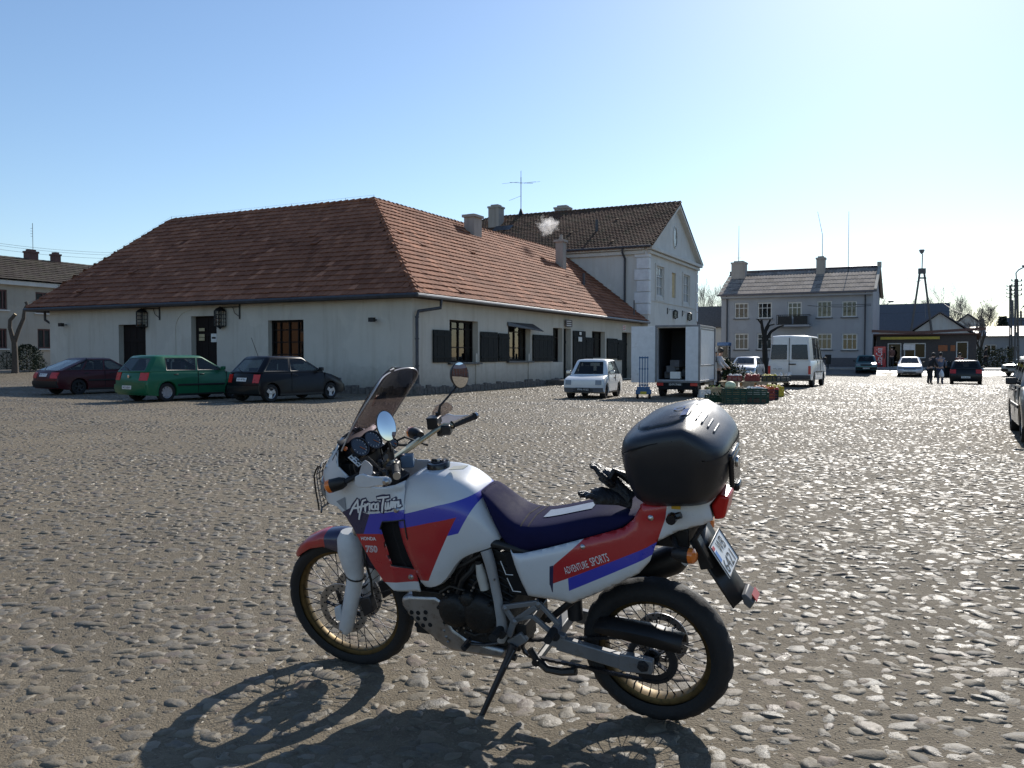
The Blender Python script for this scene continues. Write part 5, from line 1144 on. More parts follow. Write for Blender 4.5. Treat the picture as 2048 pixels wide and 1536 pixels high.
def person(label, at, az, coat, trousers, h=1.7, bend=0., arms=((.1, -.05), (.1, -.05)), step=0., hat=None, hair='hair_dark'):
    """bend leans the trunk forward; arms = (forward reach, outward) of each hand; step = stride length"""
    t = thing('person', label, 'person', at, math.pi / 2 - az); k = h / 1.7
    hip = V((0, 0, .90)) * k; ch = hip + V((math.sin(bend) * .42, 0, math.cos(bend) * .42)) * k; nk = hip + V((math.sin(bend) * .56, 0, math.cos(bend) * .56)) * k; hd = nk + V((math.sin(bend * 1.3) * .15 + .02, 0, math.cos(bend * 1.3) * .15)) * k
    pts = [(hip, .12 * k), (ch, (.14 * k, .11 * k)), (nk, .055 * k), (hd, (.085 * k, .10 * k)), (hd + V((.01, 0, .09)) * k, .07 * k)]; ed = [(0, 1), (1, 2), (2, 3), (3, 4)]
    legs = []; armp = []
    for s, st in ((1, step / 2), (-1, -step / 2)):
        kn = V((st * .55 + .03, s * .10, .48)) * k; an = V((st - .02, s * .10, .08)) * k; toe = an + V((.14, s * .02, -.03)) * k; hj = hip + V((0, s * .10, -.05)) * k
        n = len(pts); pts += [(hj, .085 * k), (kn, .058 * k), (an, .042 * k), (toe, .035 * k)]; ed += [(0, n), (n, n + 1), (n + 1, n + 2), (n + 2, n + 3)]; legs.append((hj, kn, an, toe))
    for s, (fw, ow) in ((1, arms[0]), (-1, arms[1])):
        sh = ch + V((0, s * .19, .07)) * k; hn = sh + V((fw, s * ow, -.52 + .5 * abs(fw))) * k; el = (sh + hn) / 2 + V((-.06, s * .05, -.03)) * k
        n = len(pts); pts += [(sh, .055 * k), (el, .042 * k), (hn, .034 * k), (hn + (hn - el).normalized() * .09 * k, .03 * k)]; ed += [(1, n), (n, n + 1), (n + 1, n + 2), (n + 2, n + 3)]; armp.append((sh, el, hn))
    skin_obj('body', MT['skin'], t, pts, ed, 0)
    P = [(hip - V((0, 0, .04)) * k, .155 * k), (hip + (ch - hip) * .5, (.16 * k, .135 * k)), (ch + V((0, 0, .04)) * k, (.185 * k, .135 * k)), (nk, .075 * k)]; E = [(0, 1), (1, 2), (2, 3)]
    for sh, el, hn in armp: n = len(P); P += [(sh, .078 * k), (el, .062 * k), (hn, .048 * k)]; E += [(2, n), (n, n + 1), (n + 1, n + 2)]
    skin_obj('jacket', coat, t, P, E, 0)
    P = [(hip - V((0, 0, .02)) * k, .14 * k)]; E = []
    for hj, kn, an, toe in legs: n = len(P); P += [(hj - V((0, 0, .06)) * k, .10 * k), (kn, .075 * k), (an + V((0, 0, .02)), .06 * k), (toe - V((.02, 0, .01)), .045 * k)]; E += [(0, n), (n, n + 1), (n + 1, n + 2), (n + 2, n + 3)]
    skin_obj('trousers', trousers, t, P, E, 0)
    mb = MB(); mb.ball(hd + V((-.02, 0, .06)) * k, .118 * k, n=12, k=8, sq=(1.05, .88, 1)); mb.build('cap' if hat else 'hair', hat or MT[hair], t)
    return t
def bag_thing(label, c, m):
    g = MB(); c = V(c); g.loft([[c + V((.11 * f * math.cos(a), .16 * f * math.sin(a), z)) for a in [i * math.pi / 6 for i in range(12)]] for f, z in ((.5, 0), (1, .06), (1.05, .2), (.7, .33), (.12, .46))]); return tag(g.build('carrier_bag', m, loc=c), label, 'bag')
p = ground(1859, 769); person('person in a black coat bending toward the open car door', p, R(75), MT['coat_black'], MT['trouser_dark'], 1.72, .32, ((.32, .0), (.22, .02)))
p2 = p + V((.60, -.1, .38)); bag_thing('white carrier bag held by the person in the black coat', p2, MT['bag_white'])
person('person in a grey blue jacket standing beside the open car door', ground(1880, 769), R(35), MT['coat_blue'], MT['denim'], 1.72, .12, ((.2, .05), (.25, .05)))
person('person in a dark red jacket standing behind the dark hatchback', standing(1919, 58), R(200), MT['coat_red'], MT['trouser_dark'], 1.78, 0)
q = standing(1970, 72.5); q.z += .12; person('person in dark clothes walking along the far pavement', q, R(110), MT['coat_black'], MT['trouser_dark'], 1.72, .1, ((.2, .05), (-.15, .05)), .5)
q = standing(1783, 71.8); q.z += .12; person('person in a brown jacket facing the kiosk window', q, R(10), MT['coat_brown'], MT['trouser_dark'], 1.72, 0)
person('seller in a striped shirt standing beside the truck behind the produce', ground(1436, 787), R(120), MT['shirt_stripe'], MT['trouser_dark'], 1.68, .12, ((.3, .0), (.25, .0)))

# ------------------------------------------------------------------ trees and shrubs
mk('bark', (.085, .07, .055), .9, var=.35, bmp=.5, bscale=20); mk('twig', (.17, .15, .135), .9); mk('cut_wood', (.42, .33, .2), .8); mk('conifer', (.018, .035, .018), .8, var=.4); mk('hedge', (.05, .055, .025), .9, var=.4); mk('bark_dark', (.02, .018, .016), .9)
def bare_tree(name, label, at, h, spread, seed, levels=5, trunk_r=.16, kids=3, low=.25, cat='tree'):
    t = thing(name, label, cat, at); rd = random.Random(seed); tk = MB(); tw = MB()
    def grow(p, d, L, r, lv):
        pts = [p]; rs = [r]; k = 3
        for i in range(k):
            d = (d + V((rd.gauss(0, .10), rd.gauss(0, .10), .05 + .04 * lv))).normalized(); p = p + d * (L / k); pts.append(p); rs.append(r * (1 - .4 * (i + 1) / k))
        (tk if lv < 2 else tw).tube(pts, rs, 6 if lv < 2 else 3, cap=False)
        if lv >= levels: return
        for c in range(kids + (1 if lv in (2, 3) else 0)):
            i = rd.choice((1, 2, 3, 3)); a = rd.uniform(0, 6.283); tilt = rd.uniform(.28, .85) * spread
            x = d.orthogonal().normalized(); y = d.cross(x); nd = (d * math.cos(tilt) + (x * math.cos(a) + y * math.sin(a)) * math.sin(tilt)).normalized()
            grow(pts[i], nd, L * rd.uniform(.58, .8), max(rs[i] * .60, .008), lv + 1)
    at = V(at); tk.tube([at - Z3 * .2, at + Z3 * h * low], [trunk_r * 1.25, trunk_r], 8, cap=False)
    for c in range(4):
        a = c * 1.57 + rd.uniform(0, 1); d = V((math.cos(a) * .42 * spread, math.sin(a) * .42 * spread, 1)).normalized(); grow(at + Z3 * h * low, d, h * .30, trunk_r * .7, 0)
    tk.build('trunk', MT['bark'], t, world=True); tw.build('crown', MT['twig'], t, world=True); return t
bare_tree('bare_tree', 'wide leafless tree left of the pair behind the kiosk', standing(1893, 97), 8.2, 1.0, 1, 5, .17)
bare_tree('bare_tree', 'leafless fan shaped tree standing in front of the bright roofed house', standing(1960, 80), 6.0, .95, 2, 5, .12)
bare_tree('bare_tree', 'small leafless tree between the two bare trees on the right', standing(1925, 95), 7.0, .9, 3, 4, .10)
bare_tree('bare_tree', 'leafless tree rising behind the shed between the two big houses', standing(1412, 100), 9.8, 1.0, 4, 5, .16)
bare_tree('bare_tree', 'thin leafless tree just right of the grey house gable', standing(1778, 96), 7.8, .9, 5, 4, .10)
def pollard(label, at, pts, m, ends=True):
    t = thing('pollarded_tree', label, 'tree', at); mb = MB(); ct = MB(); at = V(at)
    for k, (path, rs) in enumerate(pts):
        P = [at + n_ * 0 + V((a, b, c)) for a, b, c in path]; mb.tube(P, rs, 10)
        if k and ends: d = (P[-1] - P[-2]).normalized(); ct.disc(P[-1] + d * .002, d, rs[-1] * .9, 10)
    mb.build('trunk', m, t, world=True)
    if ends: ct.build('cut_face', MT['cut_wood'], t, world=True, recalc=False)
p = standing(30, 56); p.z = .45
pollard('pollarded tree with two cut limbs before the beige house at far left', p, [([(0, 0, -.2), (.02, 0, 1.1), (-.02, 0, 2.3)], [.24, .18, .17]), ([(-.05, 0, 2.1), (-.28, 0, 3.0), (-.26, 0, 3.5), (.1, .0, 3.9)], [.15, .13, .12, .11]), ([(.02, 0, 2.1), (.3, 0, 2.9), (.62, 0, 3.6), (.70, 0, 4.2)], [.15, .13, .12, .10]), ([(.70, 0, 4.15), (.88, 0, 4.5), (.80, 0, 4.7)], [.12, .1, .1])], MT['bark'])
p = standing(1531, 67.5)
pollard('dark pollarded street tree in front of the grey house balcony', p, [([(0, 0, -.2), (-.05, 0, 1.5), (-.12, 0, 3.0)], [.26, .21, .2]), ([(-.12, 0, 2.9), (-.3, 0, 3.8), (-.36, 0, 4.35)], [.15, .12, .09]), ([(-.36, 0, 4.0), (-.6, .1, 4.4)], [.08, .06]), ([(-.1, 0, 2.8), (.02, 0, 3.7), (.35, 0, 4.35)], [.15, .11, .07]), ([(-.08, 0, 2.6), (.4, 0, 3.4), (.95, 0, 3.75), (1.4, 0, 3.9)], [.14, .12, .09, .06]), ([(.0, 0, 3.4), (.3, .1, 3.9), (.7, .1, 4.0)], [.09, .07, .05])], MT['bark_dark'], False)
def shrub(name, label, at, r, h, seed, m, n=3200, cone=.0, leaf=.10):
    t = thing(name, label, 'shrub' if name != 'fir_tree' else 'tree', at); rd = random.Random(seed); mb = MB(); at = V(at)
    for i in range(n):
        z = rd.random() ** .8; a = rd.uniform(0, 6.28); rr = r * (1 - cone * z) * (.45 + .55 * rd.random()) * (1 + .25 * math.sin(a * 3 + z * 9)) * (math.sqrt(max(.02, 1 - (2 * z - .9) ** 2 * .8)) if not cone else 1)
        c = at + V((rr * math.cos(a), rr * math.sin(a), h * z)); d = V((math.cos(a) + rd.gauss(0, .5), math.sin(a) + rd.gauss(0, .5), rd.gauss(.5, .5))).normalized() * leaf * rd.uniform(.6, 1.6); wv = d.cross(V((rd.gauss(0, 1), rd.gauss(0, 1), 1))).normalized() * leaf * .35
        mb.add([c, c + d * .5 + wv, c + d, c + d * .5 - wv], [(0, 1, 2, 3)])
    mb.build('foliage', m, t, world=True); s = MB(); s.tube([at - Z3 * .1, at + Z3 * h * .8], [.06, .02], 6); s.build('stem', MT['bark'], t, world=True); return t
p = standing(54, 58); p.z = .45; shrub('shrub', 'dark round evergreen shrub right of the pollarded tree at far left', p, .85, 1.9, 1, MT['conifer'])
p = standing(14, 59); p.z = .45; shrub('shrub', 'smaller dark shrub left of the pollarded tree at far left', p, .6, 1.4, 2, MT['conifer'], 900)
p = standing(78, 59.5); p.z = .45; shrub('shrub', 'narrow dark shrub close to the maroon liftback and the beige house', p, .4, 1.1, 3, MT['conifer'], 600)
p = standing(2003, 92); shrub('fir_tree', 'dark pointed fir at the right edge beside the bright roof', p, 1.6, 5.2, 4, MT['conifer'], 1800, .95, .3)
p = standing(1962, 78.5); h = thing('hedge', 'trimmed brown green hedge in front of the bright roofed house', 'hedge', p); mb = MB(); rd = random.Random(8)
for i in range(2600):
    c = V((rd.uniform(-2.6, 2.6), rd.uniform(-.5, .5), rd.uniform(0, 1.75))); d = V((rd.gauss(0, 1), rd.gauss(0, 1), rd.gauss(0, 1))).normalized() * .16; wv = d.cross(V((rd.gauss(0, 1), 1, rd.gauss(0, 1)))).normalized() * .06; c = p + n_ * c.x + r_ * c.y + Z3 * c.z; mb.add([c, c + d * .5 + wv, c + d, c + d * .5 - wv], [(0, 1, 2, 3)])
mb.build('foliage', MT['hedge'], h, world=True)
mk('pave_left', (.30, .28, .25), .8)
mb = MB(); rows = [];
for i in range(24):
    a = 6 + i * 2.0; rows.append([O5 + r_ * a + n_ * k + Z3 * zz for k, zz in ((2.6, .10), (2.6, .26), (.02, .28))])
for q in rows:
    for v in q: v.z = float(gz(v.x, v.y)) + (v.z - .25 + .16 if False else (.13 if q.index(v) else -.1))
mb.loft(rows, closed=False); tag(mb.build('pavement', MT['pave_left']), kind='structure')

# ------------------------------------------------------------------ poles, lamps, wires, signs, booth
mk('concrete', (.13, .125, .12), .85, var=.2); mk('lamp_grey', (.18, .18, .19), .5)
p = standing(1846, 80); t = thing('lamp_pylon', 'tall A shaped concrete pole carrying a lamp above the kiosk roof', 'pole', p); mb = MB()
top = deep(1844, 541, 80)
for u in (1811, 1873): b = deep(u, 738, 80); b.z = p.z - .2; mb.beam(b, top + V((.18 * (1 if u > 1844 else -1), 0, 0)), .14, .14)
mb.box(top - Z3 * .05, (.6, .3, .5)); mb.beam(deep(1837, 556, 80), deep(1852, 556, 80), .16, .14); mb.build('frame', MT['concrete'], t, world=True)
mb = MB(); mb.tube([top, deep(1845, 508, 80)], .05, 6); mb.tube([deep(1833, 564, 80), deep(1842, 561, 80)], .03, 5); mb.tube([deep(1850, 600, 80), deep(1851, 636, 80)], .02, 5); mb.build('lamp_stem', MT['lamp_grey'], t, world=True)
mb = MB(); c = deep(1843.5, 508, 80); mb.lathe([(.05, 0), (.16, .12), (.26, .36), (.20, .42), (.0, .45)], c, Z3, 12); mb.build('lamp_head', MT['lamp_grey'], t, world=True)
PW = [deep(1837, 556, 80), deep(1852, 556, 80), deep(1834, 563, 80), deep(1850, 563, 80)]
def mast_pole(label, u, y, vtop, w0, arm=None, grp='concrete lamp posts along the right road', lattice=True):
    b = standing(u, y); tp = deep(u - 1.2, vtop, y); t = thing('lamp_post', label, 'lamp post', b, group=grp); mb = MB()
    if lattice:
        for s in (-1, 1):
            for q in (-1, 1): mb.beam(b + V((s * w0, q * w0 * .5, -.2)), tp + V((s * w0 * .45, q * w0 * .3, 0)), w0 * .55, w0 * .5)
        k = int((tp.z - b.z) / .9)
        for i in range(k): z = i / k; c = b.lerp(tp, z); mb.box(c, (w0 * 2 * (1 - z * .5), w0 * .9, .35))
    else: mb.tube([b - Z3 * .2, tp], [w0, w0 * .6], 8)
    mb.build('pole', MT['concrete'], t, world=True)
    mb = MB()
    for k in range(4):
        z = tp.z - .15 - k * .34; mb.beam(V((tp.x - .35, tp.y, z)), V((tp.x + .4, tp.y, z)), .05, .05)
        for s in (-.33, .38): mb.lathe([(.03, 0), (.05, .05), (.03, .1), (.045, .14), (.0, .17)], V((tp.x + s, tp.y, z)), Z3, 8)
    mb.build('insulators', MT['iron'], t, world=True)
    if arm:
        mb = MB(); A = [deep(q[0], q[1], y) for q in arm]; mb.tube([tp] + A, .045, 6); e = A[-1]; mb.ball(e, .22, sq=(1.5, .8, .5)); mb.build('lamp_arm', MT['lamp_grey'], t, world=True)
    return tp
T1 = mast_pole('tall ladder backed concrete lamp post with curved arm at right edge', 2034, 62, 558, .14, [(2032, 546), (2037, 540), (2052, 532)])
T2 = mast_pole('paler lattice post just left of the tall right lamp post', 2022, 82, 570, .12)
T3 = mast_pole('shorter far post between the two lattice posts at the right edge', 2026.5, 104, 600, .12)
T4 = mast_pole('distant post with a small lamp arm at the very right edge', 2043, 100, 622, .12, [(2042, 617), (2050, 612)])
mast_pole('low street lamp behind the hall right of the grey house', 1771, 92, 612, .10, [(1773, 609), (1782, 603)], None, True)
def wire(a, b, sag, r=.012, k=14): return [a.lerp(b, i / k) - Z3 * (sag * 4 * (i / k) * (1 - i / k)) for i in range(k + 1)], r
def wires(label, sets):
    mb = MB()
    for (P, r) in sets: mb.tube(P, r, 4)
    c = sets[0][0][0]; tag(mb.build('power_line', MT['iron'], loc=c), label, 'power line')
wires('two slack power wires from the A shaped pylon to the right lamp post', [wire(PW[1], T1 - Z3 * .2, 2.0), wire(PW[3], T1 - Z3 * .9, 2.3)])
wires('pair of faint wires from the pylon leftwards behind the grey house', [wire(PW[0], V((26, 96, 11.2)), .5), wire(PW[2], V((26, 96, 10.2)), .5)])
wires('short wires crossing from the right lamp post out of the picture', [wire(T1 - Z3 * .2, V((56, 6, 9.2)), .8), wire(T1 - Z3 * 3.0, V((56, 6, 6.8)), .6)])
wires('thin telephone wire running low past the pylon legs to the lamp posts', [wire(V((29, 92, 6.3)), T2 - Z3 * 2.2, .3, .009)])
a = [(deep(-60, v0, 72), deep(270, v1, 84)) for v0, v1 in ((478, 506), (482, 511), (490, 518), (505, 532))]
wires('four parallel overhead wires above the far left house', [wire(p, q, .3, .014) for p, q in a])
p0 = deep(1742, 611, 71.5); wires('sunlit cable sagging across the grey house front', [wire(deep(1615, 611, 70.5), p0, .12, .03), wire(deep(1660, 610, 70.2), p0 + Z3 * .12, .02, .028)])
p = standing(1933, 72); p.z += .1; t = thing('road_sign', 'round red rimmed road sign on a pale post seen by the kiosk end', 'sign', p); mb = MB(); c = deep(1934, 684, 72); mb.tube([p, c + Z3 * .2], .05, 8); mb.build('post', MT['lamp_grey'], t, world=True)
mb = MB(); nf = V((-.45, -.89, 0)); mb.lathe([(0, .0), (.40, .0), (.40, .03), (0, .03)], c - nf * .0 + nf * .06, nf, 24); mb.build('rim', MT['sign_red'], t, world=True); mb = MB(); mb.lathe([(0, 0), (.29, 0), (.29, .012), (0, .012)], c + nf * .092, nf, 24); mb.build('face', MT['sign_white'], t, world=True)
p = deep(1941, 700, 74); b = standing(1941, 74); t = thing('letter_box', 'small yellow box on a post near the round road sign', 'box', b); mb = MB(); mb.box(p, (.36, .26, .45)); mb.build('case', MT['yellow_band'], t, world=True, bevel=.02); mb = MB(); mb.tube([b, p], .04, 6); mb.build('post', MT['lamp_grey'], t, world=True)
b = standing(1448, 72.5); b.z = HOUSE_Z - .02; t = thing('phone_booth', 'narrow glazed telephone booth with blue top beside the grey house', 'phone booth', b); mb = MB(); B = M((n_, r_, Z3)).transposed()
mk('booth_blue', (.05, .13, .30), .4)
for s in (-.42, .42):
    for q in (-.42, .42): mb.box(b + n_ * s + r_ * q + Z3 * 1.0, (.07, .07, 2.0), B)
for z in (.06, .95): mb.box(b + Z3 * z, (.9, .9, .08), B) if z < .5 else [mb.box(b + r_ * q + Z3 * z, (.84, .04, .06), B) for q in (-.42, .42)]
mb.build('frame', MT['zinc'], t, world=True); mb = MB(); mb.box(b + Z3 * 2.12, (1.0, 1.0, .28), B); mb.build('top', MT['booth_blue'], t, world=True, bevel=.03)
mb = MB()
for q in (-.42, .42): mb.box(b + r_ * q + Z3 * 1.0, (.78, .01, 1.85), B); mb.box(b + n_ * q + Z3 * 1.0, (.01, .78, 1.85), B)
mb.build('glazing', MT['window_glass'], t, world=True); mb = MB(); mb.box(b + r_ * .25 + Z3 * 1.35, (.3, .2, .55), B); mb.build('telephone', MT['yellow_band'], t, world=True, bevel=.02)
b = standing(1656, 71.6); b.z = HOUSE_Z + .1; t = thing('litter_bin', 'small dark litter bin on the pavement before the grey house', 'bin', b); mb = MB(); mb.lathe([(0, .3), (.22, .3), (.26, 1.1), (.2, 1.1), (.18, .4), (0, .4)], b, Z3, 14); mb.build('bucket', MT['iron'], t, world=True); mb = MB(); mb.tube([b - Z3 * .1, b + Z3 * .5], .05, 6); mb.build('post', MT['iron'], t, world=True)
# smoke drifting from the tavern chimney
m, nt_, p_ = newmat('smoke'); nt_.nodes.remove(p_); vp = N(nt_, 'VolumePrincipled'); vp.inputs['Color'].default_value = (.92, .90, .88, 1); vp.inputs['Anisotropy'].default_value = .35
co = coords(nt_); nn = noise(nt_, co, 2.6, 7, .68); ln = N(nt_, 'VectorMath', operation='LENGTH'); sc_ = N(nt_, 'VectorMath', operation='MULTIPLY'); nt_.links.new(co, sc_.inputs[0]); sc_.inputs[1].default_value = (1 / .72, 1 / .6, 1 / .62); nt_.links.new(sc_.outputs[0], ln.inputs[0])
k = math_(nt_, 'MULTIPLY_ADD', ln.outputs['Value'], -1.0, .86); k = math_(nt_, 'ADD', k, math_(nt_, 'MULTIPLY_ADD', nn, 3.4, -1.7)); k = math_(nt_, 'MULTIPLY', k, 3.2, clamp=False); k = math_(nt_, 'MAXIMUM', k, 0.); k = math_(nt_, 'MINIMUM', k, 2.2)
nt_.links.new(k, vp.inputs['Density']); nt_.links.new(vp.outputs[0], nt_.nodes['Material Output'].inputs['Volume'])
mb = MB(); mb.ball((0, 0, 0), 1.0, n=16, k=10, sq=(.85, .75, .75)); so = mb.build('smoke', m); so.location = SMOKE; tag(so, 'puff of pale smoke drifting from the tavern chimney', 'smoke', kind='stuff')
# ------------------------------------------------------------------ the motorcycle
HEAD, LEAN, STEER = 2.714, .203, .066
BO = V((.644, 3.653, 0.0))
bike = thing('motorcycle', 'white, blue and red adventure motorcycle leaning on its side stand in the foreground', 'motorcycle', BO)
bike.rotation_euler = (-LEAN, 0, HEAD)
BM = base_mat(bike); BI = BM.inverted(); EL = BI @ EYE
def q(u, v, y):                          # traced point in the motorcycle's own space on the plane y
    d = BI.to_3x3() @ ray(u, v); return EL + d * ((y - EL.y) / d.y)
WC = V((1.565, 0, .345)); SAX = V((-math.sin(R(28)), 0, math.cos(R(28)))); SM = M.Rotation(STEER, 3, SAX)
def st(p): return SM @ (V(p) - WC) + WC
def unst(p): return SM.transposed() @ (V(p) - WC) + WC
def mir(p): p = unst(p); return st(V((p.x, -p.y, p.z)))
def both(p): return [V(p), mir(p)]
def graphic(name, base, layers, rough=.3, dirtk=True):
    m, t, p = newmat(name); co = coords(t); sx = N(t, 'SeparateXYZ'); t.links.new(co, sx.inputs[0]); X, Zz = sx.outputs[0], sx.outputs[2]
    n1 = noise(t, co, 9, 6, .7); c = mixc(t, stretch(t, n1, .3, .7), tuple(k * .96 for k in base), base)
    for colr, poly in layers:
        P = [(a.x, a.z) for a in poly]; ar = sum(P[i][0] * P[(i + 1) % len(P)][1] - P[(i + 1) % len(P)][0] * P[i][1] for i in range(len(P)))
        if ar < 0: P = P[::-1]
        f = None
        for i in range(len(P)):
            (x0, z0), (x1, z1) = P[i], P[(i + 1) % len(P)]; L = math.hypot(x1 - x0, z1 - z0)
            if L < 1e-4: continue
            a, b = -(z1 - z0) / L, (x1 - x0) / L
            e = math_(t, 'MULTIPLY_ADD', X, a, math_(t, 'MULTIPLY_ADD', Zz, b, -(a * x0 + b * z0))); f = e if f is None else math_(t, 'MINIMUM', f, e)
        c = mixc(t, math_(t, 'MULTIPLY_ADD', f, 700, .5, clamp=True), c, colr)
    if dirtk:
        n2 = noise(t, co, 38, 4, .7); c = mixc(t, math_(t, 'MULTIPLY', stretch(t, n2, .66, .74), .35), c, (.2, .17, .13))
        low = stretch(t, Zz, .78, .5); n4 = noise(t, co, 6, 6, .7); c = mixc(t, math_(t, 'MULTIPLY', math_(t, 'MULTIPLY', low, stretch(t, n4, .35, .7)), .4), c, (.25, .21, .16))
    t.links.new(c, p.inputs['Base Color']); p.inputs['Roughness'].default_value = rough; p.inputs['Coat Weight'].default_value = .35; p.inputs['Coat Roughness'].default_value = .12
    t.links.new(math_(t, 'MULTIPLY_ADD', n1, .2, rough - .1), p.inputs['Roughness']); return m
WHITE, BLUE, RED, NAVY = (.62, .645, .67), (.045, .05, .42), (.42, .022, .026), (.022, .024, .075)
def QL(pts, y): return [q(u, v, y) for u, v in pts]
# tank -----------------------------------------------------------
TP = [(0, 0), (.004, .30), (.012, .46), (.05, .60), (.15, .78), (.26, .92), (.42, .985), (.64, 1.0), (.84, .97), (1.0, .92)]
ST = [((834, 950), (842, 1184), .185), ((846, 934), (860, 1184), .20), ((866, 923), (882, 1180), .205), ((900, 921), (902, 1151), .205), ((932, 927), (915, 1126), .20), ((955, 938), (945, 1112), .185), ((974, 953), (978, 1103), .16), ((992, 970), (1006, 1087), .125)]
TK = []
for (tu, tv), (bu, bv), wd in ST: TK.append((q(tu, tv, -.075), q(bu, bv, wd * .93), wd))
def tank_y(x, z):
    best = None
    for T, B, wd in TK:
        d = B - T; s = min(1, max(0, ((x - T.x) * d.x + (z - T.z) * d.z) / (d.x ** 2 + d.z ** 2))); e = (x - T.x - d.x * s) ** 2 + (z - T.z - d.z * s) ** 2
        if best is None or e < best[0]:
            for (s0, y0), (s1, y1) in zip(TP, TP[1:]):
                if s0 <= s <= s1: y = y0 + (y1 - y0) * (s - s0) / (s1 - s0); break
            best = (e, y * wd)
    return best[1]
rings = []
for ti, (T, B, wd) in enumerate(TK):
    L = [V((T.x + (B.x - T.x) * s + (.035, .012)[ti] * 4 * s * (1 - s) if ti < 2 else T.x + (B.x - T.x) * s, wd * y, T.z + (B.z - T.z) * s)) for s, y in TP]
    ins = V((B.x, wd * .6, B.z + .012))
    half = L + [ins]; rings.append([V((p.x, -p.y, p.z)) for p in half[::-1]] + half[1:])
mb = MB(); mb.loft(rings, closed=False, cap=False)
f0 = rings[0]; c0 = sum(f0, V((0, 0, 0))) / len(f0); mb.add(f0 + [c0], [(i, i + 1, len(f0)) for i in range(len(f0) - 1)]); fl_ = rings[-1]; c1 = sum(fl_, V((0, 0, 0))) / len(fl_); mb.add(fl_ + [c1], [(i, i + 1, len(fl_)) for i in range(len(fl_) - 1)])
MT['tank_paint'] = graphic('tank_paint', WHITE, [(BLUE, QL([(770, 1029), (870, 1014), (948, 994), (914, 1069), (897, 1072), (770, 1072)], .2)), (RED, QL([(770, 1064), (862, 1044), (911, 1036), (857, 1162), (770, 1164)], .19))])
tank = mb.build('fuel_tank', MT['tank_paint'], bike, sub=1, ang=60)
tmb = MB(); r0 = [V((p.x + .002, p.y * 1.004, p.z)) for p in rings[0]]; tmb.tube(r0[2:-2], .0028, 5); tmb.build('panel_gap', MT['dark_void'], tank)
tmb = MB(); c = q(877, 930, .0); up = V((.05, .0, 1)).normalized()
tmb.lathe([(0, .022), (.030, .022), (.034, .017), (.048, .015), (.053, .006), (.056, -.03)], c, up, 24); tmb.beam(c + up * .022 - V((.03, 0, 0)), c + up * .022 + V((.03, 0, 0)), .014, .010); tmb.build('filler_cap', MT['black_gloss'], tank)
tmb = MB(); tmb.lathe([(.0, .0285), (.010, .0285), (.011, .022)], c + V((-.006, 0, 0)), up, 12); tmb.build('keyhole', MT['steel'], tank)
mk('sticker', (.55, .54, .46), .5); tmb = MB(); c = q(917, 937, .035); tmb.box(c + V((0, 0, .004)), (.075, .05, .003), M.Rotation(R(6), 3, 'Y')); tmb.build('sticker', MT['sticker'], tank)
# fairing sides + nose ---------------------------------------------
XS = q(809, 1035, .19).x
def xnose(z): return 1.572 - 1.15 * max(0, z - 1.06) ** 1.2 + .22 * max(0, .90 - z)
def fy(x, z):
    y0 = tank_y(XS, z)
    if x <= XS: return y0
    t = min(1, (x - XS) / (xnose(z) - XS)); blend = min(1, (x - XS) / .08); ys = tank_y(XS, z) * (1 - blend) + .20 * blend
    return ys * (1 - t ** 5.5) ** (1 / 2.2)
def qs(u, v, f=fy, it=10):
    y = .2
    for _ in range(it): p = q(u, v, y); y = .5 * y + .5 * f(p.x, p.z)
    return q(u, v, y)
def panel(polys, f, step=.018, mirror=True, nudge=0.):
    bm = bmesh.new()
    for poly in polys:
        vs = [bm.verts.new((a[0], 0, a[1])) for a in poly]; bm.faces.new(vs)
    bmesh.ops.triangulate(bm, faces=bm.faces[:])
    for ax in (0, 2):
        lo = min(v.co[ax] for v in bm.verts); hi = max(v.co[ax] for v in bm.verts); k = int((hi - lo) / step)
        for i in range(1, k + 1):
            no = [0, 0, 0]; no[ax] = 1; pc = [0, 0, 0]; pc[ax] = lo + i * step
            bmesh.ops.bisect_plane(bm, geom=bm.verts[:] + bm.edges[:] + bm.faces[:], plane_co=pc, plane_no=no, dist=1e-6)
    bmesh.ops.remove_doubles(bm, verts=bm.verts[:], dist=2e-4)
    mb = MB(); bm.verts.index_update(); co = [V((v.co.x, f(v.co.x, v.co.z) + nudge, v.co.z)) for v in bm.verts]; fs = [tuple(v.index for v in g.verts) for g in bm.faces]; bm.free()
    mb.add(co, fs, 0, .5, True)
    if mirror: mb.add([V((p.x, -p.y, p.z)) for p in co], [g[::-1] for g in fs], 0, .5, True)
    return mb
def XZ(p): return (p.x, p.z)
top = [XZ(qs(*p)) for p in ((684, 872), (675, 901), (673, 917), (677, 934), (693, 950), (708, 963), (745, 974), (790, 970), (812, 960))]
seam = [XZ(qs(*p)) for p in ((810, 985), (808, 1010), (808, 1024))]
hole = [XZ(qs(*p)) for p in ((808, 1040), (831, 1139), (783, 1131), (771, 1098), (760, 1058), (764, 1044))]
bot = [XZ(qs(*p)) for p in ((841, 1184), (804, 1183), (787, 1181), (767, 1162), (741, 1122), (719, 1080), (706, 1056), (692, 1034))]
nose = []
for z in (.935, .97, 1.02, 1.08, 1.15, 1.21, 1.25): nose.append((xnose(z) - .0005, z))
h0, h1, h2, h3, h4, h5 = hole
polyA = top + seam + [h0, h5] + [h4] + bot[6:] + nose       # above and ahead of the opening
polyB = [h4, h3, h2] + bot[3:7]                             # strip ahead of the opening
polyC = [h2, h1, bot[0], bot[1], bot[2], bot[3]]            # below it
polyA = top + seam + [h0, h5, h4] + [bot[6], bot[7], XZ(qs(674, 1013))] + nose
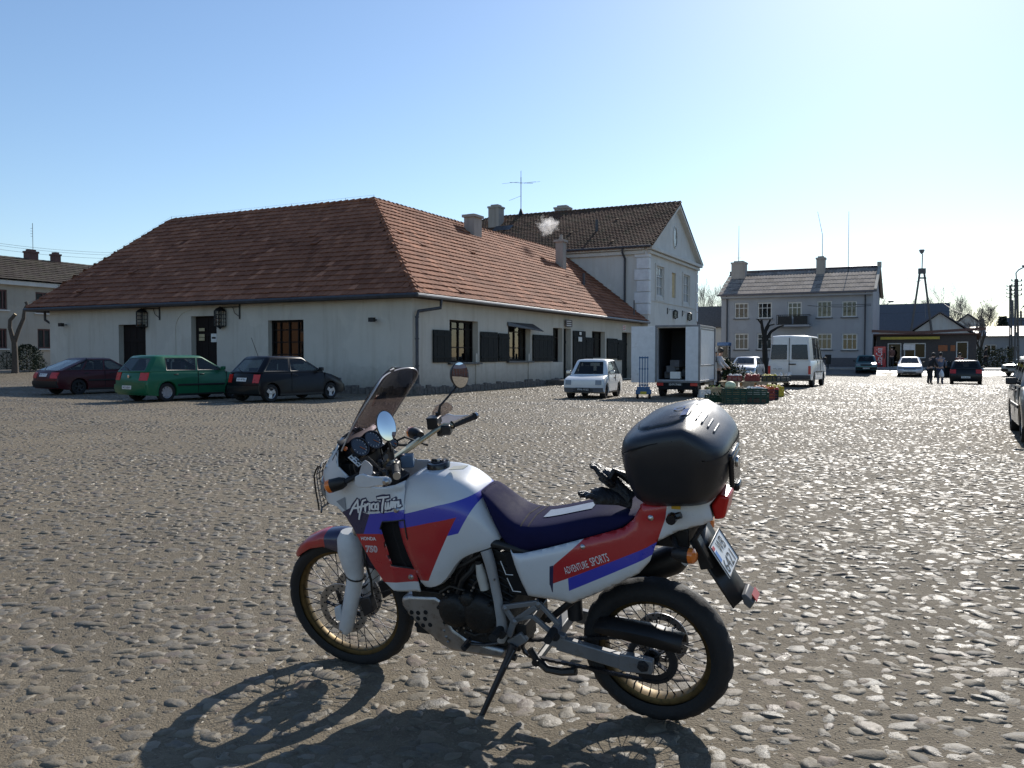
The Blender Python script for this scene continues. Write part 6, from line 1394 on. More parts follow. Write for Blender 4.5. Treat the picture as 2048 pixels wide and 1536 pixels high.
MT['fairing_paint'] = graphic('fairing_paint', WHITE, [
    (NAVY, [qs(*p) for p in ((684, 1024), (700, 1016), (742, 1030), (727, 1068), (700, 1068))]),
    (BLUE, [qs(*p) for p in ((739, 1028), (820, 1018), (820, 1068), (727, 1068))]),
    (RED, [qs(*p) for p in ((690, 1067), (830, 1067), (850, 1164), (765, 1164))]),
    (RED, [V((1.47, 0, .99)), V((1.72, 0, .99)), V((1.72, 0, 1.13)), V((1.54, 0, 1.08))])])
fair = panel([polyA, polyB, polyC], fy, .013).build('fairing', MT['fairing_paint'], bike, solid=.006, ang=70)
mb = MB()                                        # radiator behind the opening
for s in (1, -1): mb.prism([V((a, s * .155, b)) for a, b in ((h0[0] - .03, h0[1] + .04), (h1[0] - .03, h1[1] - .03), (h2[0] + .03, h2[1] - .03), (h4[0] + .03, h4[1]), (h5[0] + .03, h5[1] + .04))], V((0, -s * .05, 0)))
mb.build('radiator', MT['dark_void'], bike)
for s in (1, -1):
    mb = MB(); L = []
    for a, b in zip(hole, hole[1:] + hole[:1]):
        for k in range(6): f = k / 6; x_, z_ = a[0] + (b[0] - a[0]) * f, a[1] + (b[1] - a[1]) * f; L.append(V((x_, s * (fy(x_, z_) - .002), z_)))
    mb.tube(L + L[:1], .0036, 6); mb.build('opening_trim', MT['black_plastic'], fair)
for u, v in ((792, 1021), (821, 1154)):
    p = qs(u, v); tb_ = MB(); tb_.lathe([(0, .007), (.009, .006), (.013, 0), (.015, -.004)], p, (0, 1, 0), 14); tb_.build('screw', MT['steel'], fair)
# vent in the nose side
vt_ = [qs(*p) for p in ((674, 1002), (690, 994), (693, 1022))]
mk('vent_grey', (.25, .27, .30), .5); tb_ = MB(); tb_.prism([p + V((0, .002, 0)) for p in vt_], (0, .003, 0)); tb_.build('air_vent', MT['vent_grey'], fair)
# writing: strokes and type laid on the panels
from mathutils.bvhtree import BVHTree
def bvh(o):
    dg = bpy.context.evaluated_depsgraph_get(); return BVHTree.FromObject(o, dg)
def lay(mb, tree, off):
    out = []
    for p in mb.v:
        h = tree.ray_cast(V((p[0], 1.0, p[2])), V((0, -1, 0))); out.append((p[0], (h[0].y if h[0] is not None else p[1]) + off, p[2]))
    mb.v = out; return mb
bpy.context.view_layer.update()
TF, TT = bvh(fair), bvh(tank)
def text_on(par, tree, s, c, d, h, wd, m, off=.0015, shear=0, name='lettering', bold=0.):
    """c centre pixel, d = pixel direction of the line of writing"""
    g = MB(); p = q(c[0], c[1], .2); e = (q(c[0] + d[0] * 40, c[1] + d[1] * 40, .2) - p); e.y = 0; e.normalize(); upd = V((-e.z, 0, e.x)); upd = upd if upd.z > 0 else -upd
    text(g, s, V((p.x, .2, p.z)), e, upd, h, 0, wd, off=bold, shear=shear); lay(g, tree, off); return g.build(name, m, par, recalc=False)
MT['decal_white'] = mat('decal_white', (.76, .77, .78), .35, var=.03); MT['decal_navy'] = mat('decal_navy', NAVY, .35)
def strokes(par, tree, paths, wid, m, off, name):
    """brush lettering: each path is pixel points on the photograph's panel"""
    g = MB()
    for P in paths:
        L = [V((qs(u, v).x, 0, qs(u, v).z)) for u, v in P]; fine = []
        for a, b in zip(L, L[1:]):
            for i in range(4): fine.append(a.lerp(b, i / 4))
        fine.append(L[-1]); A = []; Bq = []; k = len(fine)
        for i, p in enumerate(fine):
            d = (fine[min(i + 1, k - 1)] - fine[max(i - 1, 0)]).normalized(); nrm = V((-d.z, 0, d.x)); w2 = wid * .5 * (.75 + .35 * math.sin(math.pi * min(1, (i + .6) / k)))
            e = d * (wid * .25) * (-1 if i == 0 else 1 if i == k - 1 else 0); A.append(p + nrm * w2 + e); Bq.append(p - nrm * w2 + e)
        g.loft([A, Bq], closed=False, smooth=False)
    lay(g, tree, off); g.build(name, m, par, recalc=False)
def Zm(pts): return [(560 + x / 4.096, 700 + y / 4.096) for x, y in pts]
AT = [Zm(P) for P in (
    [(575, 1345), (600, 1290), (640, 1225)], [(640, 1225), (640, 1285), (645, 1330)], [(600, 1295), (650, 1290)],            # A
    [(705, 1225), (680, 1235), (668, 1290), (655, 1350), (650, 1385)], [(650, 1285), (695, 1275)],                            # f
    [(700, 1260), (702, 1320)], [(702, 1275), (728, 1255)],                                                                   # r
    [(738, 1255), (736, 1310)],                                                                                               # i
    [(775, 1255), (755, 1265), (752, 1300), (775, 1305)],                                                                     # c
    [(808, 1255), (785, 1265), (782, 1300), (802, 1300)], [(808, 1252), (806, 1308)],                                         # a
    [(800, 1212), (850, 1205), (892, 1200)], [(852, 1208), (842, 1270), (838, 1328)],                                         # T
    [(868, 1250), (866, 1305), (884, 1295), (890, 1250)], [(890, 1255), (889, 1300), (908, 1290), (914, 1240)],               # w
    [(930, 1240), (926, 1290)], [(936, 1218), (938, 1222)],                                                                   # i
    [(948, 1240), (946, 1288)], [(947, 1256), (972, 1238), (972, 1280), (992, 1270)])]                                        # n
strokes(fair, TF, AT, .0245, MT['decal_navy'], .0015, 'lettering_outline'); strokes(fair, TF, AT, .0092, MT['decal_white'], .003, 'lettering')
text_on(fair, TF, 'HONDA', (737, 1077), (1, .02), .017, .082, MT['decal_white'], name='maker_lettering', bold=.02)
text_on(fair, TF, '750', (743, 1098), (1, .03), .034, .066, MT['decal_white'], .0015, .12, 'capacity_lettering', .045); text_on(fair, TF, '750', (743, 1098), (1, .03), .028, .060, mat('decal_red', (.36, .02, .024), .35), .0028, .12, 'capacity_infill', -.02)
# seat ------------------------------------------------------------
SP = [(0, 0), (.01, .55), (.04, .82), (.14, .95), (.40, 1.0), (.75, 1.02), (1., .98)]
SS = [((981, 964), (967, 984), .085), ((992, 963), (981, 1030), .10), ((1008, 973), (1004, 1085), .115), ((1032, 993), (1025, 1107), .125), ((1060, 1014), (1060, 1108), .14), ((1094, 1018), (1096, 1099), .155), ((1140, 1011), (1150, 1086), .16), ((1200, 997), (1212, 1070), .155), ((1250, 992), (1248, 1058), .145), ((1290, 1000), (1277, 1030), .12)]
rings = []
for (tu, tv), (bu, bv), wd in SS:
    T = q(tu, tv, -wd * .55); B = q(bu, bv, wd); half = [V((T.x + (B.x - T.x) * s, wd * y, T.z + (B.z - T.z) * s)) for s, y in SP] + [V((B.x, wd * .6, B.z - .004))]
    rings.append([V((p.x, -p.y, p.z)) for p in half[::-1]] + half[1:])
mb = MB(); mb.loft(rings, closed=False, cap=False)
for rr in (rings[0], rings[-1]): cc = sum(rr, V((0, 0, 0))) / len(rr); mb.add(rr + [cc], [(i, i + 1, len(rr)) for i in range(len(rr) - 1)])
MT['seat_vinyl'] = mat('seat_vinyl', (.013, .013, .050), .75, var=.12, bmp=.06, bscale=160, spec=.06); seat = mb.build('seat', MT['seat_vinyl'], bike, sub=1, ang=60)
mk('seat_worn', (.075, .068, .10), .5, var=.3, bmp=.4, bscale=90); bpy.context.view_layer.update(); TSt = bvh(seat)
def lay_top(g, tree, off):
    out = []
    for p in g.v:
        h = tree.ray_cast(V((p[0], p[1], 2.0)), V((0, 0, -1))); out.append((p[0], p[1], (h[0].z if h[0] is not None else p[2]) + off))
    g.v = out; return g
xa, xb = q(1092, 1016, .0).x, q(1188, 996, .0).x
g = MB(); g.loft([[V((xa + (xb - xa) * i / 10, -.01 + .045 * y, 1)) for y in (-1, -.5, 0, .5, 1)] for i in range(11)], closed=False); mk('strap_white', (.26, .30, .36), .5, var=.15); lay_top(g, TSt, .003).build('strap', MT['strap_white'], seat, recalc=False)
for uu in ((1052, 1017), (1067, 1022)):
    xx = q(uu[0] - 4, uu[1], .05).x; g = MB(); g.loft([[V((xx + k * .0025 - .012 * abs(y) * 8, y, 1)) for y in np.linspace(-.125, .125, 13)] for k in (-1, 1)], closed=False); lay_top(g, TSt, .0015).build('seam', MT['dark_void'], seat, recalc=False)
# side panels and tail ---------------------------------------------
def sy(x, z):
    y = .165 + .035 * (1 - min(1, abs(z - .72) / .25) ** 2) - .05 * max(0, -x - .02) * 3.0
    t = max(0, (x - .58) / .16); return max(.06, y - .07 * t * t)
ps = lambda L: [XZ(qs(u, v, sy)) for u, v in L]
side_o = ps([(1017, 1103), (1021, 1110), (1041, 1110), (1094, 1099), (1125, 1091), (1163, 1081), (1243, 1059), (1263, 1044), (1275, 1022), (1281, 1012), (1320, 1006), (1360, 1001), (1398, 985), (1424, 980), (1437, 988), (1417, 1014), (1425, 1043), (1405, 1053), (1354, 1066), (1312, 1087), (1307, 1090), (1297, 1127), (1275, 1151), (1226, 1175), (1177, 1197), (1141, 1211), (1104, 1203), (1072, 1199), (1053, 1195), (1041, 1171), (1026, 1134)])
SL = lambda L: [qs(u, v, sy) for u, v in L]
MT['side_paint'] = graphic('side_paint', WHITE, [
    (RED, SL([(1125, 1088), (1107, 1132), (1104, 1168), (1312, 1090), (1331, 1036), (1336, 990), (1270, 990), (1200, 1050)])),
    (BLUE, SL([(1136, 1157), (1312, 1087), (1303, 1112), (1138, 1182)])),
    (NAVY, SL([(1107, 1131), (1100, 1140), (1099, 1166), (1104, 1184), (1117, 1188), (1139, 1182), (1138, 1156), (1106, 1167)])),
    (NAVY, SL([(1099, 1133), (1107, 1131), (1106, 1170), (1099, 1170)]))])
def edge_round(f, outl, wd=.03, dp=.018):
    def g(x, z):
        d = 9
        for i in range(len(outl)):
            (x0, z0), (x1, z1) = outl[i], outl[(i + 1) % len(outl)]; L2 = (x1 - x0) ** 2 + (z1 - z0) ** 2
            t = min(1, max(0, ((x - x0) * (x1 - x0) + (z - z0) * (z1 - z0)) / L2)); d = min(d, math.hypot(x - x0 - t * (x1 - x0), z - z0 - t * (z1 - z0)))
        return f(x, z) - dp * max(0, 1 - d / wd) ** 2
    return g
side = panel([side_o], edge_round(sy, side_o), mirror=False).build('side_panel', MT['side_paint'], bike, solid=.006, ang=70)
rs_ = side_o[:19] + ps([(1312, 1070), (1200, 1110), (1130, 1180)]) + side_o[26:]; mbr = panel([rs_], edge_round(sy, rs_), mirror=False); mbr.v = [(a, -b, c) for a, b, c in mbr.v]; mbr.build('side_panel', MT['side_paint'], bike, solid=-.006, ang=70)
bpy.context.view_layer.update(); TSd = bvh(side)
text_on(side, TSd, 'ADVENTURE', (1152, 1135), (1, -.30), .030, .112, MT['decal_white'], .0015, .0, 'lettering', .0); text_on(side, TSd, 'SPORTS', (1198, 1120), (1, -.30), .034, .082, MT['decal_white'], .0015, .0, 'lettering', .0)
for u, v, r in ((1301, 1036, .010), (1165, 1094, .009)): p = qs(u, v, sy); tb_ = MB(); tb_.lathe([(0, .008), (r * .8, .006), (r * 1.3, 0)], p, (0, 1, 0), 12); tb_.build('screw', MT['steel'], side)
mb = MB(); a, b = q(1345, 1035, .17), q(1362, 1030, .17); mb.tube([a, b], .014, 8); mb.lathe([(.0, .03), (.02, .03), (.022, 0)], a, (0, 1, 0), 10); mb.build('helmet_lock', MT['black_gloss'], bike)
# rear rack, tail top, case ------------------------------------------
mb = MB(); A = [q(1281, 1012, .13), q(1330, 1004, .14), q(1395, 990, .13), q(1424, 978, .10)]
mb.loft([[V((p.x, y, p.z + (.0 if abs(y) < .12 else -.015))) for y in (-.14, -.12, -.06, 0, .06, .12, .14)] for p in A], closed=False); mk('rack_red', (.48, .03, .02), .4); mb.build('tail_deck', MT['rack_red'], bike, solid=.012)
mb = MB()
for s in (1, -1): mb.tube([q(1283, 1014, .13 * s) if s > 0 else V((q(1283, 1014, .13).x, -.13, q(1283, 1014, .13).z)), V((A[1].x, s * .145, A[1].z + .03)), V((A[2].x, s * .14, A[2].z + .03)), V((A[3].x, s * .08, A[3].z + .02))], .012, 8)
for x in (.0, -.1, -.2): mb.beam((x, -.13, A[1].z + .035), (x, .13, A[1].z + .035), .03, .012)
mb.box((-.10, 0, A[1].z + .05), (.26, .22, .02)); mb.build('luggage_rack', MT['rack_red'], bike, bevel=.004)
mb = MB(); p = q(1352, 1013, .165); mb.box(p, (.035, .006, .02)); mk('tag_yellow', (.5, .3, .02), .5); mb.build('tag', MT['tag_yellow'], bike)
def zt(x, y): return float(np.interp(x, [-.36, -.31, -.26, -.205, -.10, .0, .045], [1.276, 1.314, 1.354, 1.384, 1.364, 1.333, 1.308])) + .020 * (1 - min(1, (y / .25) ** 2))
mb = MB(); rings = []
for z, g_ in ((1.046, .58), (1.053, .70), (1.080, .81), (1.125, .895), (1.175, .95), (1.22, .985), (1.26, 1.0), (-.060, .998), (-.030, .988), (-.010, .965), (0, .925), (.004, .80), (.007, .55), (.009, .28), (.010, .03)):
    ring = []
    for i in range(56):
        a = 2 * math.pi * i / 56; c, s_ = math.cos(a), math.sin(a); e = 3.7
        x = -.146 + .208 * g_ * math.copysign(abs(c) ** (2 / e), c); y = .262 * g_ * math.copysign(abs(s_) ** (2 / e), s_); ring.append(V((x, y, z + .07 * (-.148 - x) * (1.25 - z) / .2 if z > .5 else zt(x, y) - .016 + z)))
    rings.append(ring)
mb.loft(rings, True, True); MT['case_black'] = mat('case_black', (.016, .018, .023), .36, var=.08, bmp=.08, bscale=400)
case = mb.build('top_case', MT['case_black'], bike, ang=50); lid = case
mb = MB(); mb.tube([V((x, (.254), zt(x, .25) - .044)) for x in np.linspace(.015, -.20, 9)], [.001] + [.004] * 7 + [.001], 6); mb.build('lid_seam', MT['dark_void'], case)
bpy.context.view_layer.update(); TL = bvh(lid)
g = MB(); nn_ = 20                                  # raised pad on the lid
g2 = []
for fr, dz in ((1.0, -.004), (.97, .006), (.90, .009), (0.02, .012)):
    g2.append([(V((-.10 + .105 * fr * math.copysign(abs(math.cos(a)) ** .6, math.cos(a)), .175 * fr * math.copysign(abs(math.sin(a)) ** .6, math.sin(a)), 1)), dz) for a in [2 * math.pi * i / 40 for i in range(40)]])
rings = []
for row in g2:
    rr = []
    for p, dz in row:
        h = TL.ray_cast(V((p.x, p.y, 2)), V((0, 0, -1))); rr.append(V((p.x, p.y, (h[0].z if h[0] is not None else 1.37) + dz)))
    rings.append(rr)
g.loft(rings, True, True); g.build('lid_pad', MT['case_black'], lid)
for k in range(4):
    g = MB(); g.loft([[V((-.232 - .022 * k + w_, y, 1)) for y in np.linspace(.0, .11, 8)] for w_ in (-.003, .003)], closed=False); mk('rib_grey', (.09, .09, .10), .45); lay_top(g, TL, .0035).build('rib', MT['rib_grey'], lid, recalc=False, solid=-.003)
g = MB(); text(g, 'GIVI', V((-.155, .10, 1)), V((-1, 0, 0)), V((0, -1, 0)), .018, 0, .05); lay_top(g, TL, .012); g.build('lettering', MT['rib_grey'], lid, recalc=False)
g = MB(); g.lathe([(.016, 0), (.024, 0)], (-.150, .02, 1), Z3, 20); lay_top(g, TL, .0128); mk('badge_blue', (.04, .08, .22), .4); g.build('badge', MT['badge_blue'], lid, recalc=False)
g = MB(); g.loft([[V((-.185 + .011 * k, y, 1)) for y in np.linspace(.05, .12, 6)] for k in (-1, 1)], closed=False); lay_top(g, TL, .0128); g.build('sticker', MT['badge_blue'], lid, recalc=False)
mb = MB(); mb.box((-.356, .03, 1.17), (.02, .15, .12)); mb.box((-.365, .03, 1.10), (.025, .07, .03)); mb.box((-.354, .03, 1.235), (.02, .17, .025)); mb.build('case_lock', MT['black_gloss'], case, bevel=.008); mb = MB(); mb.lathe([(0, .006), (.02, .006), (.022, 0)], (-.367, .03, 1.195), (-1, 0, 0), 16); mb.build('badge', MT['steel'], case)
# gloves ------------------------------------------------------------
gp = BM @ q(1232, 1000, .05); gl_ = thing('gloves', 'pair of crumpled black gloves on the seat in front of the top case', 'gloves', gp)
mk('leather_black', (.012, .012, .014), .4, var=.3, bmp=.6, bscale=40)
def glove(base, d, sd, seed):
    rd = random.Random(seed); base = V(base); d = V(d).normalized(); s_ = V((0, 0, 1)).cross(d).normalized() * sd
    mb = MB(); mb.tube([base - d * .07, base - d * .02 + Z3 * .005, base + d * .05 + Z3 * .01, base + d * .09], [.040, .034, .044, .036], 10, flat=.55)
    for k in range(4):
        o = base + d * .085 + s_ * (-.033 + .022 * k); L = (.06, .072, .068, .05)[k]; c = rd.uniform(.2, 1.1)
        mb.tube([o, o + d * L * .5 + Z3 * .012 * c, o + d * L * .9 + Z3 * (.012 * c - .012 * rd.random())], [.0125, .0118, .009], 7)
    o = base + d * .02 - s_ * .042; mb.tube([o + s_ * .012, o + d * .03 - s_ * .016 + Z3 * .01, o + d * .058 - s_ * .02 + Z3 * .016], [.014, .0128, .010], 7)
    mb.build('glove', MT['leather_black'], gl_, world=True)
p = q(1232, 1003, .04); glove(BM @ (p + V((0, .02, .018))), BM.to_3x3() @ V((.75, .45, .2)), 1, 1); glove(BM @ (p + V((-.01, -.02, .055))), BM.to_3x3() @ V((.75, -.1, .55)), -1, 2)
mb = MB(); c_ = BM @ (p + V((-.02, .0, .05)))
mb.tube([c_ + V((-.05, .0, .02)), c_ + V((-.02, .01, .075)), c_ + V((.02, 0, .06)), c_ + V((.06, -.02, .02))], [.03, .024, .03, .02], 8, flat=.6); mb.build('cuff', MT['leather_black'], gl_, world=True)
# tail light, plate, rear mudguard ------------------------------------
mb = MB(); a, b, c, d = q(1421, 1012, .07), q(1436, 990, .07), q(1459, 994, .06), q(1450, 1036, .06); e = q(1429, 1041, .07)
mb.prism([V((p.x, .07, p.z)) for p in (a, b, c, d, e)], V((0, -.14, 0))); mb.build('tail_light', MT['lamp_red'], bike, bevel=.010, seg=3)
mb = MB(); mb.prism([V((p.x + .012, .078, p.z)) for p in (q(1411, 1012, .07), q(1428, 984, .07), q(1438, 987, .07), q(1422, 1012, .07), q(1431, 1042, .07), q(1420, 1040, .07))], V((0, -.156, 0))); mb.build('lamp_housing', MT['black_plastic'], bike, bevel=.006)
tl, bl_ = q(1418, 1093, .095), q(1460, 1157, .095); tr_ = V((tl.x, -.095, tl.z)); br_ = V((bl_.x, -.095, bl_.z)); nrm = V((0, 1, 0)).cross(tl - bl_).normalized(); nrm = nrm if nrm.x < 0 else -nrm; dn = (bl_ - tl)
fl0 = [q(1388, 1085, .10), q(1425, 1050, .10)]; m0 = tl - dn * .35 + nrm * -.02; m1 = tl + dn * 1.75 - nrm * .02
mb = MB()
for y0, y1, z_ in ((-.085, .085, 0),): mb.loft([[V((p.x, y, p.z)) - nrm * (.0 if abs(y) < .06 else .03) for y in (-.10, -.088, -.05, 0, .05, .088, .10)] for p in (m0, tl - nrm * .02, bl_ - nrm * .02, m1)], closed=False)
mb.build('rear_mudguard', MT['black_plastic'], bike, solid=.008)
mb = MB(); mb.prism([V((p.x, .11, p.z)) for p in (q(1383, 1078, .1), q(1412, 1052, .1), m0, m0 + dn * .9 - nrm * .01, m0 + dn * .8 - nrm * .06)], V((0, -.22, 0))); mb.build('mudguard_bracket', MT['black_plastic'], bike, bevel=.01)
mb = MB(); e1 = m1 + dn * .12; mb.prism([V((p.x, .05, p.z)) for p in (m1 - dn * .12, m1 + nrm * .018 - dn * .1, e1 + nrm * .03 + dn * .1, e1 + dn * .2, e1 - nrm * .01)], V((0, -.10, 0))); mb.build('reflector_bracket', MT['grey_plastic'], bike, bevel=.004); mb = MB(); r0 = e1 + nrm * .034; mb.prism([V((p.x, .035, p.z)) for p in (r0 - dn * .10, r0 + dn * .12, r0 + dn * .12 + nrm * .004, r0 - dn * .10 + nrm * .004)], V((0, -.07, 0))); mb.build('reflector', MT['lamp_red'], bike)
mb = MB(); ctr = (tl + br_) / 2; upv = -dn.normalized(); B_ = M((V((0, 1, 0)), upv, V((0, 1, 0)).cross(upv))).transposed(); hgt = dn.length
mb.box(ctr, (.196, hgt, .004), B_); plate = mb.build('number_plate', MT['plate_white'], bike, bevel=.0015); fn = nrm * .0035
bb = MB(); 
for s in (1, -1): bb.beam(ctr + V((0, .094 * s, 0)) + upv * hgt * .48 + fn, ctr + V((0, .094 * s, 0)) - upv * hgt * .48 + fn, .004, .003, up=nrm); bb.beam(ctr + V((0, .094, 0)) + upv * hgt * .48 * s + fn, ctr - V((0, .094, 0)) + upv * hgt * .48 * s + fn, .004, .003, up=nrm)
rt = V((0, -1, 0)); text(bb, 'WB', ctr + upv * hgt * .22 + rt * .012 + fn, rt, upv, hgt * .36, 0, .09); text(bb, '6421', ctr - upv * hgt * .24 - rt * .006 + fn, rt, upv, hgt * .37, 0, .138); bb.build('registration', MT['plate_black'], plate, recalc=False)
bb = MB(); mk('eu_blue', (.12, .25, .6), .4); bb.box(ctr - rt * .078 + upv * hgt * .12 + fn * .9, (.028, hgt * .30, .002), B_, 0); bb.box(ctr - rt * .078 + upv * hgt * .36 + fn * .9, (.028, hgt * .10, .002), B_, 1); bb.build('country_band', [MT['eu_blue'], MT['sign_red']], plate)
def indicator(c, d, m=None):
    """black pod with an orange lens; d points from pod to lens"""
    c = V(c); d = V(d).normalized(); mb = MB(); mb.tube([c - d * .045, c - d * .02, c + d * .022], [.022, .034, .036], 10, flat=.85); o = mb.build('indicator', MT['black_plastic'], bike); mb = MB(); mb.tube([c + d * .022, c + d * .04, c + d * .050], [.036, .034, .02], 12, flat=.85); mb.build('lens', MT['lamp_orange'], o); return o
c_ = q(1368, 1110, .17); indicator(c_, (-1, .1, 0)); indicator(V((c_.x, -.17, c_.z)), (-1, -.1, 0)); mb = MB()
for s in (1, -1): mb.tube([V((c_.x + .03, .14 * s, c_.z)), V((c_.x + .08, .07 * s, c_.z + .06))], .012, 7)
mb.build('indicator_stalk', MT['black_plastic'], bike)
# wheels --------------------------------------------------------------
def bike_wheel(c, Ro, rt_, rim_r, dr, steer, nsp, disc_side, hubw, seed):
    f = (lambda p: st(p)) if steer else (lambda p: V(p)); c = V(c); rd = random.Random(seed)
    def fin(mb): mb.v = [tuple(f(p)) for p in mb.v]; return mb
    Y = V((0, 1, 0))
    mb = MB(); mb.lathe([(.018, -hubw), (.034, -hubw), (.034, -hubw * .8), (.024, -hubw * .6), (.024, hubw * .6), (.034, hubw * .8), (.034, hubw), (.018, hubw)], c, Y, 18)
    for i in range(nsp):
        a = 2 * math.pi * (i // 2 * 2 + .5) / nsp; s = 1 if i % 4 < 2 else -1; sk = (1 if i % 2 else -1) * .55
        p = c + V((.036 * math.cos(a + sk), s * hubw * .9, .036 * math.sin(a + sk))); a2 = 2 * math.pi * i / nsp; e = c + V((rim_r * .985 * math.cos(a2), s * .004, rim_r * .985 * math.sin(a2))); mb.tube([p, e], .0021, 4)
        mb.tube([e, e + (p - e).normalized() * .018], .0036, 5)
    o = fin(mb).build('wheel', MT['dark_metal'], bike)
    mb = MB(); w2 = rt_ * .55
    mb.lathe([(rim_r - .006, -.012), (rim_r - .002, -w2 * .8), (rim_r + .012, -w2), (rim_r + .022, -w2), (rim_r + .022, -w2 * .85), (rim_r + .010, -w2 * .7), (rim_r + .006, 0), (rim_r + .010, w2 * .7), (rim_r + .022, w2 * .85), (rim_r + .022, w2), (rim_r + .012, w2), (rim_r - .002, w2 * .8), (rim_r - .006, .012)], c, Y, 64, closed=True); fin(mb).build('rim', MT['gold_rim'], o)
    # tyre with cut tread blocks
    mb = MB(); n = 120; prof = []; hsec = Ro - rim_r + .002
    for k in range(13):
        b = -2.3 + 4.6 * k / 12; prof.append((Ro - hsec * .5 + hsec * .5 * math.cos(b) * (1 if abs(b) < 1.57 else .9), rt_ * math.sin(b) if abs(b) < 1.57 else math.copysign(rt_ * (1 - .35 * (abs(b) - 1.57)), b), abs(b)))
    rings = []
    for r, h, b in prof:
        ring = []
        for i in range(n):
            a = 2 * math.pi * i / n; cut = 0
            if b < 1.25:
                ph = (i + (3 * b if h > 0 else -3 * b) * 1.6) % 6; cut = .006 if ph < 1.05 else 0
                if .28 < b < .4: cut = .005
            ring.append(c + V(((r - cut) * math.cos(a), h, (r - cut) * math.sin(a))))
        rings.append(ring)
    mb.loft(rings, True, False); fin(mb).build('tyre', MT['rubber'], o)
    for s in disc_side:
        mb = MB(); y = s * (hubw + .018); ri, ro_ = dr * .72, dr
        mb.lathe([(ri, y - .002), (ro_, y - .002), (ro_, y + .002), (ri, y + .002)], c, Y, 48, closed=True)
        for i in range(30):
            a = 2 * math.pi * i / 30; rr = ri + (ro_ - ri) * (.30 if i % 2 else .70); p = c + V((rr * math.cos(a), y, rr * math.sin(a))); mb.lathe([(0, .0026), (.0048, .0026)], p, Y, 8, 1); mb.lathe([(0, -.0026), (.0048, -.0026)], p, Y, 8, 1)
        for i in range(6): a = i * math.pi / 3; mb.beam(c + V((.03 * math.cos(a), y - s * .004, .03 * math.sin(a))), c + V((ri * 1.04 * math.cos(a + .3), y, ri * 1.04 * math.sin(a + .3))), .006, .018, up=(0, 1, 0), m=2)
        fin(mb).build('brake_disc', [MT['alloy'], MT['dark_void'], MT['dark_metal']], o)
    return o
bike_wheel((0, 0, .327), .327, .066, .222, .118, False, 36, (-1,), .075, 1); bike_wheel(WC, .352, .045, .270, .133, True, 36, (1, -1), .055, 2)
# fork, mudguard ------------------------------------------------------
mk('fork_white', (.56, .58, .60), .4, dirt=((.4, .36, .3), 9, .6))
FL = [((699, 1062), .038), ((700, 1076), .056), ((702, 1100), .058), ((706, 1128), .049), ((711, 1152), .038), ((708, 1172), .036), ((703, 1202), .036), ((697, 1232), .034), ((692, 1256), .033), ((690, 1262), .024)]
mb = MB(); P = [q(u, v, .10) for (u, v), r in FL]; rs = [r for _, r in FL]; rs = [r * 1.1 for r in rs]; mb.tube(P, rs, 14); fl1 = mb.build('fork_leg', MT['fork_white'], bike)
mb = MB(); dP = (P[5] - P[4]).normalized(); mb.tube([P[4] - dP * .002, P[4] + dP * .006], rs[4] * 1.06, 16); mb.build('guard_edge', MT['black_plastic'], fl1)
mb = MB(); mb.lathe([(0, .038), (.008, .038), (.011, .032), (.012, .02)], q(690, 1256, .10), (0, 1, 0), 10); mb.build('pinch_bolt', MT['steel'], fl1)
mb = MB(); mb.tube([mir(p) for p in P], rs, 14); mb.build('fork_leg', MT['fork_white'], bike)
for s in (0, 1):
    mb = MB(); a = q(681, 1220, .11); L = [q(672, 1213, .11), q(684, 1207, .11), q(690, 1240, .11), q(676, 1238, .11)]; L = [mir(p) if s else p for p in L]; mb.prism(L, V((0, .02 if not s else -.02, 0))); mb.build('axle_clamp', MT['fork_white'], bike, bevel=.006)
    mb = MB(); L = [q(728, 1190, .06), q(748, 1185, .06), q(757, 1215, .06), q(738, 1226, .06)]; L = [mir(p) if s else p for p in L]; mb.prism(L, V((0, .045 if not s else -.045, 0))); mb.build('brake_caliper', MT['dark_metal'], bike, bevel=.006)
    mb = MB(); L = [q(708, 1075, .10), st(V((1.30, .10, .98)))]; L = [L[0], L[1]] if not s else [mir(L[0]), mir(L[1])]; mb.tube(L, .022, 10); mb.build('fork_tube', MT['steel'], bike)
    mb = MB(); L = [q(745, 1190, .08), q(742, 1160, .10), q(730, 1120, .11), q(725, 1080, .10), st(V((1.32, .08, 1.0)))]; L = [mir(p) if s else p for p in L]; mb.tube(L, .006, 6); mb.build('brake_hose', MT['black_plastic'], bike)
mb = MB(); rows = []
for i, (dg_, rad, hw_, dr) in enumerate(((40, .372, .012, .004), (44, .376, .035, .02), (52, .384, .052, .03), (64, .392, .062, .04), (78, .398, .066, .055), (92, .400, .066, .085), (108, .398, .066, .11), (124, .392, .062, .10), (136, .384, .056, .06))):
    a = R(dg_); c = WC + V((math.cos(a) * rad, 0, math.sin(a) * rad)); rn = V((math.cos(a), 0, math.sin(a)))
    rows.append([st(c + V((0, y * hw_, 0)) - rn * (dr * k + .012 * y * y)) for y, k in ((-1.02, 1), (-1, .35), (-.85, .08), (-.4, 0), (0, 0), (.4, 0), (.85, .08), (1, .35), (1.02, 1))])
mb.loft(rows, closed=False)
xx1, xx2 = q(658, 1070, .05).x, q(681, 1070, .05).x
MT['mudguard_paint'] = graphic('mudguard_paint', NAVY, [(RED, [V((xx1, 0, .2)), V((xx1 + .02, 0, 1)), V((2.2, 0, 1)), V((2.2, 0, .2))])])
mb.build('mudguard', MT['mudguard_paint'], bike, solid=.006, ang=60)
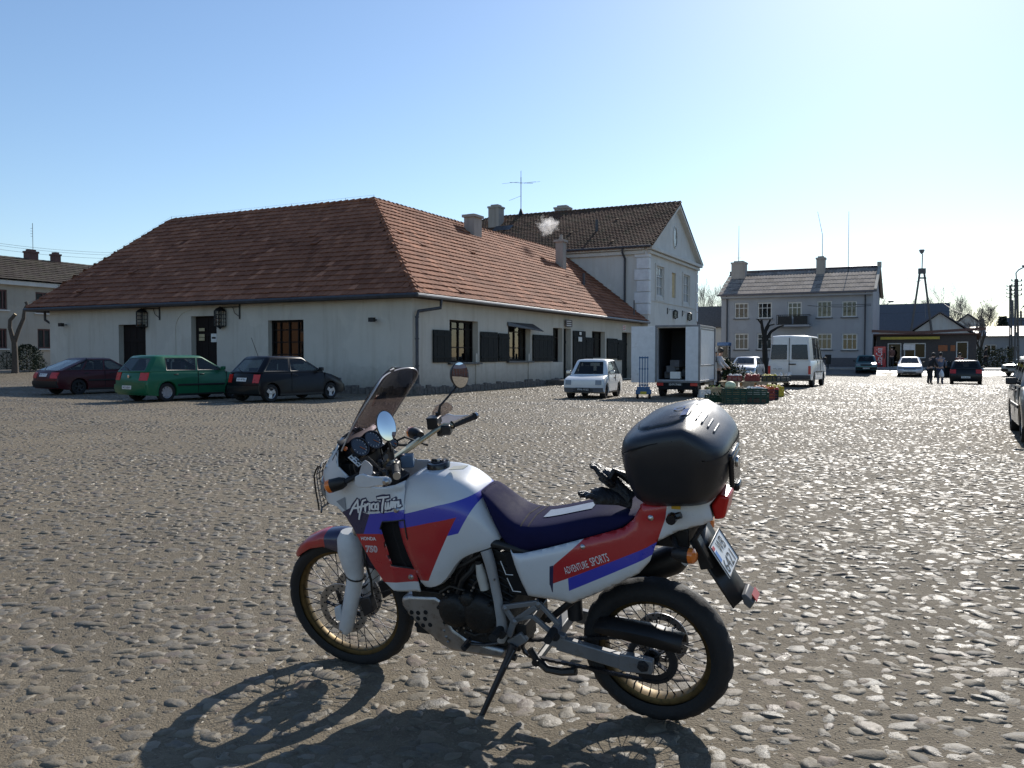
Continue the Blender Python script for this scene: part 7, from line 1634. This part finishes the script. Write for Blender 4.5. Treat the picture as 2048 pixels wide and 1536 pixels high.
# skid plate, engine, frame --------------------------------------------
sk = [q(u, v, .14) for u, v in ((800, 1196), (816, 1191), (870, 1193), (884, 1202), (892, 1220), (894, 1239), (907, 1259), (931, 1276), (975, 1291), (1010, 1301), (1008, 1320), (951, 1312), (902, 1303), (884, 1293), (858, 1271), (831, 1249), (814, 1229), (803, 1212))]
mb = MB(); mb.prism([V((p.x, .14, p.z)) for p in sk], V((0, -.28, 0))); skp = mb.build('skid_plate', MT['alloy'], bike, bevel=.018, seg=3)
mb = MB()
for u, v in ((810, 1224), (823, 1225), (836, 1226), (851, 1225), (823, 1236), (836, 1237), (850, 1238), (833, 1250), (846, 1251), (860, 1250)): mb.lathe([(0, .001), (.0105, .001), (.0115, -.002)], q(u, v, .1412), (0, 1, 0), 12)
mb.build('drilled_hole', MT['dark_void'], skp)
mk('engine_dark', (.014, .014, .014), .5, .3, var=.35, bmp=.3)
mb = MB(); mb.box((.86, 0, .42), (.50, .27, .22)); mb.box((.93, 0, .60), (.22, .22, .30), M.Rotation(R(24), 3, 'Y')); mb.box((.72, 0, .62), (.20, .22, .30), M.Rotation(R(-24), 3, 'Y')); mb.box((.8, 0, .34), (.4, .2, .14))
for k in range(7):
    mb.box((.99 + .018 * k * 0 + k * .0, 0, .52 + .028 * k), (.24, .235, .008), M.Rotation(R(20), 3, 'Y')); mb.box((.72 - .012 * k, 0, .54 + .026 * k), (.22, .24, .008), M.Rotation(R(-24), 3, 'Y'))
eng = mb.build('engine', MT['engine_dark'], bike, bevel=.012)
for u, v, r in ((911, 1220, .082), (963, 1228, .092), (938, 1195, .035)):
    mb = MB(); c = q(u, v, .13); mb.lathe([(0, .038), (r * .55, .038), (r * .85, .030), (r, .012), (r * 1.04, -.03)], c, (0, 1, 0), 26)
    for k in range(6): a = k * math.pi / 3 + .2; mb.lathe([(0, .022), (.008, .020), (.009, 0)], c + V((math.cos(a) * r * .92, .008, math.sin(a) * r * .92)), (0, 1, 0), 8)
    mb.build('engine_cover', MT['engine_dark'], eng)
mb = MB(); mb.tube([q(915, 1190, .12), q(925, 1160, .13), q(945, 1140, .12), q(955, 1120, .10)], .014, 8); mb.tube([q(905, 1200, .1), q(915, 1150, .12), q(930, 1130, .12)], .009, 6); mb.tube([q(940, 1200, .12), q(948, 1170, .13), q(965, 1150, .12)], .007, 6); mb.tube([q(840, 1175, .08), q(870, 1160, .10), q(910, 1155, .1)], .016, 8); mb.build('hose', MT['black_plastic'], bike)
mb = MB(); c = q(960, 1152, .13); mb.tube([q(958, 1126, .13), q(963, 1150, .13), q(970, 1178, .13)], [.016, .024, .022], 12); mb2 = MB(); rb = random.Random(12)
for k in range(26):
    u, v = rb.uniform(885, 1000), rb.uniform(1150, 1285); mb2.lathe([(0, .010), (.006, .009), (.007, 0)], q(u, v, rb.uniform(.125, .15)), (0, 1, 0), 6)
mb2.build('fastener', MT['steel'], eng)
mb2 = MB(); mb2.tube(QL([(880, 1185), (900, 1172), (928, 1180), (952, 1200), (985, 1206)], .135), .007, 6); mb2.tube(QL([(930, 1262), (950, 1270), (985, 1262), (1000, 1240)], .15), .006, 6); mb2.tube(QL([(900, 1140), (930, 1128), (962, 1110)], .14), .008, 6); mb2.build('wiring', MT['black_plastic'], eng)
mk('reservoir', (.50, .49, .45), .4); mb.build('reservoir', MT['reservoir'], bike); mb = MB(); mb.tube([q(957, 1120, .13), q(958, 1127, .13)], .017, 10); mb.build('reservoir_cap', MT['black_plastic'], bike)
mb = MB(); FP = [q(972, 1100, .135), q(980, 1125, .14), q(988, 1160, .14), (q(996, 1200, .145)), q(1003, 1240, .145), q(1006, 1268, .14), q(1004, 1282, .13)]
mb.tube(FP, [.026, .025, .022, .021, .024, .030, .022], 12, flat=.7); mk('frame_silver', (.34, .35, .36), .45, .2, dirt=((.2, .17, .14), 14, .58)); mb.build('frame', MT['frame_silver'], bike)
mb = MB()
for s in (1, -1): mb.tube([V((1.22, s * .06, .92)), V((.95, s * .10, .86)), V((.70, s * .12, .80)), V((.45, s * .12, .76)), V((-.15, s * .10, .93))], .02, 8); mb.tube([V((1.22, s * .05, .88)), V((1.10, s * .08, .50)), V((1.02, s * .10, .28)), V((.62, s * .10, .24))], .018, 8); mb.tube([V((.45, s * .11, .45)), V((.05, s * .11, .80))], .016, 8)
mb.tube([V((.56, -.14, .78)), V((.58, -.14, .30))], .024, 8); mb.beam((.57, -.13, .40), (.57, .13, .40), .05, .05); mb.box((1.24, 0, .95), (.07, .09, .22), M.Rotation(R(-28), 3, 'Y')); mb.box((.52, 0, .66), (.20, .16, .22)); mb.box((.30, 0, .80), (.5, .2, .10)); mb.box((.02, 0, .88), (.4, .18, .08)); mb.build('subframe', MT['black_plastic'], bike, bevel=.006)
mb = MB()
for s in (1, -1):
    mb.box((.555, s * .10, .665), (.12, .06, .20))
mb.build('airbox', MT['dark_void'], bike, bevel=.01)
mb = MB()
for a, b, c, d in (((1001, 1122), (1012, 1149), (1026, 1150), (1012, 1121)), ((1014, 1156), (1026, 1182), (1042, 1184), (1032, 1160))): mb.tube(QL([a, b, c], .155), .0022, 5)
mb.build('trim_wire', MT['white_paint'], bike)
mk('bracket_grey', (.20, .205, .215), .5, .4, dirt=((.15, .13, .11), 12, .55))
mb = MB()
for (a, b, wd) in (((1008, 1214), (1076, 1205), .022), ((1028, 1243), (1073, 1213), .024), ((1009, 1214), (1029, 1246), .022), ((1078, 1206), (1118, 1250), .020), ((1066, 1232), (1104, 1266), .020), ((1028, 1243), (1018, 1272), .028), ((1028, 1240), (1066, 1232), .018)): mb.beam(q(*a, .155), q(*b, .155), .014, wd, up=(0, 1, 0)) if False else mb.beam(q(*a, .155), q(*b, .155), wd, .016, up=(0, 1, 0))
for u, v in ((1011, 1216), (1077, 1208), (1030, 1243)): mb.lathe([(0, .012), (.007, .012), (.009, .006), (.014, .005)], q(u, v, .16), (0, 1, 0), 12)
mb.build('footrest_bracket', MT['bracket_grey'], bike, bevel=.004)
for a, b in (((1108, 1262), (1130, 1252)), ((1001, 1258), (998, 1262))):
    mb = MB(); p = q(*a, .16); mb.tube([p, p + V((-.01, .10, .012))], .018, 10); mb.tube([p + V((.01, 0, -.01)), p + V((-.02, .03, -.01))], .02, 8); mb.build('footrest', MT['rubber'], bike)
mb = MB(); a = q(1000, 1285, .13); b = q(938, 1287, .16); mb.tube([a, q(970, 1290, .15), b], .008, 8); mb.tube([b, b + V((0, .05, 0))], .012, 10); mb.tube([q(925, 1296, .17), q(940, 1278, .17)], .011, 8); mb.build('gear_lever', MT['dark_metal'], bike)
mb = MB(); a0_, a1_ = q(1115, 1284, .125), q(1246, 1323, .125); mb.beam(a0_, a1_, .032, .066, up=(0, 0, 1)); mb.beam(V((a0_.x, -.125, a0_.z)), V((a1_.x - .2, -.125, a1_.z)), .032, .066); mb.beam(q(1100, 1272, .12), q(1130, 1284, .12), .034, .07); mb.beam(V((.42, -.13, .385)), V((.42, .13, .385)), .05, .05)
mb.prism([V((p.x, .145, p.z)) for p in (q(1240, 1305, .13), q(1262, 1308, .13), q(1307, 1320, .13), q(1306, 1347, .13), q(1250, 1341, .13), q(1238, 1336, .13))], V((0, -.035, 0))); sa = mb.build('swingarm', MT['bracket_grey'], bike, bevel=.006); mb = MB(); mb.lathe([(0, .02), (.010, .02), (.011, .012), (.024, .010), (.026, 0)], q(1286, 1332, .145), (0, 1, 0), 6); mb.build('axle_nut', MT['dark_metal'], sa)
sc0 = V((0, .085, .327)); mb = MB(); nt2 = 40; rg = []
for i in range(nt2 * 2): a = math.pi * i / nt2; rr = .108 if i % 2 else .101; rg.append((rr * math.cos(a), rr * math.sin(a)))
inn = [(.076 * math.cos(math.pi * i / nt2), .076 * math.sin(math.pi * i / nt2)) for i in range(nt2 * 2)]
mb.loft([[sc0 + V((x, dy, z)) for x, z in L] for L, dy in ((inn, -.003), (rg, -.003), (rg, .003), (inn, .003), (inn, -.003))], True, False, smooth=False)
for i in range(5): a = i * 1.2566; mb.beam(sc0 + V((.02 * math.cos(a), 0, .02 * math.sin(a))), sc0 + V((.08 * math.cos(a), 0, .08 * math.sin(a))), .006, .02, up=(0, 1, 0))
mb.build('sprocket', MT['dark_metal'], bike)
fs = q(1062, 1296, .085); mb = MB(); R1, R2 = .107, .04; path = []
for i in range(15): a = -math.pi / 2 - .12 - math.pi * i / 14 + math.pi; path.append(sc0 + V((-abs(math.cos(math.pi / 2 - math.pi * i / 14 + 0)) * 0 + R1 * math.cos(R(95) + (R(265) - R(95)) * i / 14), 0, R1 * math.sin(R(95) + (R(265) - R(95)) * i / 14))))
for i in range(9): a = R(265) + (R(455) - R(265)) * i / 8; path.append(fs + V((R2 * math.cos(a), 0, R2 * math.sin(a))))
path.append(path[0]); fine = []
for a, b in zip(path, path[1:]):
    k = max(1, int((b - a).length / .0159)); fine += [a.lerp(b, i / k) for i in range(k)]
for i in range(len(fine)): a, b = fine[i], fine[(i + 1) % len(fine)]; mb.beam(a, b, .018 if i % 2 else .013, .013, up=(0, 0, 1) if abs((b - a).normalized().z) < .9 else (1, 0, 0))
mb.build('chain', MT['dark_metal'], bike)
mb = MB(); A = [q(1196, 1246, .085), q(1225, 1250, .09), q(1265, 1258, .10), q(1310, 1268, .105), q(1368, 1284, .10)]
mb.loft([[p + V((0, y * .05, z * h)) for y, z in ((-1, -1), (-1, .3), (-.6, .9), (0, 1), (.6, .9), (1, .3), (1, -1))] for p, h in zip(A, (.016, .026, .032, .036, .026))], closed=False); mb.build('chain_guard', MT['black_plastic'], bike, solid=.005)
mb = MB(); mb.tube(QL([(1060, 1298), (1072, 1318), (1095, 1338), (1125, 1344), (1152, 1342)], .10), [.016, .017, .018, .018, .02], 8); mb.tube([V((.52, -.12, .24)), V((.52, .12, .24))], .018, 8); mb.build('centre_stand', MT['black_plastic'], bike)
mb = MB(); S0 = q(1028, 1290, .15); S1 = q(956, 1447, .30); mb.tube([S0, S0.lerp(S1, .15), S1], [.024, .016, .012], 10); mb.box(S1 + V((0, 0, .004)), (.06, .05, .012)); mb.tube([q(1030, 1300, .17), q(1012, 1335, .20)], .007, 6); mb.build('side_stand', MT['dark_metal'], bike)
mb = MB(); mb.box(q(1036, 1280, .13), (.09, .03, .05), M.Rotation(R(35), 3, 'Y')); mb.build('side_stand_bracket', MT['bracket_grey'], bike, bevel=.006)
mb = MB(); mb.tube([V((.95, -.16, .45)), V((.6, -.17, .42)), V((.42, -.18, .55)), V((.31, -.15, .66))], .024, 10); mb.tube(QL([(1230, 1166), (1252, 1156), (1350, 1116), (1364, 1110)], -.15), [.035, .062, .066, .05], 18); mb.build('silencer', MT['black_plastic'], bike)
mb = MB(); mb.tube([V((.36, 0, .42)), V((.36, 0, .72))], .035, 10); mb.build('shock_absorber', MT['dark_metal'], bike)
# cockpit: dash, gauges, screen ------------------------------------------
mb = MB(); dzz = [(1.36, 1.00, .165), (1.40, 1.07, .168), (1.42, 1.15, .165), (1.375, 1.215, .16), (1.395, 1.235, .15)]
rows = [[V((x + (.012 if abs(y) > .1 else 0), y, z)) for y in (-yw, -.1, 0, .1, yw)] for x, z, yw in dzz]
mb.loft(rows, closed=False); mb.box((1.42, 0, 1.06), (.1, .26, .12)); mb.build('dashboard', MT['black_plastic'], bike, solid=.006, bevel=.004)
gn = V((-.80, .18, .56)).normalized(); mk('dial_face', (.03, .03, .035), .6)
MT['dial_glass'] = mat('dial_glass', (.02, .022, .028), .06, coat=.6)
for u, v, y, r in ((719, 894, .085, .043), (746, 880, -.03, .043), (787, 886, -.12, .022)):
    c = q(u, v, y); mb = MB(); mb.lathe([(r * .95, .0), (r * 1.0, .008), (r * 1.12, .008), (r * 1.2, -.01), (r * 1.1, -.07)], c, gn, 28); o = mb.build('gauge', MT['black_gloss'], bike)
    mb = MB(); mb.lathe([(0, .002), (r * .97, .002)], c, gn, 24); xg = gn.orthogonal().normalized(); yg = gn.cross(xg)
    for k in range(11): a = -2.2 + 4.4 * k / 10; dd_ = xg * math.cos(a) + yg * math.sin(a); mb.beam(c + gn * .003 + dd_ * r * .72, c + gn * .003 + dd_ * r * .9, .002, .002, m=1)
    mb.beam(c + gn * .004, c + gn * .004 + xg * r * .7, .002, .002, m=2); mb.build('dial', [MT['dial_glass'], MT['plate_white'], MT['lamp_orange']], o)
mb = MB(); c = q(711, 921, .14); bx = M((gn.orthogonal().normalized(), gn.cross(gn.orthogonal().normalized()), gn)).transposed(); ex_ = (q(722, 933, .14) - q(700, 913, .14)).normalized(); ey_ = gn.cross(ex_).normalized(); ez_ = ex_.cross(ey_); B2 = M((ex_, ey_, ez_)).transposed()
mb.box(c, (.066, .034, .003), B2, 0)
for k in range(3):
    for j in range(2): mb.box(c + ex_ * (-.022 + .022 * k) + ey_ * (-.008 + .016 * j) + gn * .002, (.014, .005, .002), B2, 1)
mb.build('sticker', [MT['plate_white'], MT['plate_black']], bike)
mb = MB(); mb.lathe([(0, .012), (.008, .010), (.010, 0)], q(690, 898, .16), gn, 10); mb.build('warning_lamp', MT['lamp_orange'], bike)
SCR = []
for i in range(41):
    t = 1 - (1 - i / 40) ** 2.2; f = max(0, (t - .60) / .40); hw_ = (.184 + .022 * math.sin(min(1, t / .7) * math.pi * .62)) * (1 - min(f, .9995) ** 3.2) ** (1 / 2.6)
    SCR.append((t, 1.408 - .243 * t - .022 * math.sin(math.pi * t) * -.35, 1.222 + .328 * t + .012 * math.sin(math.pi * t), max(hw_, .012), .072 * (hw_ / .2) ** 2 * (1 - .25 * (1 - t))))
mb = MB(); mb.loft([[V((x - sw * abs(k) ** 2.2, hw_ * k, z - .02 * abs(k) ** 2)) for k in np.linspace(-1, 1, 17)] for _, x, z, hw_, sw in SCR], closed=False)
MT['smoked_screen'] = glass('smoked_screen', (.47, .435, .46), .02, .03, .22); scr = mb.build('windscreen', MT['smoked_screen'], bike, solid=.004, ang=70)
mb = MB(); L = []
for s in (1, -1): 
    E_ = [V((x - sw, s * hw_, z - .02)) for _, x, z, hw_, sw in SCR]; L = E_ if s == 1 else L + E_[::-1][1:] if False else L; mb.tube(E_ if s > 0 else E_, .0035, 6)
mb.tube([V((SCR[-1][1], SCR[-1][3] * k, SCR[-1][2] - .01)) for k in (-1, 0, 1)], .0035, 6); mk('screen_edge', (.45, .42, .42), .2, coat=.5); mb.build('edge_trim', MT['screen_edge'], scr)
# headlamps and stone guard --------------------------------------------
for s in (1, -1): mb = MB(); c = V((xnose(.99) - .022, s * .075, .985)); mb.lathe([(0, .026), (.04, .022), (.062, .008), (.068, -.01)], c, (.97, s * .22, -.05), 24); mb.build('headlight', MT['lamp_clear'], bike)
mb = MB()
for k in range(9):
    z = .885 + .028 * k; bx_ = .016 * math.sin(math.pi * (k + .6) / 9.2); mb.tube([V((xnose(z) - .035 + .0, -.165, z)), V((xnose(z) - .0 + bx_ * .6, -.11, z)), V((xnose(z) + .006 + bx_, 0, z)), V((xnose(z) - .0 + bx_ * .6, .11, z)), V((xnose(z) - .035, .165, z))], .0022 if 0 < k < 8 else .005, 5)
for j in range(-5, 6):
    y = .028 * j; mb.tube([V((xnose(.885 + .028 * k) + .006 + .016 * math.sin(math.pi * (k + .6) / 9.2) * (1 - (abs(y) / .2) ** 2) - .6 * y * y, y, .885 + .028 * k)) for k in range(9)], .0022 if abs(j) < 5 else .004, 5)
mb.build('headlight_guard', MT['black_plastic'], bike)
c_ = q(672, 969, .25); dl = (q(655, 972, .27) - q(690, 962, .24)).normalized(); indicator(c_, dl); cR = q(832, 868, -.27); indicator(cR, (.85, -.45, .0))
mb = MB(); 
mb.tube([c_ - dl * .04, c_ - dl * .09 + V((0, -.06, .01))], [.014, .010], 8); mb.tube([cR - V((.03, 0, 0)), cR + V((-.02, .10, -.02))], [.014, .010], 8)
mb.build('indicator_stalk', MT['black_plastic'], bike)
# handlebar -----------------------------------------------------------
GR = [q(950, 832, -.42), q(905, 850, -.30)]; BR = [q(886, 851, -.26), q(868, 863, -.215), q(792, 916, -.05)]
mk('bar_gold', (.50, .44, .30), .3, .9)
barR = [GR[1], BR[0], BR[1], BR[2]]; barL = [mir(p) for p in barR]; mb = MB(); mb.tube(barR + barL[::-1], .0115, 10); mb.tube([q(838, 878, -.15), mir(q(838, 878, -.15))], .009, 8); mb.build('handlebar', MT['bar_gold'], bike)
for f in (lambda p: p, mir):
    mb = MB(); a, b = f(GR[1]), f(GR[0]); mb.tube([a, a.lerp(b, .04), b], [.021, .0165, .0165], 12); mb.tube([b, b.lerp(a, .04)], .019, 12); mb.build('grip', MT['rubber'], bike); mb = MB(); d = (b - a).normalized(); mb.tube([b, b + d * .012], .0165, 12); mb.build('bar_end', MT['steel'], bike)
    mb = MB(); c = f(q(893, 858, -.275)); mb.box(c, (.05, .07, .05), M.Rotation(.3, 3, 'Z')); mb.box(c + V((.03, 0, -.02)), (.03, .05, .03)); mb.build('switch_gear', MT['black_plastic'], bike, bevel=.008)
    mb = MB(); mb.tube([c + V((.03, 0, 0)), f(q(930, 850, -.36) + V((.045, 0, 0))), f(q(948, 838, -.42) + V((.05, 0, 0)))], [.008, .007, .009], 8); mb.build('lever', MT['black_plastic'], bike)
mb = MB(); c = q(868, 846, -.25); mb.box(c, (.055, .06, .052), M.Rotation(.2, 3, 'Z')); mb.box(c + V((0, 0, .028)), (.06, .064, .008), M.Rotation(.2, 3, 'Z')); mb.build('brake_reservoir', MT['black_plastic'], bike, bevel=.005)
mb = MB(); p = st(V((1.27, 0, 1.06))); mb.box(p, (.07, .20, .03)); mb.tube([st(V((1.28, s, 1.06))) for s in (-.09, -.11)], .028, 10); mb.tube([st(V((1.28, s, 1.06))) for s in (.09, .11)], .028, 10)
for s in (.035, -.035): mb.box(st(V((1.20, s, 1.095))), (.05, .03, .06))
mb.lathe([(0, .03), (.016, .03), (.02, 0)], p + V((.02, 0, .015)), (0, 0, 1), 12); mb.build('top_yoke', MT['dark_metal'], bike, bevel=.006)
mb = MB()
for s in (1, -1): mb.tube([V((1.19, s * .16, 1.13)), V((1.30, s * .12, 1.14)), V((1.36, s * .08, 1.06)), V((1.28, s * .06, .95))], .006, 6); mb.tube([V((1.14, s * .20, 1.12)), V((1.24, s * .16, 1.17)), V((1.36, s * .12, 1.12)), V((1.33, s * .10, .96))], .0055, 6)
mb.build('control_cable', MT['black_plastic'], bike)
mb = MB(); mb.box(q(815, 921, -.05), (.06, .05, .06), M.Rotation(.4, 3, 'Z')); mk('relay_blue', (.10, .16, .24), .4); mb.build('ignition_switch', MT['relay_blue'], bike, bevel=.006)
# mirrors
def bmirror(stem, c, wd, ht, nr, lab):
    nr = V(nr).normalized(); mb = MB(); mb.tube(stem, [.010] + [.0055] * (len(stem) - 1), 8); mb.tube([stem[0] - V((0, 0, .03)), stem[0] + V((0, 0, .02))], .014, 8)
    up = (Z3 - nr * nr.z).normalized(); sd = up.cross(nr)
    ring = lambda r, h: [c + nr * h + sd * (wd * r * math.cos(a)) + up * (ht * r * math.sin(a)) for a in [2 * math.pi * i / 32 for i in range(32)]]
    mb.loft([ring(.4, -.026), ring(.85, -.018), ring(1.0, 0), ring(1.0, .005), ring(.95, .006)], True, False); mb.add(ring(.4, -.026), [tuple(range(32))]); o = mb.build('mirror', MT['black_plastic'], bike, ang=50)
    g = MB(); g.loft([[p for p in ring(f_, .0055 + .0045 * (1 - f_ * f_))] for f_ in (.95, .75, .5, .25, .02)], True, False); g.add(ring(.02, .010), [tuple(range(32))], 0, .5, True); m_ = MT.get('mirror_glass') or mat('mirror_glass', (.86, .87, .88), .01, 1., var=0); MT['mirror_glass'] = m_; m_.node_tree.nodes['Principled BSDF'].inputs['Roughness'].default_value = .01
    for l in list(m_.node_tree.links):
        if l.to_socket.name == 'Roughness': m_.node_tree.links.remove(l)
    g.build('mirror_glass', m_, o, ang=80)
bmirror([q(877, 832, -.29), q(880, 812, -.29), q(900, 789, -.34), q(913, 773, -.38)], q(919, 750, -.395), .055, .066, (-.93, .36, .085), 0)
bmirror([q(782, 905, .30), q(780, 890, .32), q(776, 880, .36)], q(772, 852, .40), .041, .064, (-.80, .50, .29), 1)
# hand guards
mk('guard_white', (.60, .61, .63), .4, dirt=((.4, .37, .32), 12, .62))
hgp = [(560, 890), (600, 870), (640, 862), (700, 885), (800, 893), (880, 893), (920, 910), (932, 940), (915, 965), (860, 978), (780, 985), (700, 1002), (590, 1002), (553, 960)]
Z7 = lambda P: [(600 + x / 5.12, 780 + y / 5.12) for x, y in P]
def guard(s):
    o = Z7(hgp); A = []; Bq = []
    for (u, v) in o:
        x_ = q(u, v, .40).x; y = .43 - 1.6 * max(0, x_ - 1.14) ** 1.4; p = q(u, v, y); A.append(p)
    mb = MB(); A = [p if s > 0 else mir(p) for p in A]; mb.prism(A, V((0, -.012 * s, 0))); g = mb.build('hand_guard', MT['guard_white'], bike, bevel=.004)
    mb = MB(); p = q(771, 964, .44); p = p if s > 0 else mir(p); mb.lathe([(0, .010), (.008, .010), (.014, .004), (.016, 0)], p, (0, s, 0), 14); mb.build('bolt', MT['steel'], g)
guard(1); guard(-1)
MT['smoke_plastic'] = glass('smoke_plastic', (.72, .68, .68), .10, .15)
mk('deflector_grey', (.40, .40, .42), .35)
dfp = [(600, 872), (612, 820), (640, 735), (662, 720), (700, 742), (738, 785), (740, 850), (725, 890), (680, 880)]
mb = MB(); P = [q(u, v, .385) for u, v in Z7(dfp)]; mb.prism(P, V((0, -.006, 0))); mb.build('wind_deflector', MT['deflector_grey'], bike, bevel=.002)
dfr = [(1448, 300), (1450, 245), (1490, 180), (1550, 150), (1610, 148), (1655, 175), (1665, 205), (1640, 240), (1570, 290), (1500, 315)]
mb = MB(); P = [q(u, v, -.36) + V((.05, 0, .01)) for u, v in Z7(dfr)]; mb.prism(P, V((0, .006, 0))); mb.build('wind_deflector', MT['smoke_plastic'], bike, bevel=.002)
